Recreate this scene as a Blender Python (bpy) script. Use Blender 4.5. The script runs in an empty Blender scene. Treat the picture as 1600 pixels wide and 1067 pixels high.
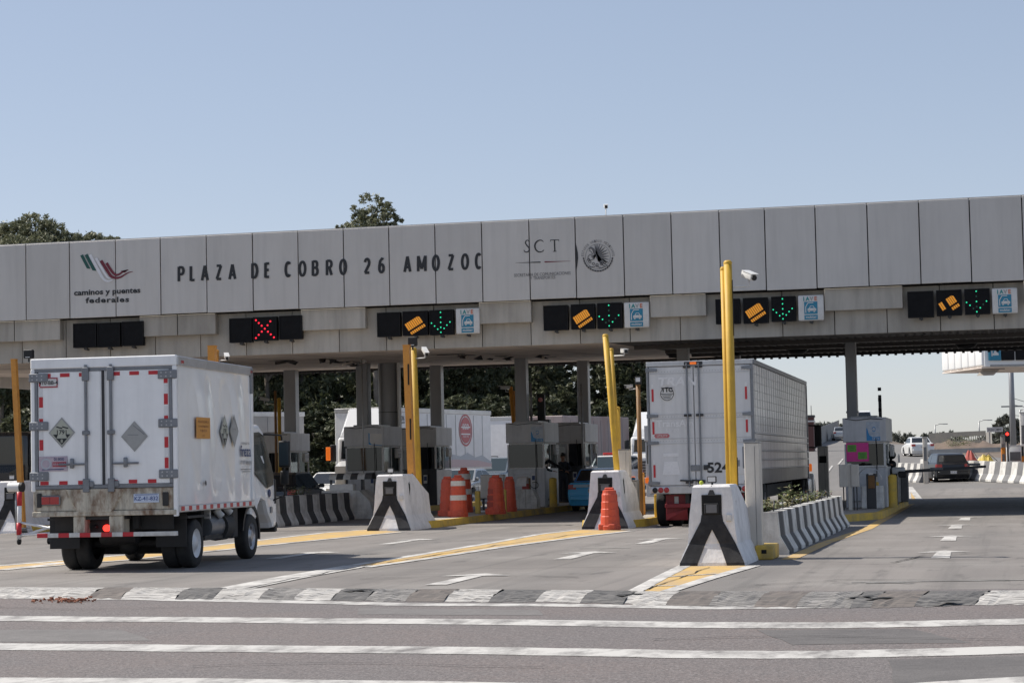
import bpy, bmesh, math, random
from mathutils import Vector, Matrix
random.seed(7)
R = math.radians
C = bpy.context.scene.collection
scene = bpy.context.scene

# ------------------------------------------------------------ camera, sky, sun, exposure
CAM_F, CAM_P, CAM_YAW, CAM_ROLL, CAM_H = 3300.0, .0589, .227, .022, 1.55
CF = Vector((-math.sin(CAM_YAW)*math.cos(CAM_P), math.cos(CAM_YAW)*math.cos(CAM_P), math.sin(CAM_P)))
_r0 = Vector((math.cos(CAM_YAW), math.sin(CAM_YAW), 0)); _u0 = _r0.cross(CF)
CR = _r0*math.cos(CAM_ROLL) - _u0*math.sin(CAM_ROLL)
CU = _u0*math.cos(CAM_ROLL) + _r0*math.sin(CAM_ROLL)
cam_data = bpy.data.cameras.new('camera'); cam = bpy.data.objects.new('camera', cam_data); C.objects.link(cam)
cam.matrix_world = Matrix(((CR.x, CU.x, -CF.x, 0), (CR.y, CU.y, -CF.y, 0), (CR.z, CU.z, -CF.z, CAM_H), (0, 0, 0, 1)))
cam_data.sensor_width = 36; cam_data.lens = CAM_F/1600*36; cam_data.clip_end = 6000; cam_data.clip_start = .1
scene.camera = cam

SUN_EL, SUN_DIR = R(50), Vector((-1, .10, 0)).normalized()      # from the left, a touch behind the canopy
world = bpy.data.worlds.new('World'); scene.world = world; world.use_nodes = True
wn = world.node_tree.nodes; wl = world.node_tree.links
sky = wn.new('ShaderNodeTexSky'); sky.sky_type = 'NISHITA'; sky.sun_disc = False
sky.sun_elevation = SUN_EL; sky.sun_rotation = math.atan2(SUN_DIR.x, SUN_DIR.y)
sky.altitude = 2200; sky.air_density = 1.0; sky.dust_density = 2.6; sky.ozone_density = 1.0
bg = wn['Background']; bg.inputs[1].default_value = .10
hs = wn.new('ShaderNodeHueSaturation'); hs.inputs['Saturation'].default_value = 1.05; hs.inputs['Value'].default_value = .112
gm = wn.new('ShaderNodeGamma'); gm.inputs[1].default_value = .52                               # hazy highland air: an even, pale dome
sc = wn.new('ShaderNodeMix'); sc.data_type = 'RGBA'; sc.blend_type = 'MULTIPLY'; sc.inputs[0].default_value = 1; sc.inputs[7].default_value = (5.17, 5.06, 5.3, 1)
wl.new(sky.outputs[0], hs.inputs['Color']); wl.new(hs.outputs[0], gm.inputs[0]); wl.new(gm.outputs[0], sc.inputs[6]); wl.new(sc.outputs[2], bg.inputs[0])
sd = bpy.data.lights.new('sun', 'SUN'); sd.energy = 3.45; sd.angle = R(.5); sd.color = (1, .94, .845)
sun = bpy.data.objects.new('sun', sd); C.objects.link(sun)
_to = SUN_DIR*math.cos(SUN_EL) + Vector((0, 0, math.sin(SUN_EL)))
sun.rotation_euler = _to.to_track_quat('Z', 'Y').to_euler()
scene.view_settings.view_transform = 'Standard'; scene.view_settings.look = 'None'
scene.view_settings.exposure = 0.74; scene.view_settings.gamma = 1.0
scene.cycles.max_bounces = 6; scene.cycles.transparent_max_bounces = 12

# pixel of the 1600 x 1067 photograph -> a point in the place
def _ray(x, y): return CF + CR*((x-800)/CAM_F) - CU*((y-533.5)/CAM_F)
def G(x, y, z=0.0):
    v = _ray(x, y); t = (z-CAM_H)/v.z; return Vector((v.x*t, v.y*t, z))
def PY(x, y, Y):
    v = _ray(x, y); t = Y/v.y; return Vector((v.x*t, Y, CAM_H+v.z*t))
def PX(x, y, X):
    v = _ray(x, y); t = X/v.x; return Vector((X, v.y*t, CAM_H+v.z*t))

# ------------------------------------------------------------ materials
def lin(h):
    if not isinstance(h, str): return tuple(h)
    h = h.lstrip('#'); o = []
    for i in (0, 2, 4):
        c = int(h[i:i+2], 16)/255; o.append(c/12.92 if c <= .04045 else ((c+.055)/1.055)**2.4)
    return tuple(o)
def mat(name, col, rough=.6, metal=0.0, dirt=None, amt=.35, scale=3.0, stretch=(1, 1, 1), bump=0.0, bscale=40.0, fine=.12, spec=.5, emit=None, estr=1.0, coat=0.0, thr=(.42, .72), streak=0.0, sdark=.45, sscale=2.2, island=0.0):
    """principled paint: large dirt patches (own shape), fine mottling and a small bump"""
    m = bpy.data.materials.new(name); m.use_nodes = True
    n = m.node_tree.nodes; l = m.node_tree.links; b = n['Principled BSDF']
    col = lin(col)
    b.inputs['Roughness'].default_value = rough; b.inputs['Metallic'].default_value = metal
    b.inputs['Specular IOR Level'].default_value = spec; b.inputs['Coat Weight'].default_value = coat
    b.inputs['Base Color'].default_value = (*col, 1)
    if emit is not None:
        b.inputs['Emission Color'].default_value = (*lin(emit), 1); b.inputs['Emission Strength'].default_value = estr
    tc = n.new('ShaderNodeTexCoord'); mp = n.new('ShaderNodeMapping'); l.new(tc.outputs['Object'], mp.inputs[0])
    mp.inputs['Scale'].default_value = stretch
    src = None
    if fine:
        nz = n.new('ShaderNodeTexNoise'); nz.inputs['Scale'].default_value = scale*7; nz.inputs['Detail'].default_value = 4
        l.new(mp.outputs[0], nz.inputs['Vector'])
        mx = n.new('ShaderNodeMix'); mx.data_type = 'RGBA'
        mx.inputs[6].default_value = (*[c*(1-fine) for c in col], 1); mx.inputs[7].default_value = (*[min(1, c*(1+fine)) for c in col], 1)
        l.new(nz.outputs[0], mx.inputs[0]); src = mx.outputs[2]
    if dirt is not None:
        nz = n.new('ShaderNodeTexNoise'); nz.inputs['Scale'].default_value = scale; nz.inputs['Detail'].default_value = 6; nz.inputs['Roughness'].default_value = .65
        l.new(mp.outputs[0], nz.inputs['Vector'])
        rp = n.new('ShaderNodeMapRange'); rp.inputs[1].default_value = thr[0]; rp.inputs[2].default_value = thr[1]; rp.inputs[3].default_value = 0; rp.inputs[4].default_value = amt
        l.new(nz.outputs[0], rp.inputs[0])
        mx = n.new('ShaderNodeMix'); mx.data_type = 'RGBA'
        if src: l.new(src, mx.inputs[6])
        else: mx.inputs[6].default_value = (*col, 1)
        mx.inputs[7].default_value = (*lin(dirt), 1); l.new(rp.outputs[0], mx.inputs[0]); src = mx.outputs[2]
    if island:                                                     # sheets and blocks of slightly different batches
        gi = n.new('ShaderNodeNewGeometry'); hv = n.new('ShaderNodeHueSaturation'); rp = n.new('ShaderNodeMapRange'); rp.inputs[3].default_value = 1-island; rp.inputs[4].default_value = 1+island*.6
        l.new(gi.outputs['Random Per Island'], rp.inputs[0]); l.new(rp.outputs[0], hv.inputs['Value'])
        if src: l.new(src, hv.inputs['Color'])
        else: hv.inputs['Color'].default_value = (*col, 1)
        src = hv.outputs[0]
    if streak:                                                     # rain streaks and run-off stains
        ms = n.new('ShaderNodeMapping'); ms.inputs['Scale'].default_value = (sscale, sscale, sscale*.07); l.new(tc.outputs['Object'], ms.inputs[0])
        nz = n.new('ShaderNodeTexNoise'); nz.inputs['Scale'].default_value = 2.0; nz.inputs['Detail'].default_value = 5; nz.inputs['Roughness'].default_value = .6; l.new(ms.outputs[0], nz.inputs['Vector'])
        rp = n.new('ShaderNodeMapRange'); rp.inputs[1].default_value = .46; rp.inputs[2].default_value = .70; rp.inputs[3].default_value = 0; rp.inputs[4].default_value = streak; l.new(nz.outputs[0], rp.inputs[0])
        mx = n.new('ShaderNodeMix'); mx.data_type = 'RGBA'
        if src: l.new(src, mx.inputs[6])
        else: mx.inputs[6].default_value = (*col, 1)
        mx.inputs[7].default_value = (*[c*sdark for c in col], 1); l.new(rp.outputs[0], mx.inputs[0]); src = mx.outputs[2]
    if src: l.new(src, b.inputs['Base Color'])
    if bump:
        nb = n.new('ShaderNodeTexNoise'); nb.inputs['Scale'].default_value = bscale; nb.inputs['Detail'].default_value = 3
        l.new(tc.outputs['Object'], nb.inputs['Vector'])
        bp = n.new('ShaderNodeBump'); bp.inputs['Strength'].default_value = bump; bp.inputs['Distance'].default_value = .03
        l.new(nb.outputs[0], bp.inputs['Height']); l.new(bp.outputs[0], b.inputs['Normal'])
    return m
def glass(name, tint, refl=.12):
    m = bpy.data.materials.new(name); m.use_nodes = True
    n = m.node_tree.nodes; l = m.node_tree.links; n.remove(n['Principled BSDF'])
    t = n.new('ShaderNodeBsdfTransparent'); t.inputs[0].default_value = (*tint, 1)
    g = n.new('ShaderNodeBsdfGlossy'); g.inputs['Roughness'].default_value = .03; g.inputs[0].default_value = (.9, .95, 1, 1)
    lw = n.new('ShaderNodeLayerWeight'); lw.inputs[0].default_value = .25
    ad = n.new('ShaderNodeMath'); ad.operation = 'MULTIPLY_ADD'; ad.inputs[1].default_value = .35; ad.inputs[2].default_value = refl*.15
    l.new(lw.outputs['Fresnel'], ad.inputs[0])
    mx = n.new('ShaderNodeMixShader'); l.new(ad.outputs[0], mx.inputs[0]); l.new(t.outputs[0], mx.inputs[1]); l.new(g.outputs[0], mx.inputs[2])
    l.new(mx.outputs[0], n['Material Output'].inputs[0]); return m

M = {}
def mk(k, *a, **kw): M[k] = mat(k, *a, **kw)
mk('fascia', (.575, .55, .52), .45, .15, dirt=(.42, .395, .365), amt=.4, scale=.35, stretch=(1, 1, .45), fine=.05, streak=.24, sdark=.62, island=.06)
mk('fascia_seam', (.03, .03, .033), .8)
mk('band', (.47, .44, .39), .6, dirt=(.2, .17, .13), amt=.5, scale=.5, stretch=(1, 1, .6), fine=.06, streak=.5, sdark=.5, island=.08)
mk('soffit', (.80, .70, .62), .8, dirt=(.35, .29, .25), amt=.6, scale=.5)
mk('soffit_dark', (.07, .065, .062), .6, dirt=(.12, .11, .1), amt=.5, scale=.6)
mk('hole', (.01, .01, .01), .9)
mk('column', (.26, .265, .275), .4, .3, dirt=(.28, .28, .28), amt=.5, scale=1.2, stretch=(1, 1, .2))
mk('letter', (.018, .019, .022), .5)
mk('letter_grey', (.12, .12, .125), .6)
mk('letter_faint', (.17, .17, .175), .6)
mk('logo_green', (.012, .085, .07), .5)
mk('logo_white', (.72, .72, .74), .5)
mk('logo_red', (.16, .015, .03), .5)
mk('screen', (.008, .008, .009), .7, dirt=(.016, .016, .018), amt=.6, scale=3, spec=.15)
mk('screen_frame', (.011, .011, .012), .7, spec=.2)
mk('bracket', (.06, .06, .06), .5, .5)
mk('led_green', (.02, .3, .15), .4, emit=(.03, 1, .5), estr=.5)
mk('led_dim', (.01, .09, .05), .4)
mk('led_red', (.4, .01, .02), .4, emit=(1, .015, .04), estr=.8)
mk('led_amber', (.72, .30, .03), .5, emit=(1, .36, .02), estr=.18)
mk('sign_white', (.66, .65, .63), .45, dirt=(.35, .32, .28), amt=.35, scale=4)
mk('sign_blue', (.02, .21, .33), .45)
mk('sign_teal', (.02, .25, .25), .45)
mk('sign_orange', (.55, .16, .09), .45)
mk('yellow', (.64, .39, .035), .6, dirt=(.3, .17, .04), amt=.6, scale=3, stretch=(1, 1, .4), streak=.4, sdark=.5, sscale=6)
mk('orange_post', (.62, .27, .04), .45, dirt=(.35, .13, .03), amt=.5, scale=3)
mk('kerb_yellow', (.66, .44, .07), .75, dirt=(.2, .17, .13), amt=.8, scale=1.8, bump=.3, bscale=15)
mk('conc_top', (.42, .38, .33), .9, dirt=(.25, .22, .19), amt=.6, scale=1.2, bump=.2)
mk('white_paint', (.80, .78, .77), .7, dirt=(.42, .40, .38), amt=.6, scale=2.2, streak=.35, sdark=.55, sscale=4, bump=.3, bscale=9, thr=(.48, .75))
mk('black_paint', (.016, .016, .019), .8, dirt=(.1, .1, .1), amt=.4, scale=3, bump=.2, bscale=9)
mk('grey_paint', (.16, .16, .165), .7, dirt=(.3, .3, .3), amt=.4, scale=3)
mk('barrier_white', (.70, .69, .66), .8, dirt=(.3, .28, .25), amt=.7, scale=3.2, streak=.4, sdark=.5, sscale=4, bump=.2, bscale=14)
mk('barrier_black', (.05, .05, .052), .75, dirt=(.16, .155, .15), amt=.5, scale=2, bump=.2, bscale=14)
mk('booth', (.62, .625, .64), .5, .0, dirt=(.45, .45, .455), amt=.5, scale=1.2, streak=.4, sdark=.6, sscale=3)
mk('booth_light', (.74, .72, .69), .5, .0, dirt=(.42, .42, .42), amt=.4, scale=1.2)
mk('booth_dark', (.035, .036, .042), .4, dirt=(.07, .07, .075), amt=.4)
mk('steel_beige', (.60, .56, .50), .5, .2, dirt=(.27, .23, .18), amt=.55, scale=1.5, stretch=(1, 1, .3))
mk('steel', (.33, .33, .33), .4, .6, dirt=(.15, .14, .13), amt=.4)
mk('dark_steel', (.045, .045, .048), .55, .3)
mk('brown_post', (.22, .11, .03), .6, dirt=(.1, .05, .03), amt=.6, scale=4)
mk('barrel', (.62, .085, .035), .5, dirt=(.35, .06, .035), amt=.6, scale=2.5)
mk('barrel_dark', (.40, .06, .035), .6, dirt=(.25, .07, .05), amt=.5, scale=4)
mk('reflective', (.66, .63, .57), .5, dirt=(.35, .3, .25), amt=.4)
mk('truck_white', (.88, .88, .88), .35, dirt=(.66, .66, .66), amt=.4, scale=.9, fine=.03, coat=.3, streak=.25, sdark=.7, sscale=3)
mk('truck_side', (.87, .87, .86), .22, dirt=(.62, .61, .60), amt=.35, scale=.8, fine=.02, coat=.4)
mk('cab_white', (.80, .80, .80), .25, coat=.5, fine=.02)
mk('alu', (.50, .50, .51), .35, .7, dirt=(.3, .28, .26), amt=.4, scale=2)
mk('alu_dark', (.22, .23, .25), .4, .6, dirt=(.1, .1, .1), amt=.4, scale=4)
mk('rusty_cream', (.58, .53, .43), .7, dirt=(.15, .07, .03), amt=.9, scale=4.2, stretch=(1, 1, .45), thr=(.46, .62), streak=.6, sdark=.35, sscale=5)
mk('tape_red', (.50, .02, .03), .4)
mk('tape_white', (.70, .70, .70), .4)
mk('grime', (.30, .28, .25), .9)
mk('rubber', (.018, .018, .019), .8, dirt=(.05, .048, .045), amt=.5, scale=5, bump=.2)
mk('black', (.012, .012, .013), .6)
mk('chassis', (.025, .025, .026), .7, dirt=(.06, .055, .05), amt=.5, scale=4)
mk('rim_grey', (.45, .45, .47), .35, .7, dirt=(.2, .19, .18), amt=.4, scale=6)
mk('lamp_red', (.40, .02, .02), .25, coat=.5)
mk('lamp_red_on', (.8, .03, .02), .3, emit=(1, .03, .02), estr=2.2)
mk('glow_orange', (.75, .16, .02), .3, emit=(1, .2, .02), estr=.25)  # stripes and a flag share it, so they glow without being lamps
mk('lamp_clear', (.7, .7, .7), .15)
mk('plate', (.55, .62, .75), .45, dirt=(.4, .42, .5), amt=.4, scale=9)
mk('plate_ink', (.06, .1, .28), .5)
mk('placard', (.36, .36, .35), .5, dirt=(.25, .25, .24), amt=.5, scale=6)
mk('placard_olive', (.42, .43, .36), .5)
mk('orange_board', (.62, .27, .04), .5)
mk('ink_brown', (.25, .1, .03), .6)
mk('navy', (.03, .05, .14), .5)
mk('sticker', (.50, .42, .46), .5, dirt=(.25, .2, .32), amt=.6, scale=9)
mk('sticker_red', (.38, .05, .07), .5)
mk('trailer_door', (.66, .66, .66), .4, .0, dirt=(.52, .52, .53), amt=.4, scale=.9, fine=.04, streak=.3, sdark=.6, sscale=3)
mk('ghost', (.73, .73, .735), .45)
mk('trailer_red', (.22, .012, .018), .5, dirt=(.1, .012, .015), amt=.5, scale=2)
mk('bgtrailer', (.78, .785, .79), .45, dirt=(.5, .5, .52), amt=.4, scale=.5)
mk('bgtrailer_grey', (.36, .36, .37), .5, dirt=(.25, .24, .23), amt=.5, scale=.6)
mk('pinkish', (.55, .42, .43), .5)
mk('bluish', (.45, .48, .52), .5)
mk('badge_red', (.48, .13, .14), .5)
mk('curtain', (.34, .28, .27), .6, dirt=(.26, .14, .12), amt=.7, scale=.8, stretch=(2, 2, .5))
mk('pink', (.78, .06, .32), .6); mk('note_green', (.15, .42, .06), .6)
mk('sticker_blue', (.03, .25, .55), .4); mk('sticker_pale', (.55, .60, .66), .4, dirt=(.3, .36, .45), amt=.8, scale=9)
mk('taxi', (.09, .52, .92), .25, coat=.6, fine=.02); mk('taxi_dark', (.06, .22, .55), .25, coat=.6, fine=.02)
mk('taxi_trunk', (.38, .55, .68), .25, coat=.6, fine=.02)
mk('car_black', (.010, .011, .014), .3, coat=.25, fine=.0); mk('car_white', (.74, .74, .73), .3, coat=.5, fine=.02)
mk('car_silver', (.42, .43, .44), .25, .4, coat=.5, fine=.02); mk('car_grey', (.16, .19, .22), .25, .3, coat=.5, fine=.02)
mk('car_dark', (.03, .033, .04), .2, .2, coat=.6, fine=.0)
mk('cglass', (.014, .017, .02), .04, spec=.8, fine=0); mk('cab_dark', (.022, .028, .028), .25, spec=.2, fine=0)
mk('cglass_blue', (.035, .05, .06), .08, spec=.35, fine=0)
mk('bark', (.20, .17, .14), .9, dirt=(.09, .07, .055), amt=.7, scale=3, bump=.4, bscale=12)
mk('earth', (.165, .118, .088), .95, dirt=(.09, .07, .05), amt=.7, scale=.25, bump=.5, bscale=2)
mk('concrete', (.33, .32, .30), .85, dirt=(.2, .19, .18), amt=.6, scale=.5, bump=.2)
mk('dark_fence', (.07, .07, .07), .8, dirt=(.12, .11, .1), amt=.6, scale=.8)
mk('cabinet_orange', (.72, .24, .02), .5); mk('tarp_red', (.45, .10, .08), .7); mk('tarp_yellow', (.58, .43, .08), .7, dirt=(.6, .58, .5), amt=.6, scale=1.4)
mk('panel_white', (.85, .85, .84), .5, fine=.03)
mk('cam_white', (.62, .62, .61), .4, dirt=(.4, .38, .35), amt=.4)
mk('gravel_red', (.25, .1, .06), .9)
mk('skin', (.32, .17, .11), .5, fine=.04); mk('cloth_dark', (.018, .019, .023), .85); mk('cloth_navy', (.03, .036, .05), .85); mk('hair', (.012, .01, .009), .6)
mk('tennis', (.45, .52, .06), .8)
mk('brick_dark', (.11, .05, .045), .8)
mk('wire', (.05, .05, .05), .7)
M['booth_glass'] = glass('booth_glass', (.045, .047, .05), .35)
M['clear_glass'] = glass('clear_glass', (.62, .66, .66), .12)
M['cab_glass'] = glass('cab_glass', (.30, .36, .36), .2)

def paint_mat(name, col, under, wear=.35, scale=2.5, hard=.12, st=(1, .45, 1)):
    """road paint worn through to the surface below"""
    m = bpy.data.materials.new(name); m.use_nodes = True
    n = m.node_tree.nodes; l = m.node_tree.links; b = n['Principled BSDF']; b.inputs['Roughness'].default_value = .85
    tc = n.new('ShaderNodeTexCoord')
    a = n.new('ShaderNodeTexNoise'); a.inputs['Scale'].default_value = scale; a.inputs['Detail'].default_value = 9; a.inputs['Roughness'].default_value = .72
    mp = n.new('ShaderNodeMapping'); mp.inputs['Scale'].default_value = st; l.new(tc.outputs['Object'], mp.inputs[0]); l.new(mp.outputs[0], a.inputs['Vector'])
    r = n.new('ShaderNodeMapRange'); r.inputs[1].default_value = .5+.5*(.5-wear)-hard; r.inputs[2].default_value = .5+.5*(.5-wear)+hard; l.new(a.outputs[0], r.inputs[0])
    s = n.new('ShaderNodeTexNoise'); s.inputs['Scale'].default_value = 40; l.new(tc.outputs['Object'], s.inputs['Vector'])
    pm = n.new('ShaderNodeMix'); pm.data_type = 'RGBA'; pm.inputs[6].default_value = (*[c*.86 for c in lin(col)], 1); pm.inputs[7].default_value = (*lin(col), 1); l.new(s.outputs[0], pm.inputs[0])
    mx = n.new('ShaderNodeMix'); mx.data_type = 'RGBA'; l.new(pm.outputs[2], mx.inputs[6]); mx.inputs[7].default_value = (*lin(under), 1); l.new(r.outputs[0], mx.inputs[0])
    l.new(mx.outputs[2], b.inputs['Base Color']); return m
ASPH, CONC = (.125, .115, .112), (.20, .19, .182)
M['line_white'] = paint_mat('line_white', (.53, .515, .49), ASPH, .36)
M['line_white2'] = paint_mat('line_white2', (.60, .58, .55), CONC, .40)
M['line_yellow'] = paint_mat('line_yellow', (.60, .39, .12), (.38, .29, .19), .45, 1.6)
M['line_old'] = paint_mat('line_old', (.36, .35, .33), CONC, .62)
M['bump_white'] = paint_mat('bump_white', (.56, .54, .51), (.13, .12, .112), .47, 3.2, .07, (.55, 4.5, 1))
M['bump_worn'] = paint_mat('bump_worn', (.40, .38, .36), (.10, .095, .09), .58, 3.2, .06, (.55, 5, 1))
M['bump_black'] = paint_mat('bump_black', (.06, .058, .057), (.19, .18, .17), .46, 3.2, .07, (.55, 5, 1))
M['bump_brown'] = paint_mat('bump_brown', (.19, .16, .14), (.08, .075, .07), .48, 3.2, .08, (.55, 5, 1))
# ------------------------------------------------------------ mesh helpers
class B:
    """collects shapes and links them as ONE mesh object"""
    def __init__(s, M0=None): s.bm = bmesh.new(); s.T = M0 or Matrix.Identity(4); s.mats = []
    def mi(s, k):
        if k not in s.mats: s.mats.append(k)
        return s.mats.index(k)
    def add(s, verts, faces, k, smooth=False):
        i = s.mi(k); vs = [s.bm.verts.new(s.T @ Vector(v)) for v in verts]; out = []
        for f in faces:
            try:
                fc = s.bm.faces.new([vs[j] for j in f]); fc.material_index = i; fc.smooth = smooth; out.append(fc)
            except ValueError: pass
        return out
    def box(s, x0, x1, y0, y1, z0, z1, k, bev=0.0, seg=1):
        v = [(x, y, z) for z in (z0, z1) for x, y in ((x0, y0), (x1, y0), (x1, y1), (x0, y1))]
        f = [(3, 2, 1, 0), (4, 5, 6, 7), (0, 1, 5, 4), (1, 2, 6, 5), (2, 3, 7, 6), (3, 0, 4, 7)]
        if not bev: s.add(v, f, k); return s
        t = bmesh.new(); vs = [t.verts.new(p) for p in v]
        for q in f: t.faces.new([vs[j] for j in q])
        bmesh.ops.bevel(t, geom=t.edges[:], offset=min(bev, .45*min(abs(x1-x0), abs(y1-y0), abs(z1-z0))), segments=seg, affect='EDGES', profile=.5)
        t.verts.index_update(); s.add([tuple(p.co) for p in t.verts], [[p.index for p in q.verts] for q in t.faces], k, seg > 1); t.free(); return s
    def cyl(s, p0, p1, r0, k, r1=None, n=14, smooth=True, caps=True):
        p0, p1 = Vector(p0), Vector(p1); r1 = r0 if r1 is None else r1
        q = (p1-p0).to_track_quat('Z', 'Y'); a, b = q @ Vector((1, 0, 0)), q @ Vector((0, 1, 0))
        v = []
        for p, r in ((p0, r0), (p1, r1)):
            v += [p + (a*math.cos(2*math.pi*i/n) + b*math.sin(2*math.pi*i/n))*r for i in range(n)]
        s.add(v, [(i, (i+1) % n, n+(i+1) % n, n+i) for i in range(n)], k, smooth)
        if caps: s.add(v[:n], [tuple(range(n-1, -1, -1))], k); s.add(v[n:], [tuple(range(n))], k)
        return s
    def lathe(s, prof, k, c=(0, 0, 0), n=20, axis='Z', smooth=True):
        v = []
        for r, h in prof:
            for i in range(n):
                a = 2*math.pi*i/n; x, y = r*math.cos(a), r*math.sin(a)
                v.append({'Z': (c[0]+x, c[1]+y, c[2]+h), 'X': (c[0]+h, c[1]+x, c[2]+y), 'Y': (c[0]+x, c[1]+h, c[2]+y)}[axis])
        f = [(j*n+i, j*n+(i+1) % n, (j+1)*n+(i+1) % n, (j+1)*n+i) for j in range(len(prof)-1) for i in range(n)]
        if axis == 'Y': f = [q[::-1] for q in f]
        s.add(v, f, k, smooth); return s
    def prism(s, pts, d0, d1, k, axis='Z'):
        """polygon pts in the plane across axis, swept from d0 to d1"""
        def P(a, b, d): return {'Z': (a, b, d), 'X': (d, a, b), 'Y': (a, d, b)}[axis]
        n = len(pts); v = [P(a, b, d0) for a, b in pts]+[P(a, b, d1) for a, b in pts]
        s.add(v, [tuple(range(n-1, -1, -1)), tuple(range(n, 2*n))]+[(i, (i+1) % n, n+(i+1) % n, n+i) for i in range(n)], k); return s
    def tube(s, pts, r, k, n=8, smooth=True):
        pts = [Vector(p) for p in pts]; rs = r if isinstance(r, (list, tuple)) else [r]*len(pts); v = []; up = None
        for i, p in enumerate(pts):
            d = (pts[min(i+1, len(pts)-1)]-pts[max(i-1, 0)]).normalized()
            if up is None: up = d.orthogonal().normalized()
            a = (up - d*up.dot(d)).normalized(); up = a; b = d.cross(a)
            v += [p+(a*math.cos(2*math.pi*j/n)+b*math.sin(2*math.pi*j/n))*rs[i] for j in range(n)]
        f = [(i*n+j, i*n+(j+1) % n, (i+1)*n+(j+1) % n, (i+1)*n+j) for i in range(len(pts)-1) for j in range(n)]
        s.add(v, f+[tuple(range(n-1, -1, -1)), tuple(range(len(v)-n, len(v)))], k, smooth); return s
    def hull(s, pts, k, smooth=False):
        t = bmesh.new(); [t.verts.new(p) for p in pts]; bmesh.ops.convex_hull(t, input=t.verts[:]); t.verts.index_update()
        s.add([tuple(p.co) for p in t.verts], [[p.index for p in q.verts] for q in t.faces], k, smooth); t.free(); return s
    def obj(s, name, parent=None, merge=True, fix=True):
        if fix: bmesh.ops.recalc_face_normals(s.bm, faces=s.bm.faces[:])
        me = bpy.data.meshes.new(name); s.bm.to_mesh(me); s.bm.free()
        for k in s.mats: me.materials.append(M[k])
        o = bpy.data.objects.new(name, me); C.objects.link(o); o.parent = parent; return o
def tag(o, label, cat, group=None):
    o['label'] = label; o['category'] = cat
    if group: o['group'] = group
    return o
def struct(o): o['kind'] = 'structure'; return o
def thing(name, label, cat, loc=(0, 0, 0), rz=0.0, group=None):
    o = bpy.data.objects.new(name, None); C.objects.link(o); o.location = loc; o.rotation_euler = (0, 0, rz); o.empty_display_size = .2
    return tag(o, label, cat, group)
def kids(o): return [c for c in bpy.data.objects if c.parent == o]
def dup(o, loc=None, rz=None, label=None, parent=None):
    c = o.copy(); C.objects.link(c)
    if parent is not None: c.parent = parent
    if loc is not None: c.location = loc
    if rz is not None: c.rotation_euler = (0, 0, rz)
    if label: c['label'] = label
    for ch in kids(o): dup(ch, parent=c)
    return c
_tc = {}
def text_geo(t, size=1.0, space=1.0, bold=0.0, align='CENTER'):
    """lettering as flat polygons, x right, y up"""
    key = (t, size, space, bold, align)
    if key in _tc: return _tc[key]
    cu = bpy.data.curves.new('lettering', 'FONT'); cu.body = t; cu.size = size; cu.space_character = space; cu.offset = bold*size; cu.align_x = align; cu.resolution_u = 3
    o = bpy.data.objects.new('lettering', cu); C.objects.link(o)
    dg = bpy.context.evaluated_depsgraph_get(); me = bpy.data.meshes.new_from_object(o.evaluated_get(dg))
    vs = [(v.co.x, v.co.y) for v in me.vertices]; fs = [tuple(p.vertices) for p in me.polygons]
    bpy.data.objects.remove(o); bpy.data.curves.remove(cu); bpy.data.meshes.remove(me)
    _tc[key] = (vs, fs); return vs, fs
def put_text(b, t, size, fn, k, space=1.0, bold=0.0, sx=1.0, align='CENTER', depth=None):
    """fn maps text plane (x, y) to 3D"""
    vs, fs = text_geo(t, size, space, bold, align); b.add([fn(x*sx, y) for x, y in vs], fs, k)
def front(x, y, z): return lambda u, v: (x+u, y, z+v)          # faces -Y
def side(x, y, z): return lambda u, v: (x, y+u, z+v)           # faces +X
def stroke(b, pts, w, fn, k):
    """flat ribbon of varying width along a polyline"""
    P = [Vector(p) for p in pts]; W = w if isinstance(w, (list, tuple)) else [w]*len(P); L = []; Rr = []
    for i, p in enumerate(P):
        d = (P[min(i+1, len(P)-1)]-P[max(i-1, 0)]).normalized(); nn = Vector((-d.y, d.x))
        L.append(p+nn*W[i]/2); Rr.append(p-nn*W[i]/2)
    n = len(P); b.add([fn(*q) for q in L+Rr], [(i, i+1, n+i+1, n+i) for i in range(n-1)], k)
def poly(b, pts, fn, k): b.add([fn(*p) for p in pts], [tuple(range(len(pts)))], k)
def disc(b, c, r, fn, k, n=20, r0=None):
    a = [(c[0]+r*math.cos(2*math.pi*i/n), c[1]+r*math.sin(2*math.pi*i/n)) for i in range(n)]
    if r0 is None: poly(b, a, fn, k); return
    q = [(c[0]+r0*math.cos(2*math.pi*i/n), c[1]+r0*math.sin(2*math.pi*i/n)) for i in range(n)]
    b.add([fn(*p) for p in a+q], [(i, (i+1) % n, n+(i+1) % n, n+i) for i in range(n)], k)
def arc(c, r, a0, a1, n=10): return [(c[0]+r*math.cos(R(a0+(a1-a0)*i/n)), c[1]+r*math.sin(R(a0+(a1-a0)*i/n))) for i in range(n+1)]
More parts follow.
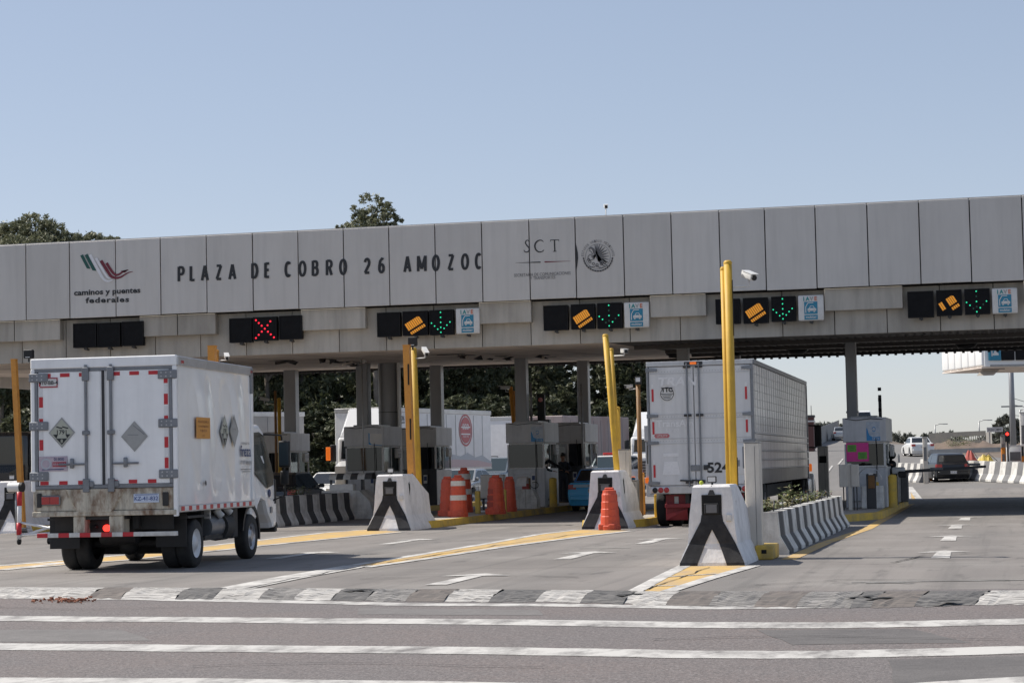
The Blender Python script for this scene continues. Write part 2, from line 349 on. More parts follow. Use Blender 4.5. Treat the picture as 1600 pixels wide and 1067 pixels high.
# ------------------------------------------------------------ ground
def lerp_tab(t, v):
    if v <= t[0][0]: return t[0][1]
    for (a, b), (c, d) in zip(t, t[1:]):
        if v <= c:
            u = (v-a)/(c-a); return b+(d-b)*u
    return t[-1][1]
GZ = [(78, 0), (92, .05), (107, .22), (125, .62), (154, 1.55), (190, 2.5), (231, 3.4), (263, 4.9), (290, 5.3), (360, 5.9), (420, 5.8), (700, 2), (4000, -20)]
def gz(Y): return lerp_tab(GZ, Y)
def road_edge(Y): return max(18.6-.43*max(0, Y-106), -2.2-.145*(Y-154))
def g2(x, Y):                                                    # lower waste ground to the right of the climbing road
    u = min(1, max(0, (x-road_edge(Y)-1.5)/5)); return gz(Y)*(1-u)+min(gz(Y), 1.75+max(0, Y-165)*.005)*u
def ground_material():
    m = bpy.data.materials.new('ground'); m.use_nodes = True
    n = m.node_tree.nodes; l = m.node_tree.links; b = n['Principled BSDF']; b.inputs['Roughness'].default_value = .88
    tc = n.new('ShaderNodeTexCoord'); sx = n.new('ShaderNodeSeparateXYZ'); l.new(tc.outputs['Object'], sx.inputs[0])
    def N(scale, detail=5, stretch=(1, 1, 1), rough=.6):
        mp = n.new('ShaderNodeMapping'); mp.inputs['Scale'].default_value = stretch; l.new(tc.outputs['Object'], mp.inputs[0])
        z = n.new('ShaderNodeTexNoise'); z.inputs['Scale'].default_value = scale; z.inputs['Detail'].default_value = detail; z.inputs['Roughness'].default_value = rough
        l.new(mp.outputs[0], z.inputs['Vector']); return z.outputs[0]
    def MR(s, a, c, lo=0., hi=1.):
        r = n.new('ShaderNodeMapRange'); l.new(s, r.inputs[0])
        for i, v in enumerate((a, c, lo, hi)): r.inputs[i+1].default_value = v
        return r.outputs[0]
    def MX(f, a, c):
        x = n.new('ShaderNodeMix'); x.data_type = 'RGBA'; l.new(f, x.inputs[0])
        for i, v in ((6, a), (7, c)):
            if isinstance(v, tuple): x.inputs[i].default_value = (*v, 1)
            else: l.new(v, x.inputs[i])
        return x.outputs[2]
    def MA(op, a, c=None):
        x = n.new('ShaderNodeMath'); x.operation = op
        for i, v in enumerate((a, c)):
            if v is None: continue
            if isinstance(v, (int, float)): x.inputs[i].default_value = v
            else: l.new(v, x.inputs[i])
        return x.outputs[0]
    X, Y = sx.outputs[0], sx.outputs[1]
    # old asphalt in front of the speed bump: coarse chippings, reddish patches
    asph = MX(MR(N(.35, 4), .4, .65), (.156, .137, .134), (.184, .147, .136))
    asph = MX(MR(N(14, 5, rough=.85), .38, .62, 0, .9), asph, (.085, .078, .077))
    asph = MX(MR(N(45, 2), .56, .66, 0, .8), asph, (.26, .24, .23))
    vo = n.new('ShaderNodeTexVoronoi'); vo.inputs['Scale'].default_value = 26; l.new(tc.outputs['Object'], vo.inputs['Vector'])
    asph = MX(MR(vo.outputs['Distance'], .0, .45, .75, .0), asph, (.25, .23, .225))
    # worn concrete lanes: streaks along the lanes, tyre and oil stains, joints
    con = MX(MR(N(.8, 6, (1, .06, 1)), .35, .7), (.236, .214, .198), (.178, .161, .149))
    con = MX(MR(N(.5, 5), .45, .72), con, (.262, .243, .225))
    con = MX(MR(MA('FRACT', MA('DIVIDE', MA('ADD', Y, 1.3), 6.3)), .0, .02, .55, 0), con, (.29, .275, .26))
    w = MA('SINE', MA('MULTIPLY', MA('ADD', X, 4.05), 2*math.pi/2.85))
    con = MX(MA('MULTIPLY', MR(w, .2, 1, 0, .5), MR(N(.35, 3, (1, .25, 1)), .35, .65)), con, (.115, .11, .107))
    con = MX(MR(N(30, 2), .35, .7, 0, .35), con, (.14, .135, .13))
    con = MX(MR(N(2.2, 6, (1, .3, 1)), .58, .72, 0, .7), con, (.085, .08, .076))
    con = MX(MR(N(.22, 5, (1, .5, 1)), .5, .7, 0, .5), con, (.12, .112, .105))
    con = MX(MR(N(3.2, 3, (1, .02, 1)), .54, .7, 0, .4), con, (.10, .095, .09))
    fy = MA('FRACT', MA('DIVIDE', Y, 6.3)); jy = MA('LESS_THAN', fy, .008)
    con = MX(MA('MULTIPLY', jy, .7), con, (.07, .065, .06))
    edge = MA('ADD', Y, MA('MULTIPLY', N(1.2, 4), .5))
    col = MX(MA('GREATER_THAN', edge, 25.6), asph, con)
    # road surface climbing beyond the plaza, earth on both sides of it
    tar = MX(MR(N(.3, 5, (1, .1, 1)), .35, .7), (.19, .18, .172), (.15, .142, .137))
    col = MX(MR(Y, 96, 99), col, tar)
    edgeR = MA('SUBTRACT', 18.6, MA('MULTIPLY', MA('MAXIMUM', MA('SUBTRACT', Y, 106), 0), .43))
    edgeR = MA('MAXIMUM', edgeR, MA('SUBTRACT', -2.2, MA('MULTIPLY', MA('SUBTRACT', Y, 154), .145)))
    er = MA('GREATER_THAN', MA('ADD', X, MA('MULTIPLY', N(.4, 4), 2)), MA('ADD', edgeR, 1))
    far = MA('GREATER_THAN', Y, 112); er = MA('MULTIPLY', er, far)
    earth = MX(MR(N(.12, 6), .4, .65), (.19, .14, .108), (.12, .095, .078))
    earth = MX(MR(N(1.5, 5), .5, .7), earth, (.10, .10, .055))
    col = MX(er, col, earth)
    side_ = MA('GREATER_THAN', MA('ABSOLUTE', MA('ADD', X, 12)), 48); col = MX(side_, col, earth)
    l.new(col, b.inputs['Base Color'])
    bp = n.new('ShaderNodeBump'); bp.inputs['Strength'].default_value = .5; bp.inputs['Distance'].default_value = .02
    l.new(N(38, 3), bp.inputs['Height']); l.new(bp.outputs[0], b.inputs['Normal'])
    return m
M['ground'] = ground_material()
b = B()
ys = [-60, 0, 10, 20, 30, 45, 60, 78]+[80+i*4 for i in range(20)]+[165+i*10 for i in range(28)]+[480, 600, 800, 1200, 2000, 4000]
xs = [-3000, -600, -150, -80]+[-60+3*i for i in range(34)]+[48, 70, 150, 600, 3000]
b.add([(x, y, g2(x, y)) for y in ys for x in xs], [(j*len(xs)+i, j*len(xs)+i+1, (j+1)*len(xs)+i+1, (j+1)*len(xs)+i) for j in range(len(ys)-1) for i in range(len(xs)-1)], 'ground', True)
struct(b.obj('ground', fix=False))

def strip(name, pts, w, k, z=.004, close=False):
    """painted band of width w metres along ground points (the band hugs the road)"""
    b = B(); stroke(b, [(p.x, p.y) for p in pts], w, lambda u, v: (u, v, gz(v)+z), k); return struct(b.obj(name))
# rumble lines across the approach (they sag on the right, as on the worn road)
def px_line(pp, w, k, name, z=.004):
    pts = []
    for (a, y0), (c, y1) in zip(pp, pp[1:]):
        for i in range(6): pts.append(G(a+(c-a)*i/6+random.uniform(-2, 2), y0+(y1-y0)*i/6+random.uniform(-.35, .35)))
    pts.append(G(*pp[-1])); return strip(name, pts, w, k, z)
px_line([(-120, 964.5), (0, 966), (400, 969), (800, 972), (1100, 976.5), (1300, 977), (1450, 974), (1600, 971), (1750, 969)], .70, 'line_white', 'rumble_line')
px_line([(-120, 1008), (0, 1010), (400, 1013.5), (800, 1017), (1100, 1022.5), (1250, 1023), (1400, 1020), (1600, 1015), (1750, 1012)], .66, 'line_white', 'rumble_line')
px_line([(-120, 1064), (0, 1065), (300, 1066.5), (700, 1072), (1100, 1080), (1400, 1078), (1580, 1066), (1750, 1058)], .62, 'line_white', 'rumble_line')
px_line([(-120, 931), (0, 933), (200, 935), (400, 939), (620, 944), (900, 945.5), (1100, 949.5), (1250, 948.5), (1400, 944)], .42, 'line_white', 'edge_line')
# the broken speed bump with worn black and white blocks
fr = [(-200, 931), (0, 934), (400, 937), (700, 940), (900, 941), (1100, 947), (1300, 950), (1450, 948), (1600, 944), (1800, 940)]
bk = [(-200, 916), (0, 917), (400, 918.5), (800, 921), (1000, 923), (1300, 924), (1600, 922), (1800, 920)]
segs = [(-200, 'bump_white'), (150, 'bump_brown'), (200, 'bump_white'), (285, 'bump_black'), (343, 'bump_white'), (415, 'bump_worn'), (470, 'bump_white'), (528, 'bump_black'), (582, 'bump_worn'), (645, 'bump_brown'), (705, 'bump_white'), (775, 'bump_black'), (848, 'bump_white'), (918, 'bump_black'), (985, 'bump_white'), (1052, 'bump_brown'), (1118, 'bump_worn'), (1190, 'bump_brown'), (1255, 'bump_worn'), (1340, 'bump_black'), (1372, 'bump_brown'), (1440, 'bump_black'), (1535, 'bump_white'), (1640, 'bump_black'), (1720, 'bump_white'), (1800, None)]
b = B(); rows = 7
for (x0, k), (x1, _) in zip(segs, segs[1:]):
    nn = max(2, int((x1-x0)/9)); V = []
    for i in range(nn+1):
        x = x0+(x1-x0)*i/nn
        for j in range(rows):
            t = j/(rows-1); y = lerp_tab(fr, x)*(1-t)+lerp_tab(bk, x)*t
            jy = random.uniform(-1.1, 1.1) if j == 0 else 0
            q = G(x-12+26*t, y+jy); hgt = .036*math.sin(math.pi*min(1, max(0, t*1.05)))**.7+(random.uniform(-.014, .012) if 0 < j < rows-1 else 0)
            V.append((q.x, q.y, .003+max(0, hgt)))
    b.add(V, [(i*rows+j, (i+1)*rows+j, (i+1)*rows+j+1, i*rows+j+1) for i in range(nn) for j in range(rows-1)], k)
for x, y in ((985, 934), (1345, 938), (1375, 940), (560, 927), (1480, 945)):
    q = [G(x+dx, y+dy) for dx, dy in ((-26, 2), (-12, .5), (6, -1.6), (24, -1), (15, .4), (0, .8), (-12, 2.2))]
    b.add([(p.x, p.y, .046) for p in q], [tuple(range(7))], 'hole')
struct(b.obj('speed_bump'))
# gores, lane lines, arrows
def gore(name, L, Rr, k='line_yellow', z=.006, wl=.17):
    b = B(); n = len(L)
    b.add([(p.x, p.y, gz(p.y)+z) for p in L+Rr], [(i, i+1, n+i+1, n+i) for i in range(n-1)], k); struct(b.obj('gore_marking'))
    for e in (L, Rr): strip('gore_border', e, wl, 'line_white2', z+.004)
gore('g', [G(992, 924.5), G(1030, 904), G(1072, 883)], [G(1043, 924.5), G(1108, 904), G(1178, 884)], wl=.2)
gore('g', [G(552, 883.5), G(660, 866), G(764, 849), G(842, 835), G(902, 828)], [G(572, 886.5), G(660, 874), G(790, 854), G(920, 837), G(990, 829)], wl=.2)
strip('lane_line', [G(335, 926), G(456, 902), G(560, 884)], .52, 'line_white2', .010)
gore('g', [G(-60, 889.5), G(200, 867), G(411, 843.5), G(507, 832.5), G(576, 827)], [G(-60, 895), G(200, 875), G(411, 852.5), G(494, 844), G(630, 831)], wl=.2)
strip('edge_line', [G(1232, 874), G(1290, 848), G(1355, 826), G(1424, 787)], .24, 'line_yellow', .006)
gore('g', [G(1419, 781), G(1418, 766)], [G(1437, 781), G(1422, 766)], wl=.25)
gore('g', [G(-140, 831), G(60, 826), G(140, 820)], [G(-140, 834), G(60, 829), G(150, 822)], wl=.08)
# hatch strokes and the long crack in the near gore
for a, c in (((1010, 916), (1060, 915.5)), ((1040, 902), (1120, 897))): strip('hatch_line', [G(*a), G(*c)], .1, 'line_white2', .012)
def dark_line(pp, w=.035):
    pts = []
    for a, c in zip(pp, pp[1:]):
        for i in range(7): pts.append(G(a[0]+(c[0]-a[0])*i/7+random.uniform(-2.5, 2.5), a[1]+(c[1]-a[1])*i/7+random.uniform(-.6, .6)))
    b = B(); stroke(b, [(p.x, p.y) for p in pts], [w*random.uniform(.4, 1.5) for _ in pts], lambda u, v: (u, v, .014), 'hole'); struct(b.obj('crack_shadow_line'))
dark_line([(1005, 924), (1060, 905), (1115, 884)], .022); dark_line([(345, 928), (456, 905), (560, 886), (660, 871), (775, 853), (930, 831)], .03); dark_line([(1160, 872), (1330, 871.5), (1560, 875)], .03)  # last strip paints the nearest tall post's cast shadow on the road
dark_line([(1390, 880), (1450, 868), (1560, 863)], .035); dark_line([(-20, 949), (120, 953), (330, 949)], .02); dark_line([(1020, 1000), (1250, 994), (1620, 1001)], .018); dark_line([(300, 1042), (520, 1036), (900, 1045)], .015); dark_line([(560, 905), (760, 899), (930, 903)], .03); dark_line([(1180, 915), (1330, 906), (1620, 908)], .03)  # first strip paints a second post shadow, the others are cracks
def patch(name, pp, k, z, jit=1.0):
    pts = []
    for a, c in zip(pp, pp[1:]+pp[:1]):
        for i in range(6): pts.append(G(a[0]+(c[0]-a[0])*i/6+random.uniform(-3, 3)*jit, a[1]+(c[1]-a[1])*i/6+random.uniform(-.5, .5)*jit))
    b = B(); b.add([(p.x, p.y, z) for p in pts], [tuple(range(len(pts)))], k); return struct(b.obj(name))
mk('patch_dark', (.105, .098, .096), .9, dirt=(.15, .14, .135), amt=.7, scale=1.2, fine=.3, bump=.3); mk('patch_light', (.165, .155, .15), .9, dirt=(.12, .112, .108), amt=.7, scale=1.5, fine=.3, bump=.3)
patch('asphalt_patch', [(1180, 984), (1420, 982), (1520, 1004), (1240, 1007)], 'patch_dark', .0022); patch('asphalt_patch', [(1390, 1030), (1640, 1024), (1700, 1075), (1400, 1080)], 'patch_dark', .0022)
patch('asphalt_patch', [(-40, 984), (190, 983), (240, 1001), (-40, 1003)], 'patch_light', .0022); patch('asphalt_patch', [(560, 949.5), (840, 952), (850, 961), (560, 960)], 'patch_light', .0022)
def arrow(x, y, L=2.7, k='line_white2', w=.145, hw=.48, tilt=0.0, hl=.7):
    c = G(x, y); b = B(); cs, sn = math.cos(tilt), math.sin(tilt)
    pts = [(-w, -L/2), (w, -L/2), (w*.8, L/2-hl), (hw, L/2-hl+.05), (0, L/2), (-hw, L/2-hl+.05), (-w*.8, L/2-hl)]
    vs = [(c.x+px*cs-py*sn, c.y+px*sn+py*cs, .008) for px, py in pts]
    b.add(vs, [(0, 1, 2, 6), (6, 2, 3, 4), (6, 4, 5)], k); struct(b.obj('lane_arrow'))
for x, y in ((905, 867.5), (1022, 845), (632, 846), (468, 867), (60, 884), (1473, 866), (1484, 840.5), (1494, 822.5), (1508, 810.5)): arrow(x, y, 2.9 if x < 1200 else 2.7, hw=.52 if x < 1200 else .43)
arrow(722, 904.5, 2.8, 'line_white2', .15, .5); strip('worn_line', [G(1352, 911), G(1400, 910.5), G(1426, 911.5)], .14, 'line_old', .007)
for pp in (((1330, 910), (1600, 906)), ((905, 857), (985, 856))): strip('worn_line', [G(*p) for p in pp], .12, 'line_old', .007)
for x0, y0, x1, y1 in ((1250, 704.5, 1262, 702), (1290, 706, 1300, 704), (1309, 702, 1317, 700.5), (1322, 699, 1330, 697)):   # dashes on the climbing road
    a, c = PY(x0, y0, 130+ (705-y0)*4), PY(x1, y1, 136+(705-y1)*4); a.z = c.z = 0; strip('lane_dash', [a, c], .12, 'line_white2', .03)
b = B()
for i in range(70):                                             # a little heap of red grit by the bump
    x, y = random.gauss(105, 22), random.gauss(940, 1.6); q = G(x, y); r = random.uniform(.012, .04)
    b.hull([(q.x+random.uniform(-r, r), q.y+random.uniform(-r, r), .004+random.uniform(0, r*1.3)) for _ in range(8)], 'gravel_red')
o = b.obj('grit'); tag(o, 'scatter of red grit on the asphalt at the left end of the speed bump', 'grit'); o['kind'] = 'stuff'

# ------------------------------------------------------------ toll canopy
YF, ZT, ZM, ZS, ZB, YB = 57.0, 8.36, 6.14, 5.52, 4.895, 80.5
YL = 57.42                                                     # face of the lower band
def zsof(Y): return ZB+(Y-YF)*.0274
canopy = thing('toll_canopy', 'long grey panelled toll plaza canopy spanning all the lanes, lettered across its front', 'canopy', (-12, YF, 0))
def part(b, name, parent):
    """geometry written in world space, moved into the frame of its thing"""
    r = parent
    while r.parent: r = r.parent
    b.bm.transform((Matrix.Translation(r.location) @ Matrix.Rotation(r.rotation_euler.z, 4, 'Z')).inverted())
    return b.obj(name, parent)
XT = lambda x: PY(x, 382-(x-40)*.0469, YF).x
jx = [XT(x) for x in (40, 108, 180, 250, 322, 394, 465, 536, 607, 679, 752, 826, 898, 973, 1048, 1123, 1194, 1273, 1354, 1435, 1514, 1596)]
while jx[0] > -36: jx.insert(0, jx[0]-1.32)
while jx[-1] < 9: jx.append(jx[-1]+1.37)
b = B()
for a, c in zip(jx, jx[1:]):
    dy = random.uniform(-.006, .006); b.box(a+.014, c-.014, YF+dy, YF+.07, ZM+random.uniform(-.008, .008), ZT, 'fascia', .008)
b.box(jx[0], jx[-1], YF+.072, YF+.16, ZM+.02, ZT-.03, 'fascia_seam')
b.box(jx[0], jx[-1], YF+.02, YF+.3, ZT+.002, ZT+.03, 'fascia')
part(b, 'fascia', canopy)
b = B(); b.box(jx[0]+.05, jx[-1]-.05, YF+.35, YB, ZT-.25, ZT-.1, 'soffit_dark'); b.box(jx[0], jx[-1], YB+.002, YB+.12, zsof(YB)-.05, ZT-.05, 'fascia')
b.box(jx[0], jx[0]+.1, YF+.18, YB-.01, ZB+.05, ZT-.02, 'fascia'); b.box(jx[-1]-.1, jx[-1], YF+.18, YB-.01, ZB+.05, ZT-.02, 'fascia')
part(b, 'roof', canopy)
XB = lambda x: PY(x, 500-(x-42)*.0399, YL).x
rec = [(100, 223), (342, 474), (575, 751), (833, 1017), (1105, 1288), (1411, 1598)]
e0 = jx[0]
for x0, x1 in rec+[(None, None)]:
    xa, xb = e0, (XB(x0) if x0 is not None else jx[-1]); b = B()
    n = max(1, round((xb-xa)/1.45)); st = (xb-xa)/n
    for i in range(n): b.box(xa+i*st+.012, xa+(i+1)*st-.012, YF+.16, YL-.002, ZS+.01, ZM-.015, 'band', .01)
    b.box(xa+.03, xb-.03, YF+.19, YL-.002, ZS+.03, ZM-.03, 'fascia_seam')
    part(b, 'upper_band', canopy)
    if x1 is not None: e0 = XB(x1)
b = B(); x = jx[0]+.5
while x < jx[-1]:
    b.box(x+.01, min(x+1.4, jx[-1])-.01, YL, YL+.07, ZB, ZM-.02, 'band', .008); x += 1.4
b.box(jx[0], jx[-1], YL+.075, YL+.2, ZB+.02, ZM, 'fascia_seam')
part(b, 'lower_band', canopy)
XSPL = -10.6
b = B(); b.add([(jx[0], YL+.2, zsof(YL)), (XSPL, YL+.2, zsof(YL)), (XSPL, YB, zsof(YB)), (jx[0], YB, zsof(YB))], [(0, 1, 2, 3)], 'soffit')
for k in range(11):
    x = jx[0]+1.2+k*2.25
    b.add([(x, YL+.2, zsof(YL)-.004), (x+.03, YL+.2, zsof(YL)-.004), (x+.03, YB, zsof(YB)-.004), (x, YB, zsof(YB)-.004)], [(0, 1, 2, 3)], 'fascia_seam')
for x, y, sx in ((440, 563, 30), (545, 570, 28), (560, 574, 20), (700, 553, 42), (730, 557, 20), (785, 562, 16), (510, 561, 10), (850, 560, 14), (350, 566, 20)):   # torn ceiling
    d = (zsof(64)-CAM_H); q0 = _ray(x, y); Yq = min(76, max(58.5, d/q0.z*q0.y)); cx = q0.x*d/q0.z
    pts = []
    for i in range(11):
        a = 2*math.pi*i/11; rr = random.uniform(.5, 1); pts.append((cx+math.cos(a)*rr*sx*.0195, Yq+math.sin(a)*rr*.8))
    b.add([(u, v, zsof(v)-.008) for u, v in pts], [tuple(range(11))], 'hole')
    for i in range(3):
        u, v = random.choice(pts); b.hull([(u+random.uniform(-.25, .25), v+random.uniform(-.3, .3), zsof(v)-random.uniform(.0, .16)) for _ in range(5)], random.choice(['soffit', 'soffit_dark', 'fascia_seam']))
part(b, 'soffit', canopy)
b = B(); x = XSPL
while x < jx[-1]-.2:                                             # bare corrugated deck on the right
    b.add([(x, YL+.2, zsof(YL)), (x+.12, YL+.2, zsof(YL)+.07), (x+.24, YL+.2, zsof(YL)), (x, YB, zsof(YB)), (x+.12, YB, zsof(YB)+.07), (x+.24, YB, zsof(YB))], [(0, 1, 4, 3), (1, 2, 5, 4)], 'soffit_dark'); x += .24
for yy in (62, 68, 74): b.box(XSPL, jx[-1]-.2, yy, yy+.18, zsof(yy)-.1, zsof(yy)+.02, 'soffit_dark')
part(b, 'corrugated_deck', canopy)
b = B(); b.box(jx[0]+.1, jx[-1]-.1, YB-.2, YB-.01, zsof(YB)-.1, zsof(YB)+.05, 'dark_steel')
x = jx[0]
while x < jx[-1]-1: b.box(x, x+.1, YB-.24, YB-.205, zsof(YB)-.16, zsof(YB)-.02, 'dark_steel'); x += .31
part(b, 'gutter', canopy)
def column(x, Y, w, d=.45, k='column', top=None):
    cx = PY(x, 600, Y).x; b = B(); b.box(cx-w/2, cx+w/2, Y, Y+d, .12, zsof(Y)+.05, k, .02); b.box(cx-w/2-.02, cx+w/2+.02, Y-.02, Y+d+.02, 2.9, 2.96, k); part(b, 'column', canopy)
column(565, 71.62, .42); column(813, 71.62, .40); column(910, 78.95, .42); column(680, 78.3, .44); column(452, 78.3, .48); column(1067, 64, .34); column(1330, 63.35, .31)
column(1150, 74, .3)
cx = PY(607, 600, 72.4).x; b = B(); b.cyl((cx, 72.4, .12), (cx, 72.4, zsof(72.4)+.05), .37, 'column', n=24); b.cyl((cx, 72.4, 3.55), (cx, 72.4, 3.57), .376, 'dark_steel', n=24); b.box(cx+.375, cx+.43, 72.2, 72.5, .12, zsof(72), 'booth_light'); part(b, 'round_column', canopy)
for x, y in ((1246, 547), (1058, 556), (1510, 552)):
    c = PY(x, y, 70); b = B(); c.z = zsof(70); b.box(c.x-.35, c.x+.35, 69.8, 70.2, c.z-.12, c.z+.04, 'dark_steel', .03); b.lathe([(.05, -.22), (.28, -.2), (.3, -.12), (0, -.1)], 'dark_steel', (c.x, 70, c.z), 14); part(b, 'ceiling_lamp', canopy)

# lettering and emblems on the fascia
YP = YF-.014
def glyph(b, ch, pcx, pbase, hpx, wpx, k, bold=.0, Y=YP, ox=0, oy=0, sc=1.0, rot=0.0, thick=None):
    """one character fitted into a box given in photograph pixels, on the plane at Y"""
    vs, fs = text_geo(ch, 1.0, 1.0, bold, 'LEFT')
    x0, x1 = min(v[0] for v in vs), max(v[0] for v in vs); y0, y1 = min(v[1] for v in vs), max(v[1] for v in vs)
    cs, sn = math.cos(rot), math.sin(rot); out = []
    for x, y in vs:
        u = ((x-x0)/(x1-x0)-.5)*wpx; v = (y-y0)/(y1-y0)*hpx
        out.append(PY(ox+(pcx+u*cs+v*sn)/sc, oy+(pbase+u*sn-v*cs)/sc, Y))
    b.add(out, fs, k)
def word(b, t, x0, y0, x1, y1, h, k, bold=0.0, sp=1.0, ox=0, oy=0, sc=1.0, Y=YP):
    """a line of lettering stretched from (x0,y0) to (x1,y1) on the fascia"""
    vs, fs = text_geo(t, 1.0, sp, bold, 'LEFT'); a, c = min(v[0] for v in vs), max(v[0] for v in vs); tv = text_geo('H', 1.0, 1.0, 0, 'LEFT')[0]; ch = max(v[1] for v in tv)
    b.add([PY(ox+(x0+(x-a)/(c-a)*(x1-x0))/sc, oy+(y0+(x-a)/(c-a)*(y1-y0)-y/ch*h)/sc, Y) for x, y in vs], fs, k)
def ar_(cx, cy, rx, ry, a0, a1, n=8): return [(cx+rx*math.cos(R(a0+(a1-a0)*i/n)), cy+ry*math.sin(R(a0+(a1-a0)*i/n))) for i in range(n+1)]
BLK = {'P': [[(0, 0), (0, 1)], [(0, .96)]+ar_(.55, .72, .45, .24, 90, -90)+[(0, .48)]], 'L': [[(0, 1), (0, 0)], [(0, .05), (1, .05)]], 'A': [[(0, 0), (.5, 1)], [(.5, 1), (1, 0)], [(.2, .3), (.8, .3)]], 'Z': [[(0, .95), (1, .95)], [(.95, .95), (.05, .05)], [(0, .05), (1, .05)]],
 'D': [[(0, 0), (0, 1)], [(0, .95)]+ar_(.4, .5, .6, .45, 90, -90, 12)+[(0, .05)]], 'E': [[(0, 0), (0, 1)], [(0, .95), (1, .95)], [(0, .52), (.9, .52)], [(0, .05), (1, .05)]], 'C': [ar_(.52, .5, .52, .46, 48, 312, 18)], 'O': [ar_(.5, .5, .5, .46, 0, 360, 24)],
 'B': [[(0, 0), (0, 1)], [(0, .95)]+ar_(.55, .74, .36, .21, 90, -90)+[(0, .53)], [(0, .53)]+ar_(.55, .29, .45, .24, 90, -90)+[(0, .05)]], 'R': [[(0, 0), (0, 1)], [(0, .95)]+ar_(.55, .73, .42, .22, 90, -90)+[(0, .5)], [(.5, .5), (1, 0)]],
 '2': [ar_(.5, .70, .45, .26, 170, -30, 10)+[(.05, .05)], [(0, .05), (1, .05)]], '6': [ar_(.5, .30, .46, .26, 0, 360, 16), [(.9, .88), (.6, .95), (.25, .8), (.06, .5), (.05, .3)]], 'M': [[(0, 0), (0, 1)], [(0, 1), (.5, .15)], [(.5, .15), (1, 1)], [(1, 1), (1, 0)]]}
def block(b, ch, px, pb, w, h, sw, k, jit=0):
    f = lambda u, v: PY(px+(u-.5)*(w-sw), pb-(u-.5)*(w-sw)*.042-v*h, YP-jit)
    for i, s_ in enumerate(BLK[ch]):
        Q = [(u*(w-sw), v*h) for u, v in s_]; P_ = [Vector(q) for q in Q]; L_, R_ = [], []
        for j, p in enumerate(P_):
            d = (P_[min(j+1, len(P_)-1)]-P_[max(j-1, 0)]) if ch != 'O' or 0 < j < len(P_)-1 else Vector((0, 1))
            d = d.normalized(); nn = Vector((-d.y, d.x))*(sw/2 if abs(d.y) > .5 else sw*.46); L_.append(p+nn); R_.append(p-nn)
        n = len(P_); g = lambda q: PY(px-(w-sw)/2+q.x, pb-(q.x-(w-sw)/2)*.042-q.y, YP-.0015*i)
        b.add([g(q) for q in L_+R_], [(j, j+1, n+j+1, n+j) for j in range(n-1)], k)
for wd, xs_ in (('PLAZA', (283, 301, 320, 342, 363)), ('DE', (398, 417.6)), ('COBRO', (450, 472.5, 492.5, 514.5, 536)), ('26', (573.5, 596)), ('AMOZOC', (636.5, 659, 681, 704.5, 726.5, 747.5))):
    b = B()
    for ch, x in zip(wd, xs_): block(b, ch, x, 439.6-(x-283)*.0419, 15.5 if ch == 'M' else 13 if ch in 'AO' else 10 if ch in 'LE' else 11.5, 22.8+(x-283)*.003, 4.3, 'letter')
    part(b, 'plaza_lettering', canopy)
fl = lambda u, v: PY(90+u/7.619, 380+v/7.619, YP)
def smooth(p, n=4):
    o = []
    for i in range(len(p)-1):
        p0, p1, p2, p3 = p[max(0, i-1)], p[i], p[i+1], p[min(len(p)-1, i+2)]
        for j in range(n):
            t = j/n; o.append(tuple(.5*((2*p1[q])+(-p0[q]+p2[q])*t+(2*p0[q]-5*p1[q]+4*p2[q]-p3[q])*t*t+(-p0[q]+3*p1[q]-3*p2[q]+p3[q])*t**3) for q in (0, 1)))
    return o+[p[-1]]
def tap(n, a, c): return [a+(c-a)*(i/(n-1))**2 for i in range(n)]
b = B()
stroke(b, [(285, 142), (362, 290), (385, 300)], [36, 36, 12], fl, 'logo_green'); stroke(b, [(338, 136), (430, 312), (456, 324)], [38, 38, 14], fl, 'logo_green')
p = smooth([(385, 138), (480, 315), (540, 418), (595, 452), (655, 438)]); stroke(b, p, tap(len(p), 36, 12), fl, 'logo_white')
p = smooth([(456, 178), (560, 358), (600, 410), (632, 418)]); stroke(b, p, tap(len(p), 30, 8), fl, 'logo_white')
p = smooth([(516, 208), (600, 342), (640, 395), (695, 414), (755, 402), (830, 356), (898, 337)]); stroke(b, p, tap(len(p), 36, 4), fl, 'logo_red')
p = smooth([(582, 236), (642, 330), (682, 372), (725, 374), (785, 335), (842, 319)]); stroke(b, p, tap(len(p), 32, 9), fl, 'logo_red')
poly(b, [(748, 333), (840, 314), (800, 352)], fl, 'logo_red')
part(b, 'highway_emblem', canopy)
b = B(); word(b, 'caminos y puentes', 195, 622, 985, 588, 62, 'letter', .03, 1.02, 90, 380, 7.619); word(b, 'federales', 333, 712, 850, 697, 60, 'letter', .03, 1.15, 90, 380, 7.619)
part(b, 'operator_lettering', canopy)
f4 = lambda u, v: PY(780+u/7.273, 350+v/7.273, YP)
b = B()
p = smooth([(343, 205), (330, 187), (308, 190), (298, 215), (315, 245), (338, 272), (340, 300), (320, 320), (292, 316), (281, 296)]); stroke(b, p, [7+7*math.sin(math.pi*i/(len(p)-1)) for i in range(len(p))], f4, 'letter')
p = smooth([(503, 205), (480, 186), (445, 190), (415, 215), (405, 255), (418, 295), (450, 318), (485, 315), (508, 295)]); stroke(b, p, [6+11*math.sin(math.pi*i/(len(p)-1)) for i in range(len(p))], f4, 'letter')
stroke(b, [(580, 184), (679, 181)], 8, f4, 'letter'); stroke(b, [(584, 180), (581, 202)], 5, f4, 'letter'); stroke(b, [(676, 177), (678, 198)], 5, f4, 'letter')
stroke(b, [(627, 182), (632, 312)], 15, f4, 'letter'); stroke(b, [(611, 313), (652, 311)], 6, f4, 'letter')
stroke(b, [(185, 442), (330, 438), (470, 434)], [2, 7, 14], f4, 'letter'); stroke(b, [(515, 432), (660, 427), (810, 421)], [14, 7, 2], f4, 'logo_red')
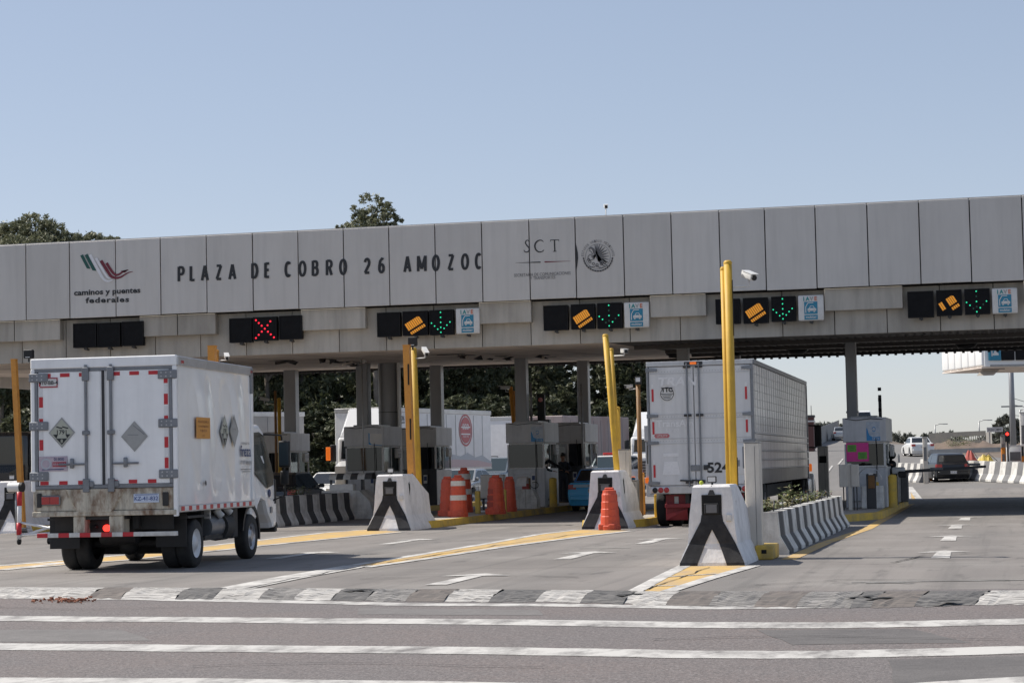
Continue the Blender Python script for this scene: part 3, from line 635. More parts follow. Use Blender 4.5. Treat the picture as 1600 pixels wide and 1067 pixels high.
word(b, 'SECRETARIA DE COMUNICACIONES', 168, 602, 812, 574, 34, 'letter_grey', 0, 1, 780, 350, 7.273); word(b, 'Y TRANSPORTES', 352, 634, 638, 622, 34, 'letter_grey', 0, 1, 780, 350, 7.273)
part(b, 'ministry_lettering', canopy)
b = B(); poly(b, [(866, 200), (880, 262), (893, 330), (896, 390), (888, 470), (874, 540)], f4, 'letter')
EC = (1122, 370)
for i, ch in enumerate('ESTADOS UNIDOS MEXICANOS'):              # lettering round the upper half
    if ch == ' ': continue
    a = R(176-(172/23)*i); glyph(b, ch, EC[0]+162*math.cos(a), EC[1]-162*math.sin(a), 28, 15, 'letter_grey', 0, ox=780, oy=350, sc=7.273, rot=math.pi/2-a)
for i in range(17):                                              # laurel and oak below
    a = R(188+164*i/16); r = 165; cx, cy = EC[0]+r*math.cos(a), EC[1]-r*math.sin(a); t = a+math.pi/2
    for da, rr in ((.5, 17), (-.5, 17)):
        q = [(cx+math.cos(t+da)*s*rr-math.sin(t+da)*w, cy-math.sin(t+da)*s*rr-math.cos(t+da)*w) for s, w in ((-1, 0), (-.3, 6), (.5, 5), (1, 0), (.5, -5), (-.3, -6))]; poly(b, q, f4, 'letter_grey')
for i in range(12):                                              # the eagle's raised wing, feather by feather
    a = R(100-13.2*i); s0 = (1105+i*1.5, 335+i*7); L = 92+44*math.sin(math.pi*(i+1)/13); e = (s0[0]+math.cos(a)*L, s0[1]-math.sin(a)*L)
    stroke(b, [s0, ((s0[0]+e[0])/2, (s0[1]+e[1])/2-4), e], [13, 17, 5], f4, 'letter_grey')
for i in range(7):
    a = R(200+11*i); s0 = (1100-i*3, 352+i*4); L = 62-i*3; stroke(b, [s0, (s0[0]+math.cos(a)*L, s0[1]-math.sin(a)*L*.6)], [14, 4], f4, 'letter_grey')
p = smooth([(1150, 420), (1118, 372), (1088, 330), (1068, 290), (1044, 272), (1022, 286)]); stroke(b, p, [46-34*(i/(len(p)-1)) for i in range(len(p))], f4, 'letter_grey')
p = smooth([(1020, 300), (1046, 318), (1060, 345), (1030, 350), (1008, 380), (1030, 410), (1072, 400)]); stroke(b, p, 8, f4, 'letter_grey')
for s in (0, 1, 2, 3): stroke(b, [(1168+s*9, 398+s*9), (1205+s*10, 420+s*4)], [12, 5], f4, 'letter_grey')
for cx, cy in ((1030, 430), (1070, 452), (1112, 462), (1160, 455), (1200, 440), (1015, 405)):
    disc(b, (cx, cy), 17, f4, 'letter_grey', 10, 9); 
for s in range(9): stroke(b, [(1022+s*24, 480+14*math.sin(s*1.4)), (1044+s*24, 494-10*math.sin(s))], 9, f4, 'letter_grey')
disc(b, EC, 143, f4, 'letter_faint', 40, 139)
part(b, 'eagle_crest', canopy)
# ------------------------------------------------------------ lane signals and lane signs on the canopy
SG = 'lane signals along the canopy'
def face_fn(x0, x1, z0, z1, y): return lambda u, v: (x0+(x1-x0)*u, y, z0+(z1-z0)*v)
def dots(b, pts, fn, k, r=.035):
    for u, v in pts: disc(b, (u, v), r, fn, k, 10)
def signal(x0, y0, x1, y1, kind, label):
    ym = (y0+y1)/2; xm = (x0+x1)/2; Y0 = YF+.06
    xa, xb = PY(x0, ym, Y0).x, PY(x1, ym, Y0).x; za, zb = PY(xm, y1, Y0).z, PY(xm, y0, Y0).z; w = xb-xa; h = zb-za
    t = thing('lane_sign' if kind == 'sign' else 'lane_signal', label, 'lane sign' if kind == 'sign' else 'lane signal', ((xa+xb)/2, Y0, za), 0, SG)
    b = B(); 
    if kind == 'sign': b.box(-w/2, w/2, 0, .10, 0, h, 'sign_white', .035, 3)
    else:
        b.box(-w/2, w/2, .02, .2, 0, h, 'screen_frame', .01)
        for a in ((-w/2, -w/2+.03, 0, h), (w/2-.03, w/2, 0, h), (-w/2+.03, w/2-.03, 0, .03), (-w/2+.03, w/2-.03, h-.03, h)): b.box(a[0], a[1], 0, .03, a[2], a[3], 'screen_frame')
    b.obj('panel' if kind == 'sign' else 'housing', t)
    b = B(); b.cyl((0, .1, -.05), (0, .3, -.05), .025, 'bracket'); b.box(-.05, .05, .06, .14, -.06, 0, 'bracket'); b.box(-.04, .04, .1, .36, .02, .08, 'bracket'); b.obj('bracket', t)
    fn = face_fn(-w/2, w/2, 0, h, .012)
    if kind != 'sign':
        b = B(); b.box(-w/2+.032, w/2-.032, .016, .02, .032, h-.032, 'screen'); b.obj('screen', t)
    b = B()
    if kind == 'cross':
        dots(b, [(.13, .87), (.25, .75), (.37, .63), (.5, .5), (.63, .37), (.75, .25), (.88, .12), (.12, .12), (.24, .25), (.37, .38), (.62, .64), (.74, .8)], fn, 'led_red', .04); b.obj('cross_lamps', t)
    if kind in ('arrow', 'arrow_dim'):
        p = [(.47, .9), (.47, .7), (.47, .5), (.47, .3), (.47, .1), (.08, .48), (.21, .36), (.34, .23), (.61, .25), (.73, .38), (.86, .5)]
        if kind == 'arrow_dim': dots(b, [p[1], p[3], p[7], p[9]], fn, 'led_dim', .035); p = [p[0], p[2], p[4], p[5], p[6], p[8], p[10]]
        dots(b, p, fn, 'led_green', .028); b.obj('arrow_lamps', t)
    if kind in ('card', 'card_broken'):
        cs, sn = math.cos(R(31)), math.sin(R(31))
        def T(u, v): return fn(.5+(u*cs-v*sn), .5+(u*sn+v*cs))
        for i in range(8):
            u0 = -.38+i*.085
            if kind == 'card_broken' and i in (2, 3): continue
            poly(b, [(u0, -.13), (u0+.07, -.13), (u0+.07, .19-(.06 if i == 7 else 0)), (u0, .19)], T, 'led_amber')
            if kind == 'card_broken' and i < 3: continue
            poly(b, [(u0+.01, -.33), (u0+.075, -.33), (u0+.075, -.21), (u0+.01, -.21)], T, 'led_amber')
        b.obj('card_symbol', t)
    if kind == 'sign':
        fn = face_fn(-w/2, w/2, 0, h, -.006)
        poly(b, [(.24, .26), (.76, .26), (.76, .74), (.24, .74)], fn, 'sign_blue'); poly(b, [(.24, .045), (.76, .045), (.76, .22), (.24, .22)], fn, 'sign_blue'); b.obj('blue_panel', t)
        f2 = face_fn(-w/2, w/2, 0, h, -.010); b = B()
        stroke(b, [(.30, .31), (.30, .54), (.39, .695), (.60, .70)], .032, f2, 'sign_white')
        poly(b, [(.37, .38), (.71, .38), (.71, .47), (.65, .49), (.60, .58), (.48, .58), (.43, .49), (.37, .47)], f2, 'sign_white'); poly(b, [(.46, .49), (.62, .49), (.585, .56), (.495, .56)], face_fn(-w/2, w/2, 0, h, -.013), 'sign_blue'); poly(b, [(.40, .33), (.46, .33), (.46, .40), (.40, .40)], f2, 'sign_white'); poly(b, [(.60, .33), (.66, .33), (.66, .40), (.60, .40)], f2, 'sign_white')
        vs, fs = text_geo('multitag', 1, 1, .02); mx = max(abs(v[0]) for v in vs); b.add([f2(.5+v[0]/mx*.21, .10+v[1]*.13) for v in vs], fs, 'sign_white'); b.obj('car_symbol', t)
        b = B()
        for ch, u, k in (('I', .245, 'sign_teal'), ('A', .36, 'sign_teal'), ('V', .52, 'sign_orange' if False else 'placard'), ('E', .69, 'sign_orange')):
            vs, fs = text_geo(ch, 1, 1, .04, 'LEFT'); b.add([fn(u+v[0]*.21-(.04 if ch == 'I' else .05), .78+v[1]*.22) for v in vs], fs, k)
        b.obj('lettering', t)
    return t
where = ['at the far left end of the canopy', 'over the white box truck lane', 'under the end of the plaza name', 'below the ministry lettering', 'just right of the tall yellow pole', 'at the right end of the canopy']
rects = [[(114, 505, 150, 543, 'off'), (152, 504, 187, 542, 'off'), (190, 502, 223, 540, 'off')],
 [(358, 497, 393, 535, 'off'), (395, 495, 432, 532, 'cross'), (436, 493, 471, 530, 'off')],
 [(589, 488, 625, 526, 'off'), (629, 486, 668, 524, 'card'), (671, 484, 708, 523, 'arrow'), (712, 481.5, 749, 521.5, 'sign')],
 [(849, 477, 887, 516, 'off'), (892, 475, 929, 514, 'card'), (933, 473, 972, 513, 'arrow_dim'), (975, 472, 1014, 512, 'sign')],
 [(1118, 467, 1156, 506, 'off'), (1161, 465, 1200, 505, 'card'), (1205, 463, 1243, 502, 'arrow'), (1247, 461, 1287, 501, 'sign')],
 [(1418, 455, 1459, 496, 'off'), (1463, 453, 1503, 493, 'card_broken'), (1507, 451, 1547, 491, 'arrow_dim'), (1550, 450, 1590, 490, 'sign')]]
nm = {'cross': 'black lane signal lit with a red cross', 'arrow': 'black lane signal lit with a green down arrow', 'arrow_dim': 'black lane signal with a patchy green down arrow', 'card': 'black lane signal showing an amber striped card', 'card_broken': 'black lane signal with a broken amber card', 'sign': 'white lane sign with a blue car panel'}
for gi, g in enumerate(rects):
    for j, r in enumerate(g):
        if r[4] == 'off':
            if gi == 0: lb = ('left', 'middle', 'right')[j]+' of the three unlit black lane signals at the far left end of the canopy'
            elif gi == 1: lb = 'unlit black lane signal '+('left' if j == 0 else 'right')+' of the red cross signal'
            else: lb = 'unlit black lane signal '+where[gi]
        else: lb = nm[r[4]]+', '+where[gi]
        signal(*r, lb)

# ------------------------------------------------------------ islands
IG = 'concrete islands between the toll lanes'
def island(L, label, h=.18, kerb=.16):
    """L: plan outline, counter-clockwise, world metres"""
    cx = sum(p[0] for p in L)/len(L); cy = sum(p[1] for p in L)/len(L)
    t = thing('toll_island', label, 'traffic island', (cx, cy, 0), 0, IG)
    inn = []
    n = len(L)
    for i in range(n):
        p0, p, p1 = Vector(L[i-1]), Vector(L[i]), Vector(L[(i+1) % n]); d0 = (p-p0).normalized(); d1 = (p1-p).normalized()
        n0 = Vector((-d0.y, d0.x)); n1 = Vector((-d1.y, d1.x)); m = (n0+n1).normalized(); inn.append(p+m*kerb/max(.4, m.dot(n0)))
    b = B(); V = [(p[0], p[1], 0) for p in L]+[(p[0]+(q.x-p[0])*.12, p[1]+(q.y-p[1])*.12, h) for p, q in zip(L, inn)]+[(q.x, q.y, h+random.uniform(-.006, .006)) for q in inn]
    b.add(V, [(j*n+i, j*n+(i+1) % n, (j+1)*n+(i+1) % n, (j+1)*n+i) for j in (0, 1) for i in range(n)], 'kerb_yellow'); part(b, 'kerb', t)
    b = B(); b.add([(q.x, q.y, h-.004) for q in inn], [tuple(range(n))], 'conc_top'); part(b, 'slab', t); return t
def band_outline(x0, x1, y0, y1, nose, step=2.6):
    xm = (x0+x1)/2; r = []; y = y0+nose
    while y < y1: r.append((x1+random.uniform(-.02, .02), y)); y += step
    r.append((x1, y1)); l = []; y = y1
    while y > y0+nose: l.append((x0+random.uniform(-.02, .02), y)); y -= step
    return [(xm+.28, y0)]+r+l+[(x0, y0+nose), (xm-.28, y0)]
island(band_outline(-16.0, -14.42, 52.2, 82, 1.0), 'yellow kerbed toll island carrying the orange barrels and the middle booth')
island(band_outline(-10.2, -8.62, 50.4, 80, 1.0), 'yellow kerbed toll island between the blue taxi and the semi trailer')
island(band_outline(-5.15, -3.05, 52.6, 70, 2.2), 'yellow kerbed toll island under the booth with the pink notice')
island(band_outline(-21.9, -20.3, 62.4, 82, 1.0), 'yellow kerbed toll island behind the left striped planter')
island(band_outline(-27.4, -25.9, 54.5, 82, 1.0), 'yellow kerbed toll island at the far left behind the box truck')
for x0, y0, x1, y1, lb in ((1180, 875, 1206, 858, 'yellow concrete block at the foot of the nearest crash block'),):
    c = G((x0+x1)/2, y0); t = thing('kerb_block', lb, 'kerb block', (c.x+.0, c.y+.55, 0)); b = B(); b.box(-.14, .14, -.45, .5, 0, .23, 'kerb_yellow', .025, 2); b.obj('block', t); b = B(); b.box(-.04, .04, -.456, -.452, .10, .16, 'hole'); b.obj('slot', t)

# ------------------------------------------------------------ crash blocks with the painted black chevron
def crash_block(loc, rz, label, s=1.0, ball=True, lamp=True):
    t = thing('crash_block', label, 'crash block', loc, rz, 'white concrete crash blocks at the island ends'); t.scale = (s, s, s)
    zs = [(0, .49, 0, 2.25), (.05, .485, .005, 2.24), (.19, .43, .055, 2.17), (.33, .372, .10, 2.1), (.54, .353, .11, 2.08), (.76, .333, .12, 2.04), (.98, .312, .13, 1.5), (1.17, .295, .14, 1.04), (1.205, .27, .17, 1.0)]
    b = B(); V = []; per = 14
    for z, w, y0, y1 in zs:
        ring = [(-w+2*w*i/4, y0) for i in range(4)]+[(w, y0+(y1-y0)*i/3) for i in range(3)]+[(w-2*w*i/4, y1) for i in range(4)]+[(-w, y1-(y1-y0)*i/3) for i in range(3)]
        V += [(x+random.uniform(-.008, .008), y, z) for x, y in ring]
    F = [(j*per+i, j*per+(i+1) % per, (j+1)*per+(i+1) % per, (j+1)*per+i) for j in range(len(zs)-1) for i in range(per)]
    b.add(V, F+[tuple(range((len(zs)-1)*per, len(zs)*per))], 'white_paint'); b.obj('body', t)
    def yf(z): return lerp_tab([(q[0], q[2]) for q in zs], z)-.012
    fn = lambda u, v: (u, yf(v), v)
    b = B(); lv = [0.004, .05, .19, .33, .54, .66]
    ou = [(.0, .49), (.05, .482), (.33, .35), (.66, .17)]; iu = [(0, .225), (.05, .21), (.33, .105), (.54, .0), (.66, 0)]
    for a, c in zip(lv, lv[1:]):
        for sg in (-1, 1):
            q = [(sg*lerp_tab(ou, a), a), (sg*lerp_tab(iu, a), a), (sg*lerp_tab(iu, c), c), (sg*lerp_tab(ou, c), c)]
            if q[1] == q[2]: pass
            b.add([fn(*p) for p in q], [(0, 1, 2, 3)], 'black_paint')
    b.add([fn(-.17, .66), fn(.17, .66), fn(.155, .76), fn(-.155, .76)], [(0, 1, 2, 3)], 'black_paint'); b.add([fn(-.055, 1.06), fn(.055, 1.06), fn(.0, 1.2)], [(0, 1, 2)], 'black_paint')
    b.obj('painted_chevron', t)
    b = B(); y = yf(.87)
    b.box(-.15, .15, y-.012, y+.06, .755, 1.06, 'hole', .01); b.box(-.11, .11, y-.03, y, .77, .93, 'black', .01); b.obj('lamp_recess', t)
    b = B(); b.box(-.08, .08, y-.036, y-.031, .79, .91, 'grey_paint'); b.obj('lamp_glass', t)
    b = B(); b.box(.215, .30, yf(.7)-.03, yf(.7)+.02, .66, .76, 'sign_white', .008); b.obj('junction_box', t)
    b = B(); b.add([(.336, .5, .70), (.318, .5, .96), (.312, .62, 1.02), (.33, .6, .74)], [(0, 1, 2, 3)], 'hole'); b.add([(.318, .52, .93), (.31, .5, 1.0), (.306, .6, 1.05)], [(0, 1, 2)], 'hole'); b.obj('chipped_crack', t)
    if lamp:
        b = B(); b.box(-.07, .07, .2, .26, 1.235, 1.335, 'black', .01); b.cyl((0, .25, 1.2), (0, .25, 1.25), .015, 'black'); b.obj('floodlight', t)
        b = B(); b.box(-.056, .056, .192, .199, 1.25, 1.32, 'lamp_clear'); b.obj('floodlight_lens', t)
    return t
near = crash_block((-4.28, 31.45, 0), .0, 'nearest white concrete crash block with a black chevron and a tennis ball on top')
t = tag(B().lathe([(0, -.034), (.02, -.027), (.033, -.008), (.033, .008), (.02, .027), (0, .034)], 'tennis', n=16).obj('tennis_ball'), 'yellow green tennis ball on top of the nearest crash block', 'ball')
t.location = (-4.28-.16, 31.45+.22, 1.205+.034)
crash_block((-15.08, 51.1, 0), .0, 'white concrete crash block with black chevron at the island with the orange barrels', 1.17)
crash_block((-9.36, 50.0, 0), .0, 'white concrete crash block behind the single plain orange barrel', 1.16, lamp=False)
crash_block((-27.0, 54.2, 0), .0, 'white concrete crash block cut by the left edge, behind the box truck', 1.2)

# ------------------------------------------------------------ striped planters
def planter(x0, x1, y0, y1, h, n, label, first_black=True):
    t = thing('striped_planter', label, 'planter', ((x0+x1)/2, y0, 0)); w = (x1-x0)/2; L = y1-y0
    pr = [(w, 0), (w, .08*h), (w*.76, .43*h), (w*.70, h)]
    st = L/n
    for sg in (-1, 1):
      b = B()
      for i in range(n):
        k = 'barrier_black' if (i % 2 == 0) == first_black else 'barrier_white'; a, c = i*st, (i+1)*st
        e = .012 if i % 2 else 0
        if True:
            V = [(sg*(x+e), y, z) for y in (a, c) for x, z in pr]+[(sg*w*.33, y, h) for y in (a, c)]
            b.add(V, [(0, 1, 5, 4), (1, 2, 6, 5), (2, 3, 7, 6), (3, 8, 9, 7)], k)
            b.add([V[0], V[1], V[2], V[3], V[8], (sg*w*.33, a, 0)], [tuple(range(6))], k); b.add([V[4], V[5], V[6], V[7], V[9], (sg*w*.33, c, 0)], [tuple(range(6))], k)
      b.obj('striped_wall', t)
    ol = [(-w, 0), (-w, .08*h), (-w*.76, .43*h), (-w*.7, h), (w*.7, h), (w*.76, .43*h), (w, .08*h), (w, 0)]
    b = B(); b.prism(ol, -.12, -.013, 'barrier_white', 'Y'); b.prism(ol, L+.013, L+.12, 'barrier_white', 'Y'); b.obj('end_wall', t)
    b = B(); b.box(-w*.32, w*.32, -.01, L+.01, .02, h-.07, 'earth'); b.obj('soil', t)
    b = B()
    for i in range(int(L/1.6)):
        y = .6+i*1.6; b.tube([(w*.45, y, h-.02), (w*.45+random.uniform(-.03, .03), y+.03, h+.1), (w*.45+random.uniform(-.1, .1), y+.08, h+.17)], .012, 'dark_steel', 5)
    b.obj('rebar', t); return t
planter(-4.62, -3.50, 35.2, 49.2, .70, 20, 'black and white striped concrete planter behind the nearest crash block')
planter(-20.95, -19.82, 55.6, 63.4, .84, 13, 'black and white striped concrete planter just right of the box truck cab')
mk('leaf_a', (.085, .115, .035), .6, dirt=(.16, .16, .07), amt=.6, scale=4); mk('leaf_dry', (.20, .18, .09), .7); mk('petal', (.65, .58, .2), .6); mk('petal_w', (.7, .7, .66), .6)
def weed(loc, r, h, label, k='leaf_a', fl=None, n=60, group='weeds growing in the striped planters'):
    b = B()
    for i in range(n):
        a = random.uniform(0, 6.28); rr = r*random.random()**.6; z1 = h*random.uniform(.35, 1); x, y = math.cos(a)*rr, math.sin(a)*rr
        for j in range(3):
            px, py, pz = x*(.4+.3*j), y*(.4+.3*j), z1*(.4+.3*j); d = random.uniform(0, 6.28); s = random.uniform(.03, .06)*(1+h)
            b.add([(px, py, pz), (px+math.cos(d)*s, py+math.sin(d)*s, pz+s*.5), (px+math.cos(d)*s*2, py+math.sin(d)*s*2, pz+s*random.uniform(.1, .9)), (px+math.cos(d+.6)*s, py+math.sin(d+.6)*s, pz+s*.35)], [(0, 1, 2, 3)], k if random.random() < .8 else 'leaf_dry')
        if fl and i % 6 == 0: b.hull([(x+random.uniform(-.03, .03), y+random.uniform(-.03, .03), z1+random.uniform(0, .04)) for _ in range(6)], fl)
    o = tag(b.obj('weed', fix=False), label, 'plant', group); o.location = loc; return o
weed((-4.06, 36.4, .63), .4, .24, 'weed clump at the near end of the planter behind the nearest crash block', n=90)
weed((-4.06, 38.6, .63), .45, .20, 'second weed clump along the planter, dry at its tips', 'leaf_dry', n=70)
weed((-4.06, 41.0, .63), .25, .42, 'tallest weed sprouting in the middle of the right planter', n=50)
weed((-4.06, 43.4, .63), .45, .20, 'low leafy weed patch past the middle of the right planter', fl='petal', n=80)
weed((-4.06, 46.6, .63), .4, .24, 'weed clump with red tinged tips at the far end of the right planter', fl='gravel_red', n=80)
weed((-20.4, 56.6, .77), .4, .34, 'weed with small white flowers in the left planter beside the truck cab', fl='petal_w', n=70)
weed((-20.4, 59.6, .77), .4, .3, 'spiky green weed in the middle of the left planter', n=60)

# ------------------------------------------------------------ booths
BG = 'toll booths under the canopy'
def booth(x0, x1, y0, y1, top, z0, label, style='front', notes=None, back=False):
    t = thing('toll_booth', label, 'toll booth', ((x0+x1)/2, y0, z0), 0, BG)
    w = (x1-x0)/2; d = y1-y0; H = top-z0; zr = H-.68; zw = H*.45
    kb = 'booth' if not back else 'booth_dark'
    b = B(); b.box(-w-.03, w+.03, -.06, d+.06, zr, H, 'booth', .012); b.box(-w*.7, w*.6, .3, d-.3, H+.002, H+.06, 'steel', .01)
    b.box(-w+.05, w-.05, .02, d-.02, zr-.05, zr-.002, 'booth_light'); b.obj('roof_box', t)
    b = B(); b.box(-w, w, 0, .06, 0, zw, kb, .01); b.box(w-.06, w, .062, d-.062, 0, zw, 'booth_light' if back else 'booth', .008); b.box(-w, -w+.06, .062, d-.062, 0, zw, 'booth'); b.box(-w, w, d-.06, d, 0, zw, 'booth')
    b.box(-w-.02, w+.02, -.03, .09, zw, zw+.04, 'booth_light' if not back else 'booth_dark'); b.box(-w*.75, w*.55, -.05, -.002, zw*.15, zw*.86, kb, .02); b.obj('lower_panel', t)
    b = B()
    for px, py in ((-w, 0), (w-.06, 0), (-w, d-.06), (w-.06, d-.06), (w-.06, d*.45)): b.box(px, px+.06, py, py+.06, zw+.04, zr-.05, 'booth_light' if px > 0 else 'booth')
    if back:
        b.box(-.02, .04, .0, .05, .05, zr-.05, 'booth_light'); b.box(-w+.07, -.022, .0, .03, zr-.16, zr-.06, 'steel')
        for xx in (-w+.07, -.08): b.box(xx, xx+.055, -.01, .03, .1, zr-.162, 'steel')
    b.obj('window_frame', t)
    b = B(); b.box(-w+.06, w-.06, .015, .025, zw+.04, zr-.05, 'booth_glass'); b.obj('front_window', t)
    b = B(); b.box(w-.035, w-.025, .062, d*.45, zw+.04, zr-.05, 'clear_glass'); b.box(-w+.025, -w+.035, .062, d-.062, zw+.04, zr-.05, 'booth_glass'); b.box(-w+.06, w-.06, d-.035, d-.025, zw+.04, zr-.05, 'clear_glass'); b.obj('side_window', t)
    b = B(); b.box(-w+.07, w-.3, .12, .6, zw-.06, zw-.01, 'booth_dark'); b.box(-w+.2, -w+.62, .2, .26, zw+.05, zw+.36, 'black', .01); b.box(-w+.38, -w+.44, .22, .25, zw-.02, zw+.06, 'black')
    b.hull([(.02+.3*math.cos(a)*random.uniform(.7, 1), .55+.25*math.sin(a), zw+.12+q*.34) for q in (0, 1) for a in [i*.7 for i in range(9)]], 'booth_dark' if not back else 'black', True)
    b.box(-w+.075, w-.075, d-.3, d-.1, 0.02, zw-.1, 'booth_dark'); b.obj('counter', t)
    b = B(); b.box(-w-.02, w+.02, d*.2, d*.95, -.001+0, .05, 'conc_top'); b.obj('plinth', t)
    b = B(); b.box(w+.003, w+.12, d*.62, d*.62+.5, zr-.42, zr-.08, 'booth_light', .02)
    for i in range(6): b.box(w+.121, w+.126, d*.62+.04, d*.62+.46, zr-.39+.05*i, zr-.37+.05*i, 'dark_steel')
    b.obj('air_conditioner', t)
    b = B(); b.tube([(w*.55, -.07, zr+.1), (w*.57, -.075, zw+.1), (w*.5, -.075, zw*.4), (w*.52, -.06, .03)], .013, 'black', 6); b.tube([(-w*.9, -.075, H-.02), (-w*.4, -.085, H-.07), (w*.3, -.08, H-.03), (w*.9, -.08, H-.06)], .01, 'black', 6); b.obj('cable', t)
    b = B(); b.box(w*.30, w*.52, -.075, -.052, zw*.62, zw*.86, 'sign_white', .006); b.box(w*.33, w*.49, -.079, -.0755, zw*.70, zw*.82, 'navy'); b.obj('intercom', t)
    if notes:
        for nm_, fn in notes: fn(t, nm_, w, d, H, zr, zw)
    return t
def sticker(u0, u1, v0, v1):
    def f(t, nm_, w, d, H, zr, zw):
        fn = face_fn(-w+2*w*u0, -w+2*w*u1, zr+.68*v0, zr+.68*v1, -.068); b = B()
        poly(b, [(0, 0), (1, 0), (1, 1), (0, 1)], fn, 'sticker_pale'); f2 = face_fn(-w+2*w*u0, -w+2*w*u1, zr+.68*v0, zr+.68*v1, -.072)
        poly(b, [(0, 0), (1, 0), (1, .2), (.45, .18), (.2, .3), (.08, .62), (0, .7)], f2, 'sticker_blue'); disc(b, (.55, .6), .14, f2, 'sticker_blue', 14, .1)
        stroke(b, [(.3, .48), (.55, .66), (.9, .40)], .05, f2, 'booth'); vs, fs = text_geo('IAVE', 1, 1.1, .02); mx = max(abs(v[0]) for v in vs)
        f3 = face_fn(-w+2*w*u0, -w+2*w*u1, zr+.68*v0, zr+.68*v1, -.075); b.add([f3(.68+v[0]/mx*.27, .04+v[1]*.16) for v in vs], fs, 'sticker_pale'); b.obj('sticker', t)
    return ('sticker', f)
def torn(t, nm_, w, d, H, zr, zw):
    fn = face_fn(-w, w, zr, zr+.68, -.068); b = B(); poly(b, [(.64, .02), (.98, 0), (.98, .6), (.66, .64)], fn, 'booth_light'); f2 = face_fn(-w, w, zr, zr+.68, -.072)
    poly(b, [(.63, .1), (.66, .07), (.98, .0), (.98, .03), (.7, .1), (.655, .2), (.66, .64), (.63, .66)], f2, 'sticker_blue'); b.obj('torn_sticker', t)
def pink(t, nm_, w, d, H, zr, zw):
    f = face_fn(-w+.05, -w+.67, zr-.54, zr-.02, -.016); b = B(); poly(b, [(0, 0), (1, 0), (1, 1), (0, 1)], f, 'pink'); b.obj('pink_notice', t)
    f = face_fn(-w+.05, -w+.67, zr-.54, zr-.02, -.020); g = face_fn(-w+.05, -w+.67, zr-.54, zr-.02, -.023)
    for u0, v0 in ((.05, .52), (.52, .12)):
        b = B(); poly(b, [(u0, v0), (u0+.4, v0), (u0+.4, v0+.38), (u0, v0+.38)], f, 'note_green')
        for i in range(3): stroke(b, [(u0+.06+.03*i, v0+.29-.1*i), (u0+.34-.03*i, v0+.29-.1*i)], .025, g, 'booth_dark')
        b.obj('green_note', t)
booth(-4.34, -3.20, 60.0, 63.2, 2.69, .18, 'grey toll booth with a bright pink notice in its window, on the right island', notes=[sticker(.55, .88, .05, .82), ('pink', pink)])
booth(-16.25, -14.98, 69.3, 71.5, 3.0, .18, 'grey toll booth beside the blue taxi, with a dark window and small blue sticker', notes=[sticker(.66, .985, .05, .8)])
booth(-21.98, -20.62, 69.4, 71.5, 3.02, .18, 'grey toll booth with a torn blue sticker, behind the striped awning', notes=[('torn', torn)])
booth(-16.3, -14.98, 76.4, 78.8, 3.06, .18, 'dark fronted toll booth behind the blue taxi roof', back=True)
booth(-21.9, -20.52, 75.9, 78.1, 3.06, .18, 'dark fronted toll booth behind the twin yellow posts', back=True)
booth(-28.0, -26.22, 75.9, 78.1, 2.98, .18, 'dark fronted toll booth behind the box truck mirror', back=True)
t = booth(-15.5, -13.9, 93, 95.4, 3.22, .05, 'far grey toll booth with an orange stripe, left of the semi trailer')
b = B(); w = .8; b.box(-w-.035, w+.035, -.062, 2.46, .62, .86, 'glow_orange'); b.obj('orange_stripe', t)
# ------------------------------------------------------------ posts, cameras, lamps
PG = 'tall posts at the island ends'
def post(px, ptop, Y, r, k, label, zb=.15, lean=(0, 0), square=False, slots=0, cat='post', name='tall_post', cap=True, ywid=None):
    """a tall post whose head stands at photograph pixel (px, ptop) at depth Y"""
    q = PY(px, ptop, Y); t = thing(name, label, cat, (q.x-lean[0], Y-lean[1], zb), 0, PG); H = q.z-zb
    b = B()
    if square:
        w = r; d = ywid or r
        V = [(sx*w+lx, sy*d+ly, z) for z, lx, ly in ((0, 0, 0), (H, lean[0], lean[1])) for sx, sy in ((-1, -1), (1, -1), (1, 1), (-1, 1))]
        b.add(V, [(3, 2, 1, 0), (4, 5, 6, 7), (0, 1, 5, 4), (1, 2, 6, 5), (2, 3, 7, 6), (3, 0, 4, 7)], k)
    else: b.tube([(0, 0, 0), (lean[0]/2, lean[1]/2, H/2), (lean[0], lean[1], H)], r, k, 16)
    b.obj('shaft', t)
    if cap:
        b = B(); b.lathe([(r*1.02, -.03), (r*1.08, .0), (r*.7, .03), (0, .035)], k, (lean[0], lean[1], H), 14) if not square else b.box(lean[0]-r*1.1, lean[0]+r*1.1, lean[1]-(ywid or r)*1.1, lean[1]+(ywid or r)*1.1, H+.001, H+.02, k); b.obj('cap', t)
    if slots:
        b = B()
        for i in range(slots):
            z = H*(.22+.62*i/max(1, slots-1)); x = lean[0]*z/H+r*.55
            b.box(x-.018, x+.02, -(ywid or r)-.012, -(ywid or r)+.0, z-.3, z+.25, 'hole') if square else b.box(x+r*.38, x+r*.52, -r*.35, r*.35, z-.45, z+.45, 'hole')
        b.obj('slot', t)
    b = B(); b.box(-r*2.2, r*2.2, -r*2.2, r*2.2, 0, .02, k if not square else 'steel'); b.obj('base_plate', t)
    return t, q
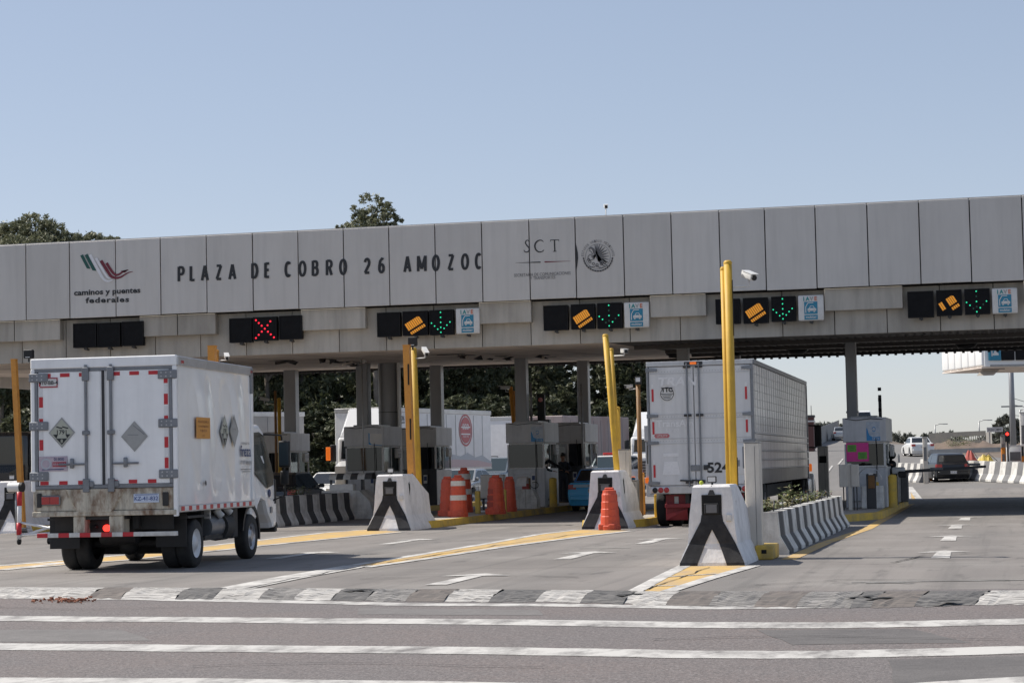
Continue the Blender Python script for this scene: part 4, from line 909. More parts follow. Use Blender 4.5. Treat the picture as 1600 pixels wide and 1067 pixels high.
def cctv(loc, yaw, label, pitch=-.25, L=.34, s=1.0, arm=None):
    """bullet camera; arm is the point on its post that carries it"""
    t = thing('cctv_camera', label, 'security camera', loc, yaw, 'security cameras on the posts'); q = Matrix.Rotation(pitch, 4, 'X')
    b = B(q); b.box(-.055*s, .055*s, -L*s*.5, L*s*.5, -.05*s, .055*s, 'cam_white', .02*s, 2); b.box(-.065*s, .065*s, -L*s*.62, L*s*.4, .058*s, .068*s, 'cam_white'); b.obj('camera_housing', t)
    b = B(q); b.cyl((0, -L*s*.5-.004, 0), (0, -L*s*.5-.03, 0), .042*s, 'black'); b.obj('lens', t)
    b = B(); e = (0, 0, -.14*s) if arm is None else tuple(Matrix.Rotation(-yaw, 3, 'Z') @ (Vector(arm)-Vector(loc)))
    mid = (0, 0, min(-.1*s, e[2])) ; b.tube([(0, 0, -.04*s), mid, tuple(Vector(mid)*.5+Vector(e)*.5), e], .016*s, 'cam_white', 8); b.obj('bracket', t); return t
# nearest pair
t, q = post(1137, 410, 33.75, .066, 'yellow', 'thickest bright yellow post right behind the nearest crash block', slots=2)
post(1129.5, 420, 33.9, .045, 'yellow', 'thinner yellow post touching the nearest tall yellow post')
c = PY(1170, 431, 33.7); cctv(c, R(35), 'white camera on a bent arm at the nearest tall yellow post', .28, arm=PY(1146, 448, 33.72))
# middle pair by the taxi
post(946, 524, 51.4, .075, 'yellow', 'tall yellow post leaning left behind the crash block with the plain barrel', lean=(-.28, 0)); post(955, 546, 52.2, .06, 'yellow', 'second leaning yellow post, just right of the one by the taxi', lean=(-.16, 0))
post(964.5, 637, 53.2, .07, 'yellow', 'shorter yellow post with a chequered edge beside the beige cabinet', slots=0)
c = PY(975, 549, 51.5); cctv(c, R(30), 'white dome headed camera right of the leaning yellow posts', .1, .26, arm=PY(960, 556, 52.0))
# island with the barrels
post(635.5, 540, 53.6, .085, 'orange_post', 'square orange post with dark slots, left of the twin posts', square=True, slots=3, lean=(-.09, 0), ywid=.1)
post(646, 545, 54.4, .085, 'yellow', 'round yellow post, right of the twin posts beside the dark booth', lean=(-.09, 0))
c = PY(664, 549, 54.2); cctv(c, R(28), 'white camera on the arm of the round yellow post', .42, .42, arm=PY(650, 560, 54.35))
def box_lamp(px0, py0, px1, py1, Y, label, k='black'):
    a, c = PY(px0, py1, Y), PY(px1, py0, Y); t = thing('floodlight', label, 'floodlight', ((a.x+c.x)/2, Y, a.z), 0, 'floodlights on the posts'); w, h = (c.x-a.x)/2, c.z-a.z
    b = B(); b.box(-w, w, 0, .16, 0, h, k, .02); b.obj('housing', t); b = B(); b.box(-w*.5, w*.5, -.006, -.001, .02, h*.16, 'lamp_clear'); b.obj('lens', t); b = B(); b.cyl((0, .08, -.1), (0, .08, 0), .025, 'dark_steel'); b.obj('bracket', t); return t
box_lamp(637, 526, 650, 541, 53.7, 'black floodlight box on top of the twin posts')
# brown post by the trailer
post(997, 601, 54.8, .06, 'brown_post', 'rusty brown post beside the rear of the semi trailer')
a, c = PY(992, 601, 54.7), PY(1001.5, 588, 54.7); t = thing('floodlight', 'small floodlight with a pale lens on the rusty brown post', 'floodlight', ((a.x+c.x)/2, 54.7, a.z), 0, 'floodlights on the posts'); w = (c.x-a.x)/2; h = c.z-a.z
b = B(); b.box(-w, w, 0, .12, 0, h, 'black', .015); b.obj('housing', t); b = B(); b.box(-w*.7, w*.7, -.008, -.002, h*.35, h*.85, 'lamp_clear'); b.obj('lens', t)
c = PY(983, 604, 54.9); cctv(c, R(-50), 'small white camera reaching left from the rusty brown post', .1, .24, .8, arm=PY(995, 607, 54.8))
post(1004, 740, 56, .055, 'orange_post', 'short orange post behind the rusty brown post')
# left lanes
post(331.5, 541, 52.5, .095, 'orange_post', 'square orange post rising behind the box truck roof', square=True); post(338, 548, 53, .07, 'orange_post', 'round orange post beside the square one above the box truck roof')
c = PY(354, 557, 52.8); cctv(c, R(25), 'white camera above the front edge of the box truck roof', .3, .4, arm=PY(341, 563, 53))
post(22, 562, 53.4, .07, 'orange_post', 'leaning yellow post at the left edge beside the box truck', lean=(-.22, 0), square=True)
box_lamp(36, 546, 50, 560, 54, 'black floodlight box just above the left corner of the box truck')
post(436, 623, 74.6, .07, 'yellow', 'short yellow post between the truck cab and the grey column'); post(430, 612, 74.2, .05, 'brown_post', 'thin brown post left of the short yellow post behind the cab'); post(464.5, 638, 79.4, .07, 'orange_post', 'orange post end above the booth behind the truck mirror')
c = PY(413, 624, 74); cctv(c, R(-45), 'white camera in front of the trees above the truck cab', -.2, .4, arm=PY(428, 631, 74.2))
post(798, 605, 73.5, .075, 'orange_post', 'leaning orange post above the booth beside the taxi', lean=(-.28, 0)); post(803, 612, 73.8, .04, 'orange_post', 'thin orange post leaning with the one above the middle booth', lean=(-.1, 0))
c = PY(790, 606, 73.4); cctv(c, R(-60), 'white camera on the leaning orange post above the middle booth', 0, .4, arm=PY(797, 612, 73.5))
post(565, 548, 66, .02, 'steel', 'thin conduit hanging camera mast in front of the left grey column', cap=False)
c = PY(568, 563, 67.6); t = thing('dome_camera', 'white dome camera hanging from the ceiling before the left grey column', 'security camera', (c.x, 67.6, c.z)); b = B(); b.lathe([(0, -.1), (.09, -.06), (.12, .02), (.12, .14), (.05, .2), (.03, .42)], 'cam_white', n=16); b.obj('dome', t)
# camera on the roof edge
c = PY(946.5, 323, YF+.25); c2 = PY(950, 337, YF+.25); t = cctv(c, R(15), 'small white camera standing alone on top of the canopy edge', .2, .28, .9, arm=(c2.x, YF+.25, ZT+.02))
# beige metal cabinets (tall antenna posts)
def plank(x0, x1, ptop, Y, label, zb=0, d=.28, k='steel_beige', slot=False):
    a, c = PY(x0, ptop, Y), PY(x1, ptop, Y); t = thing('antenna_cabinet', label, 'cabinet', ((a.x+c.x)/2, Y, zb), 0, 'tall metal antenna cabinets'); w = (c.x-a.x)/2; h = a.z-zb
    b = B(); b.box(-w, w, 0, d, 0, h, k, .012); b.box(w*.32, w*.36, -.004, .0, .05, h-.05, 'dark_steel'); b.obj('casing', t)
    b = B(); b.box(-w*1.02, w*1.02, -.01, d+.01, h+.001, h+.02, 'steel'); b.obj('lid', t)
    if slot: b = B(); b.box(-w*.7, w*.7, -.012, -.002, h*.72, h*.84, 'hole'); b.obj('slot', t)
    return t
plank(1162, 1186.5, 692, 33.35, 'tall beige metal cabinet beside the nearest crash block', .0)
plank(966, 983, 703, 51.9, 'tall beige metal cabinet behind the leaning yellow posts', .17)
plank(1277, 1293, 698, 65.5, 'slim pale cabinet with a dark slot between the semi and the right booth', .17, slot=True)
plank(982, 996, 751, 53.8, 'short grey cabinet at the foot of the rusty brown post', .17, k='steel')

# ------------------------------------------------------------ barrels, bollards and small cabinets on the islands
def barrel(loc, label, h=1.12, r=.26, bands=False, dark=False, top=None, rz=0, flat=False):
    t = thing('traffic_barrel', label, 'traffic barrel', loc, rz, 'orange traffic barrels'); k = 'barrel'
    b = B(); n = 8; pr = [(r, 0), (r, .1*h), (r*.93, .115*h)]
    for i in range(4): z0 = (.17+.17*i)*h; rr = r*(.92-.055*i); pr += [(rr, z0), (rr*.985, z0+.15*h), (rr*.94, z0+.165*h)]
    pr += [(r*.66, .87*h), (r*.64, .93*h), (r*.45, .945*h)]
    b.lathe(pr, k, n=16, smooth=False); b.add([(r*.45*math.cos(2*math.pi*i/16), r*.45*math.sin(2*math.pi*i/16), .945*h) for i in range(16)], [tuple(range(16))], k)
    b.box(-.11, .11, -.03, .03, .93*h, h, k, .02); b.obj('body', t)
    if bands:
        b = B()
        for z0, z1, rr in ((.40*h, .52*h, .875), (.74*h, .86*h, .77)): b.lathe([(r*rr, z0), (r*(rr-.015), z1)], 'reflective', n=16, smooth=False)
        b.obj('reflective_band', t)
    if dark:
        b = B()
        for i in (0, 1, 2): b.add([(r*(.935-.055*i)*math.cos(a), r*(.935-.055*i)*math.sin(a), z*h) for z in (.19+.17*i, .31+.17*i) for a in [R(-160+8*j) for j in range(9)]], [(j, j+1, 10+j, 9+j) for j in range(8)], 'barrel_dark')
        b.obj('dark_patch', t)  # darker patches round one side of the lower tiers
    b = B()
    for a in (-70, -135): b.box(r*.96*math.cos(R(a))-.08, r*.96*math.cos(R(a))+.08, r*.96*math.sin(R(a))-.03, r*.96*math.sin(R(a))+.02, .005, .15*h, k, .02)
    b.obj('foot', t); return t
q = G(953, 828); barrel((q.x, q.y+.05, 0), 'single plain orange barrel on the road before the crash block with leaning yellow posts', 1.0, .25)
q = G(700, 806, .18); barrel((q.x, q.y, .18), 'plain orange barrel at the left of the trio on the island, partly hidden', 1.12, .25)
q = G(719.5, 807, .18); barrel((q.x, q.y-.2, .18), 'front orange barrel with two white bands in the trio on the island', 1.16, .27, True)
q = G(726, 800, .18); barrel((q.x, q.y, .18), 'orange barrel with white bands and pale top at the back of the trio', 1.36, .27, True)
q = G(775.5, 803, .18); barrel((q.x, q.y, .18), 'orange barrel with dark patches and a bright base, alone right of the trio', 1.12, .29, False, True)
q = G(797, 799, .18); barrel((q.x, q.y, .18), 'plain orange barrel close to the white blocks of the middle booth', 1.06, .22)
def bollard(px, py, Yz, h, r, label, k='kerb_yellow', white=False, square=True, Y=None):
    q = G(px, py, Yz) if Y is None else PY(px, py, Y); t = thing('bollard', label, 'bollard', (q.x, q.y, Yz), 0, 'yellow bollards on the islands'); b = B()
    if square: b.box(-r, r, -r, r, 0, h, k, .012)
    else: b.cyl((0, 0, 0), (0, 0, h), r, k, n=16); b.lathe([(r, h), (r*.8, h+.05), (0, h+.07)], k, n=16)
    b.obj('shaft', t); b = B(); b.box(-r*.5, r*.5, -r*.5, r*.5, h+.002, h+(.14 if white else .03), 'sign_white' if white else k, .01); b.obj('cap', t); return t
bollard(747, 802, .18, .66, .07, 'square yellow bollard with a white tip between the orange barrels', white=True); bollard(789.5, 800, .18, .66, .045, 'thin yellow bollard beside the dark patched barrel')
bollard(1360.5, 799, .18, .72, .065, 'left of the two square yellow bollards in front of the right booth', white=True, Y=58.7); bollard(1371, 799, .18, .72, .06, 'right of the two square yellow bollards in front of the right booth', white=True, Y=58.7)
bollard(1396, 798, .18, .85, .12, 'thick yellow guard post at the corner of the right booth', 'kerb_yellow', square=False, Y=59.2); bollard(865, 798, .18, .9, .13, 'thick yellow guard post at the corner of the middle booth', 'kerb_yellow', square=False, Y=68.4)
bollard(1027, 818, .0, .75, .06, 'yellow bollard just left of the red trailer mudflaps', 'yellow')
q = G(742, 800, .18); t = thing('control_cabinet', 'grey and beige control cabinet on legs behind the orange barrels', 'cabinet', (q.x, 64.5, .18)); b = B(); b.box(-.32, .42, 0, .35, .38, 1.12, 'steel_beige', .015); b.box(.03, .12, -.02, -.001, .38, 1.12, 'steel'); b.obj('casing', t)
b = B(); [b.box(x-.03, x+.03, .1, .16, 0, .38, 'dark_steel') for x in (-.26, .1, .36)]; b.obj('leg', t)
q = PY(822, 790, 66.2); t = thing('meter_blocks', 'white concrete block pair with a curved hood in front of the middle booth', 'concrete block', (q.x, 66.2, .18)); t.scale = (.72, 1, 1); b = B(); b.prism([(-.42, 0), (-.42, .62), (-.02, .62), (-.02, 0)], 0, .5, 'barrier_white', 'Y'); b.prism([(.0, 0), (.0, .62), (.28, .62), (.5, .3), (.5, 0)], 0, .5, 'barrier_white', 'Y'); b.obj('block', t)
b = B(); ar = arc((0, 0), .3, 0, 180, 10); V = [(-.43+.0, y, z) for y, z in [(.25+c*.8, .72+s) for c, s in ar]]+[(.02, y, z) for y, z in [(.25+c*.8, .72+s) for c, s in ar]]; b.add(V, [(i, i+1, 12+i, 11+i) for i in range(10)], 'booth_light', True); b.obj('hood', t)
b = B(); b.box(-.2, .1, .1, .35, .625, .8, 'tarp_red', .01); b.cyl((.12, .2, .62), (.12, .2, .98), .05, 'brown_post'); b.tube([(.12, .2, .7)]+[(.35+.18*math.cos(a), .2, .75+.1*math.sin(a)) for a in [math.pi+i*.6 for i in range(10)]], .012, 'black', 6); b.obj('reader', t)
t = thing('awning_block', 'white concrete block with a black and white striped curved hood', 'concrete block', (PY(548, 800, 63.9).x, 63.9, .0)); b = B(); b.prism([(-.95, 0), (-.95, .9), (.28, .9), (.62, .55), (.75, .1), (.75, 0)], 0, 1.1, 'barrier_white', 'Y'); b.obj('block', t)
b = B()
for i in range(6):
    x0 = -.78+i*.235; ar = arc((0, 0), .3, 5, 175, 9); V = [(x, .5+c*.9, 1.22+s*.75) for x in (x0, x0+.235) for c, s in ar]; b.add(V, [(j, j+1, 11+j, 10+j) for j in range(9)], 'barrier_white' if i % 2 == 0 else 'barrier_black', True)
b.obj('striped_hood', t); b = B(); [b.box(x-.03, x+.03, .25, .31, .905, 1.25, 'dark_steel') for x in (-.72, -.2, .3)]; b.box(-.72, .05, .1, .4, .905, 1.1, 'booth_light'); b.obj('leg', t)
t = thing('reader_cabinets', 'pair of beige reader cabinets on thin legs in front of the right booth', 'cabinet', (PY(1327, 780, 57).x, 57, .18))
for i, (x0, x1) in enumerate(((-.25, -.02), (.06, .27))): b = B(); b.box(x0, x1, 0, .22, .62, 1.22, 'steel_beige', .012); b.obj('casing', t)
b = B(); b.box(-.03, .07, .05, .2, 0, 1.25, 'steel_beige', .008); b.obj('post', t); b = B(); [b.cyl((x, .1, 0), (x, .1, .62), .016, 'dark_steel') for x in (-.15, .12, .2)]; b.obj('leg', t)
t = thing('ticket_machine', 'dark card machine under a curved grey hood in front of the right booth', 'ticket machine', (PY(1362, 780, 58.6).x, 58.6, .18)); b = B(); b.box(-.28, .32, 0, .5, 0, .62, 'barrier_white', .02); b.box(-.13, .13, -.02, .3, .0, .95, 'booth_dark', .015); b.obj('cabinet', t)
b = B(); ar = arc((0, 0), .26, 0, 180, 10); V = [(x, .2+s*0+c*.01, 0) for x in (0,) for c, s in ar]; b.add([(-.05+c*1.25, y, .78+s*1.3) for y in (-.08, .4) for c, s in ar], [(i, i+1, 12+i, 11+i) for i in range(10)], 'booth', True); b.obj('hood', t)
b = B(); b.box(-.08, .1, -.05, -.022, .55, .9, 'brown_post', .01); b.box(-.06, .06, -.06, -.052, .92, .98, 'sign_white'); b.obj('keypad', t)
t = thing('kerb_block', 'white and grey concrete block at the far side of the right booth', 'kerb block', (PY(1408, 780, 66.5).x, 66.5, .18)); b = B(); b.box(-.22, 0, 0, .6, 0, .9, 'barrier_white', .02); b.box(.003, .22, 0, .6, 0, .9, 'grey_paint', .02); b.obj('block', t); b = B(); b.box(-.22, .22, -.003, .6, .902, .96, 'barrier_white', .01); b.obj('top', t)
# boom gate and its dark signal head at the right booth
gq = PY(1396, 738, 62.2); t = thing('boom_gate', 'lowered dark boom gate at the right booth, its arm crossing the black hatchback', 'boom gate', (gq.x, 62.2, .18)); gz_ = gq.z-.18
b = B(); b.box(-.12, .12, -.12, .12, 0, gz_+.12, 'booth_dark', .02); b.obj('cabinet', t)
L = PY(1541, 735, 62.2).x-gq.x; b = B(); b.hull([(-.1, -.16+.03*s, gz_+z) for s in (0, 1) for z in (-.05, .05)]+[(L, -.16+.03*s, gz_+.12+z) for s in (0, 1) for z in (-.035, .035)], 'dark_steel'); b.obj('arm', t)
b = B()
for i in (1, 3): b.box(L*(.2+.2*i), L*(.2+.2*i)+L*.14, -.170, -.164, gz_+.05*(i), gz_+.05*i+.07-.06*(i == 3)*0, 'grey_paint')
b.obj('arm_stripe', t)
q = PY(1392, 716, 62.6); t = thing('gate_signal', 'black twin lamp signal head on the corner of the right booth', 'traffic light', (q.x, 62.6, .18)); b = B(); b.cyl((0, 0, 0), (0, 0, q.z-.18), .04, 'dark_steel'); b.obj('pole', t)
for dz in (.1, -.18): b = B(); b.lathe([(0, -.04), (.13, -.03), (.13, .1), (.06, .16), (0, .17)], 'black', (.02, -.05, q.z-.18+dz), 16, 'Y'); b.obj('lamp_hood', t)
q = PY(1402, 735, 61.8); t = thing('lane_mirror', 'white and black mirror box beside the boom gate', 'mirror box', (q.x, 61.8, q.z-.1)); b = B(); b.box(-.16, .22, 0, .2, 0, .2, 'cam_white', .05, 2); b.box(.02, .26, -.06, .2, -.1, .08, 'black', .03); b.obj('casing', t); b = B(); b.cyl((-.05, .1, -.9), (-.05, .1, 0), .03, 'dark_steel'); b.obj('pole', t)
q = G(757, 801, .18); t = B(); t.hull([(random.uniform(-.28, .28), random.uniform(-.12, .12), random.uniform(0, .09)) for _ in range(16)], 'sign_white'); t.hull([(.2+random.uniform(-.1, .14), random.uniform(-.1, .1), random.uniform(0, .14)) for _ in range(12)], 'sign_white'); t = tag(t.obj('plastic_bag'), 'crumpled white plastic lying on the kerb before the square yellow bollard', 'litter'); t.location = (q.x, q.y, .18)
# thin dark chimney like antenna above the right booth and the conduit post by the middle booth
q = PY(1374.5, 617, 62); t = thing('antenna_mast', 'short black antenna mast rising from the right booth roof', 'antenna', (q.x, 62, 2.69)); b = B(); b.box(-.045, .045, -.045, .045, 0, q.z-2.69, 'black', .01); b.obj('shaft', t); b = B(); [b.box(-.05, .05, -.05, -.046, z, z+.1, 'screen') for z in (.2, .5, .8)]; b.obj('band', t)
post(908, 600, 76.1, .04, 'steel', 'red and grey striped thin pole beside the blue taxi booth', cap=False)
post(829, 598, 72.5, .045, 'steel', 'thin grey pole with a red tip above the middle booth roof', zb=3.0, cap=False)
q = PY(845, 640, 72.6); t = thing('signal_head', 'dark signal head with a dim red lamp above the middle booth', 'traffic light', (q.x, 72.6, 3.02)); b = B(); b.box(-.13, .13, 0, .2, .1, 1.05, 'black', .02); b.box(-.3, .3, 0, .3, 0, .14, 'booth_dark', .02); b.obj('housing', t); b = B(); disc(b, (0, .84), .08, lambda u, v: (u, -.006, v), 'lamp_red', 12); b.obj('lamp', t)
# wheeled red and white barricade behind the box truck
q = G(30, 850.5); t = thing('wheeled_barricade', 'red and white wheeled barricade standing left of the box truck', 'barricade', (q.x, q.y, 0)); b = B()
H = PY(33, 768, q.y).z; b.tube([(0, 0, .12), (.02, 0, H)], .055, 'tape_white', 8); b.tube([(0, 0, .18), (1.6, .1, .62)], .03, 'tape_white'); b.tube([(0.05, 0, .5), (1.1, .05, .3), (1.6, 0, .62), (2.1, .05, .3), (3.0, .1, .55)], .028, 'tape_white'); b.tube([(0, 0, .22), (3.2, .1, .3)], .035, 'tape_white'); b.obj('frame', t)
b = B(); b.tube([(0, -.005, .22), (.005, -.005, .5)], .062, 'tape_red', 8); b.tube([(.018, -.005, H-.32), (.02, -.005, H)], .062, 'tape_red', 8); b.obj('red_band', t)
for x in (0, .75, 1.5, -.95): b = B(); b.lathe([(.0, -.03), (.075, -.025), (.075, .025), (0, .03)], 'black', (x, 0, .076), 12, 'X'); b.box(x-.02, x+.02, -.02, .02, .07, .2, 'steel'); b.obj('caster', t)
q = PY(25, 761, 50); t = thing('warning_lamp', 'blue grey cylinder lamp on the barricade by the box truck', 'lamp', (q.x, q.y, q.z-.14)); b = B(); b.cyl((-.2, 0, .14), (.12, 0, .14), .12, 'booth_light', n=16); b.cyl((.122, 0, .14), (.2, 0, .14), .125, 'black', n=16); b.obj('casing', t); b = B(); b.tube([(0, .0, -.95), (0, .0, .02)], .03, 'steel'); b.obj('stem', t)

# ------------------------------------------------------------ right background: second plaza, barriers, embankment
c0 = PY(1538, 573, 106); t = thing('far_canopy', 'white far toll canopy with ribbed sunlit side at the upper right', 'canopy', (c0.x, 106, 0), R(20)); zb = c0.z
b = B(); b.box(.02, 16, .0, 6.2, zb, zb+1.75, 'panel_white', .02)
for i in range(6): b.box(-.11, .1, .06+i*1.02, 1.02+i*1.02, zb+.04, zb+1.73, 'panel_white', .09, 3)
b.obj('fascia', t)
b = B(); b.box(-.1, 16, .1, 6.1, zb-.06, zb-.002, 'soffit'); b.box(.3, 16, -.02, -.002, zb+.0, zb+.1, 'steel'); b.obj('soffit', t)
b = B(); b.box(2.9, 3.1, 1.0, 1.2, .2, zb-.065, 'dark_steel'); b.obj('column', t)
def fsig(u0, u1, k, nm_):
    a, c = PY(u0, 545, 106), PY(u1, 545, 106); b = B(); b.box((a.x-c0.x), (c.x-c0.x)*1.0, -.12, -.004, zb+.30, zb+.98, k, .01); b.obj(nm_, t); return a.x-c0.x, c.x-c0.x
xa, xb = fsig(1544, 1564, 'sign_blue', 'blue_panel'); fn = face_fn(xa, xb, zb+.30, zb+.98, -.13); b = B(); stroke(b, [(.25, .3), (.25, .7), (.4, .88), (.62, .88)], .08, fn, 'sign_white'); poly(b, [(.3, .36), (.8, .36), (.8, .5), (.7, .54), (.64, .68), (.46, .68), (.4, .54), (.3, .5)], fn, 'sign_white'); b.obj('car_symbol', t)
fsig(1565.5, 1586.5, 'screen', 'lane_signal_panel'); fsig(1589.5, 1612, 'screen', 'lane_signal_panel')
q = PY(1541, 584, 106.5); t = thing('hanging_floodlight', 'flat tilted floodlight hanging under the far white canopy', 'floodlight', (q.x, 106.6, zb-.08)); b = B(); b.hull([(x+dy, dy, z-.08) for x in (-.45, .35) for dy, z in ((0, -.25), (.25, 0))]+[(x+dy, dy+.03, z-.04) for x in (-.45, .35) for dy, z in ((0, -.25), (.25, 0))], 'steel_beige'); b.obj('panel', t); b = B(); b.box(-.2, .9, .1, .2, -.03, .0, 'dark_steel'); b.obj('bar', t)
def jersey(px0, py0, px1, py1, Y0, Y1, h, n, label, flip=False, w=.30):
    a, c = PY(px0, py0, Y0), PY(px1, py1, Y1); a.z = gz(Y0)-.02; c.z = gz(Y1)-.02; t = thing('jersey_barrier', label, 'barrier', a, math.atan2(c.y-a.y, c.x-a.x), 'striped barriers along the far road'); L = math.hypot(c.x-a.x, c.y-a.y); dz = c.z-a.z
    pr = [(-w, 0), (-w, .1), (-w*.55, .38*h), (-w*.32, h), (w*.32, h), (w*.55, .38*h), (w, .1), (w, 0)]
    b = B(); st = L/n; skew = .18 if not flip else -.18
    for i in range(n):
        k = 'barrier_white' if i % 2 == 0 else 'grey_paint'
        V = []
        for x in (i*st, (i+1)*st):
            for y, z in pr: V.append((x+skew*(z/h-.0), y, z+dz*x/L))
        m = len(pr); b.add(V, [(j, j+1, m+j+1, m+j) for j in range(m-1)]+[tuple(range(m)), tuple(range(m, 2*m))], k)
    b.obj('striped_wall', t); return t
jersey(1386, 738, 1444, 738, 113, 109, .98, 12, 'striped concrete barrier just left of the black hatchback, below the white saloon', False)
jersey(1440, 744, 1660, 752, 118, 100, 1.0, 26, 'long black and white barrier at the right edge beyond the black hatchback', False)
# brown bank, rails, fences and odds and ends on the hillside
def gp(px, Y, dz=0): q = PY(px, 700, Y); q.z = g2(q.x, Y)+dz; return q
b = B()
for (Y, z0, z1, k) in ((176, .2, 1.0, 'earth'),):
    V = []; nx = 40
    for i in range(nx+1):
        x = 1446+i*6
        h0 = .62*min(1, i/6)*(1+.15*math.sin(i*1.3)); h0 *= 1 if i < 26 else max(.15, 1-(i-26)/10)
        for j, (dy, f) in enumerate(((-16, 0), (-9, .35), (-3, .8), (2, 1.0), (14, .9), (30, 0))):
            q = gp(x, Y+dy); V.append((q.x, q.y, g2(q.x, Y+dy)+h0*f*1.15-.05+random.uniform(-.09, .09)*(f > 0)))
    b.add(V, [(i*6+j, i*6+6+j, i*6+7+j, i*6+j+1) for i in range(nx) for j in range(5)], k, True)
struct(b.obj('hill'))
def rail(px0, Y0, px1, Y1, label, h=.75, k='steel'):
    a, c = gp(px0, Y0), gp(px1, Y1); t = thing('guard_rail', label, 'guard rail', a); d = c-a; b = B(); n = max(2, int(d.length/3))
    nn = Vector((-d.y, d.x, 0)).normalized()*.04
    for z0, z1 in ((h-.32, h),): b.hull([p for q in (Vector((0, 0, 0)), d) for s in (-1, 1) for zz in (z0, z1) for p in [q+nn*s+Vector((0, 0, zz))]], k)
    b.obj('beam', t)
    for i in range(n+1): q = d*(i/n); b = B(); b.box(q.x-.06, q.x+.06, q.y-.06, q.y+.06, q.z-.2, q.z+h-.1, 'concrete'); b.obj('support', t)
    return t
rail(1380, 146, 1404, 138, 'grey guard rail behind the white saloon on the left'); rail(1452, 148, 1568, 150, 'long grey guard rail between the white saloon and the orange cabinets', .7)
# dark bridge parapet with bright gaps
pa, pc = gp(1452, 205), gp(1541, 195); pz = PY(1500, 697.5, 200).z; t = thing('bridge_parapet', 'long dark bridge parapet with pale gaps beyond the earth bank', 'parapet', (pa.x, pa.y, pz)); d = pc-pa; d.z = 0; b = B(); th = Vector((0, .4, 0))
def pseg(f0, f1, z0, z1, k): b.hull([d*f+th*s+Vector((0, 0, z)) for f in (f0, f1) for s in (0, 1) for z in (z0, z1)], k)
pseg(0, 1, .92, 1.35, 'dark_fence'); pseg(0, .40, -1.5, .919, 'dark_fence'); pseg(.402, 1, -1.5, .55, 'dark_fence'); b.obj('wall', t)
for i in range(16): b = B(); pseg(.42+.036*i, .434+.036*i, .552, .918, 'dark_fence'); b.obj('baluster', t)
b = B(); pseg(1.002, 1.10, -1, 1.2, 'concrete'); b.obj('end_pier', t)
q = gp(1292, 232); 
b = B(); t = thing('retaining_wall', 'pale concrete wall along the climbing road above the semi trailer', 'wall', (q.x, q.y, gz(232))); a = gp(1262, 196)-q; c = gp(1312, 268)-q; hh = 1.3
b.hull([p+Vector((0, dy, z)) for p in (Vector((a.x, a.y, gz(196)-gz(232))), Vector((c.x, c.y, gz(268)-gz(232)))) for dy in (0, .5) for z in (-.5, hh)], 'concrete'); b.obj('wall', t); b = B(); b.hull([p+Vector((0, dy, z)) for p in (Vector((a.x, a.y, gz(196)-gz(232))), Vector((c.x, c.y, gz(268)-gz(232)))) for dy in (-.05, .55) for z in (hh+.002, hh+.15)], 'concrete'); b.obj('coping', t)
q = PY(1264, 655, 180); t = thing('brick_tower', 'dark red brick tower with a thin mast beyond the semi trailer', 'tower', (PY(1259, 655, 180).x, 180, 1.9)); w = .62; H = PY(1262, 650, 180).z-1.9; b = B(); b.box(-w, w, 0, 1.3, 0, H, 'brick_dark', .02); b.obj('shaft', t); b = B(); b.box(-w-.05, w+.05, -.06, 1.35, H-.5, H-.38, 'sign_white'); b.box(-w-.06, w+.06, -.08, 1.38, H-.1, H+.08, 'dark_fence'); b.obj('cornice', t); b = B(); b.tube([(w*.7, .5, H+.085), (w*.7, .5, H+.9)], .03, 'dark_steel', 5); b.obj('mast', t)
# traffic light, cabinets, tarps at the right
q = PY(1574, 682, 116); t = thing('traffic_light', 'traffic light showing red in front of a grey post at the right', 'traffic light', (q.x, 116, gz(116))); z0 = q.z-gz(116)
b = B(); b.cyl((0, .1, 0), (0, .1, z0), .05, 'dark_steel'); b.obj('pole', t); b = B(); b.box(-.14, .14, -.1, .1, z0-.28, z0+.3, 'black', .03); b.obj('housing', t); b = B(); disc(b, (0, z0+.14), .085, lambda u, v: (u, -.106, v), 'lamp_red_on', 14); b.obj('red_lamp', t); b = B(); disc(b, (0, z0-.12), .085, lambda u, v: (u, -.106, v), 'black', 14); b.obj('dark_lamp', t)
def simple_cab(px0, py0, px1, Y, k, label, name='cabinet_box', d=.4, zb=None):
    a, c = PY(px0, py0, Y), PY(px1, py0, Y); g0 = gz(Y) if zb is None else zb; t = thing(name, label, 'cabinet', ((a.x+c.x)/2, Y, g0)); w = (c.x-a.x)/2; h = a.z-g0; b = B(); b.box(-w, w, 0, d, 0, h, k, .03, 2); b.obj('casing', t); b = B(); b.box(-w*1.05, w*1.05, -.03, d+.03, h+.001, h+.05, k); b.obj('lid', t); b = B(); b.box(-w*.6, w*.6, -.012, -.002, h*.5, h*.8, 'grey_paint'); b.obj('door', t); return t
simple_cab(1563, 681, 1571, 117, 'concrete', 'grey concrete post behind the red traffic light', 'concrete_post', .5)
simple_cab(1564, 700.5, 1571, 116.3, 'cabinet_orange', 'orange cabinet beside the red traffic light', 'orange_cabinet'); simple_cab(1596, 714, 1612, 117, 'cabinet_orange', 'orange cabinet cut by the right edge of the picture', 'orange_cabinet')
simple_cab(1441, 684, 1448.5, 107, 'steel_beige', 'tall grey post standing in front of the white saloon', 'grey_pillar', .3); simple_cab(1593, 645, 1604, 118, 'booth_light', 'pale booth box at the right edge below the far canopy', 'edge_booth', 1.2)
q = PY(1583, 690, 125); t = thing('utility_pole', 'grey utility pole carrying slack wires at the right', 'utility pole', (q.x, 125, gz(125))); H = PY(1583, 560, 125).z+1.2-gz(125); b = B(); b.tube([(0, 0, 0), (.03, 0, H)], [.2, .13], 'column', 10); b.obj('shaft', t)
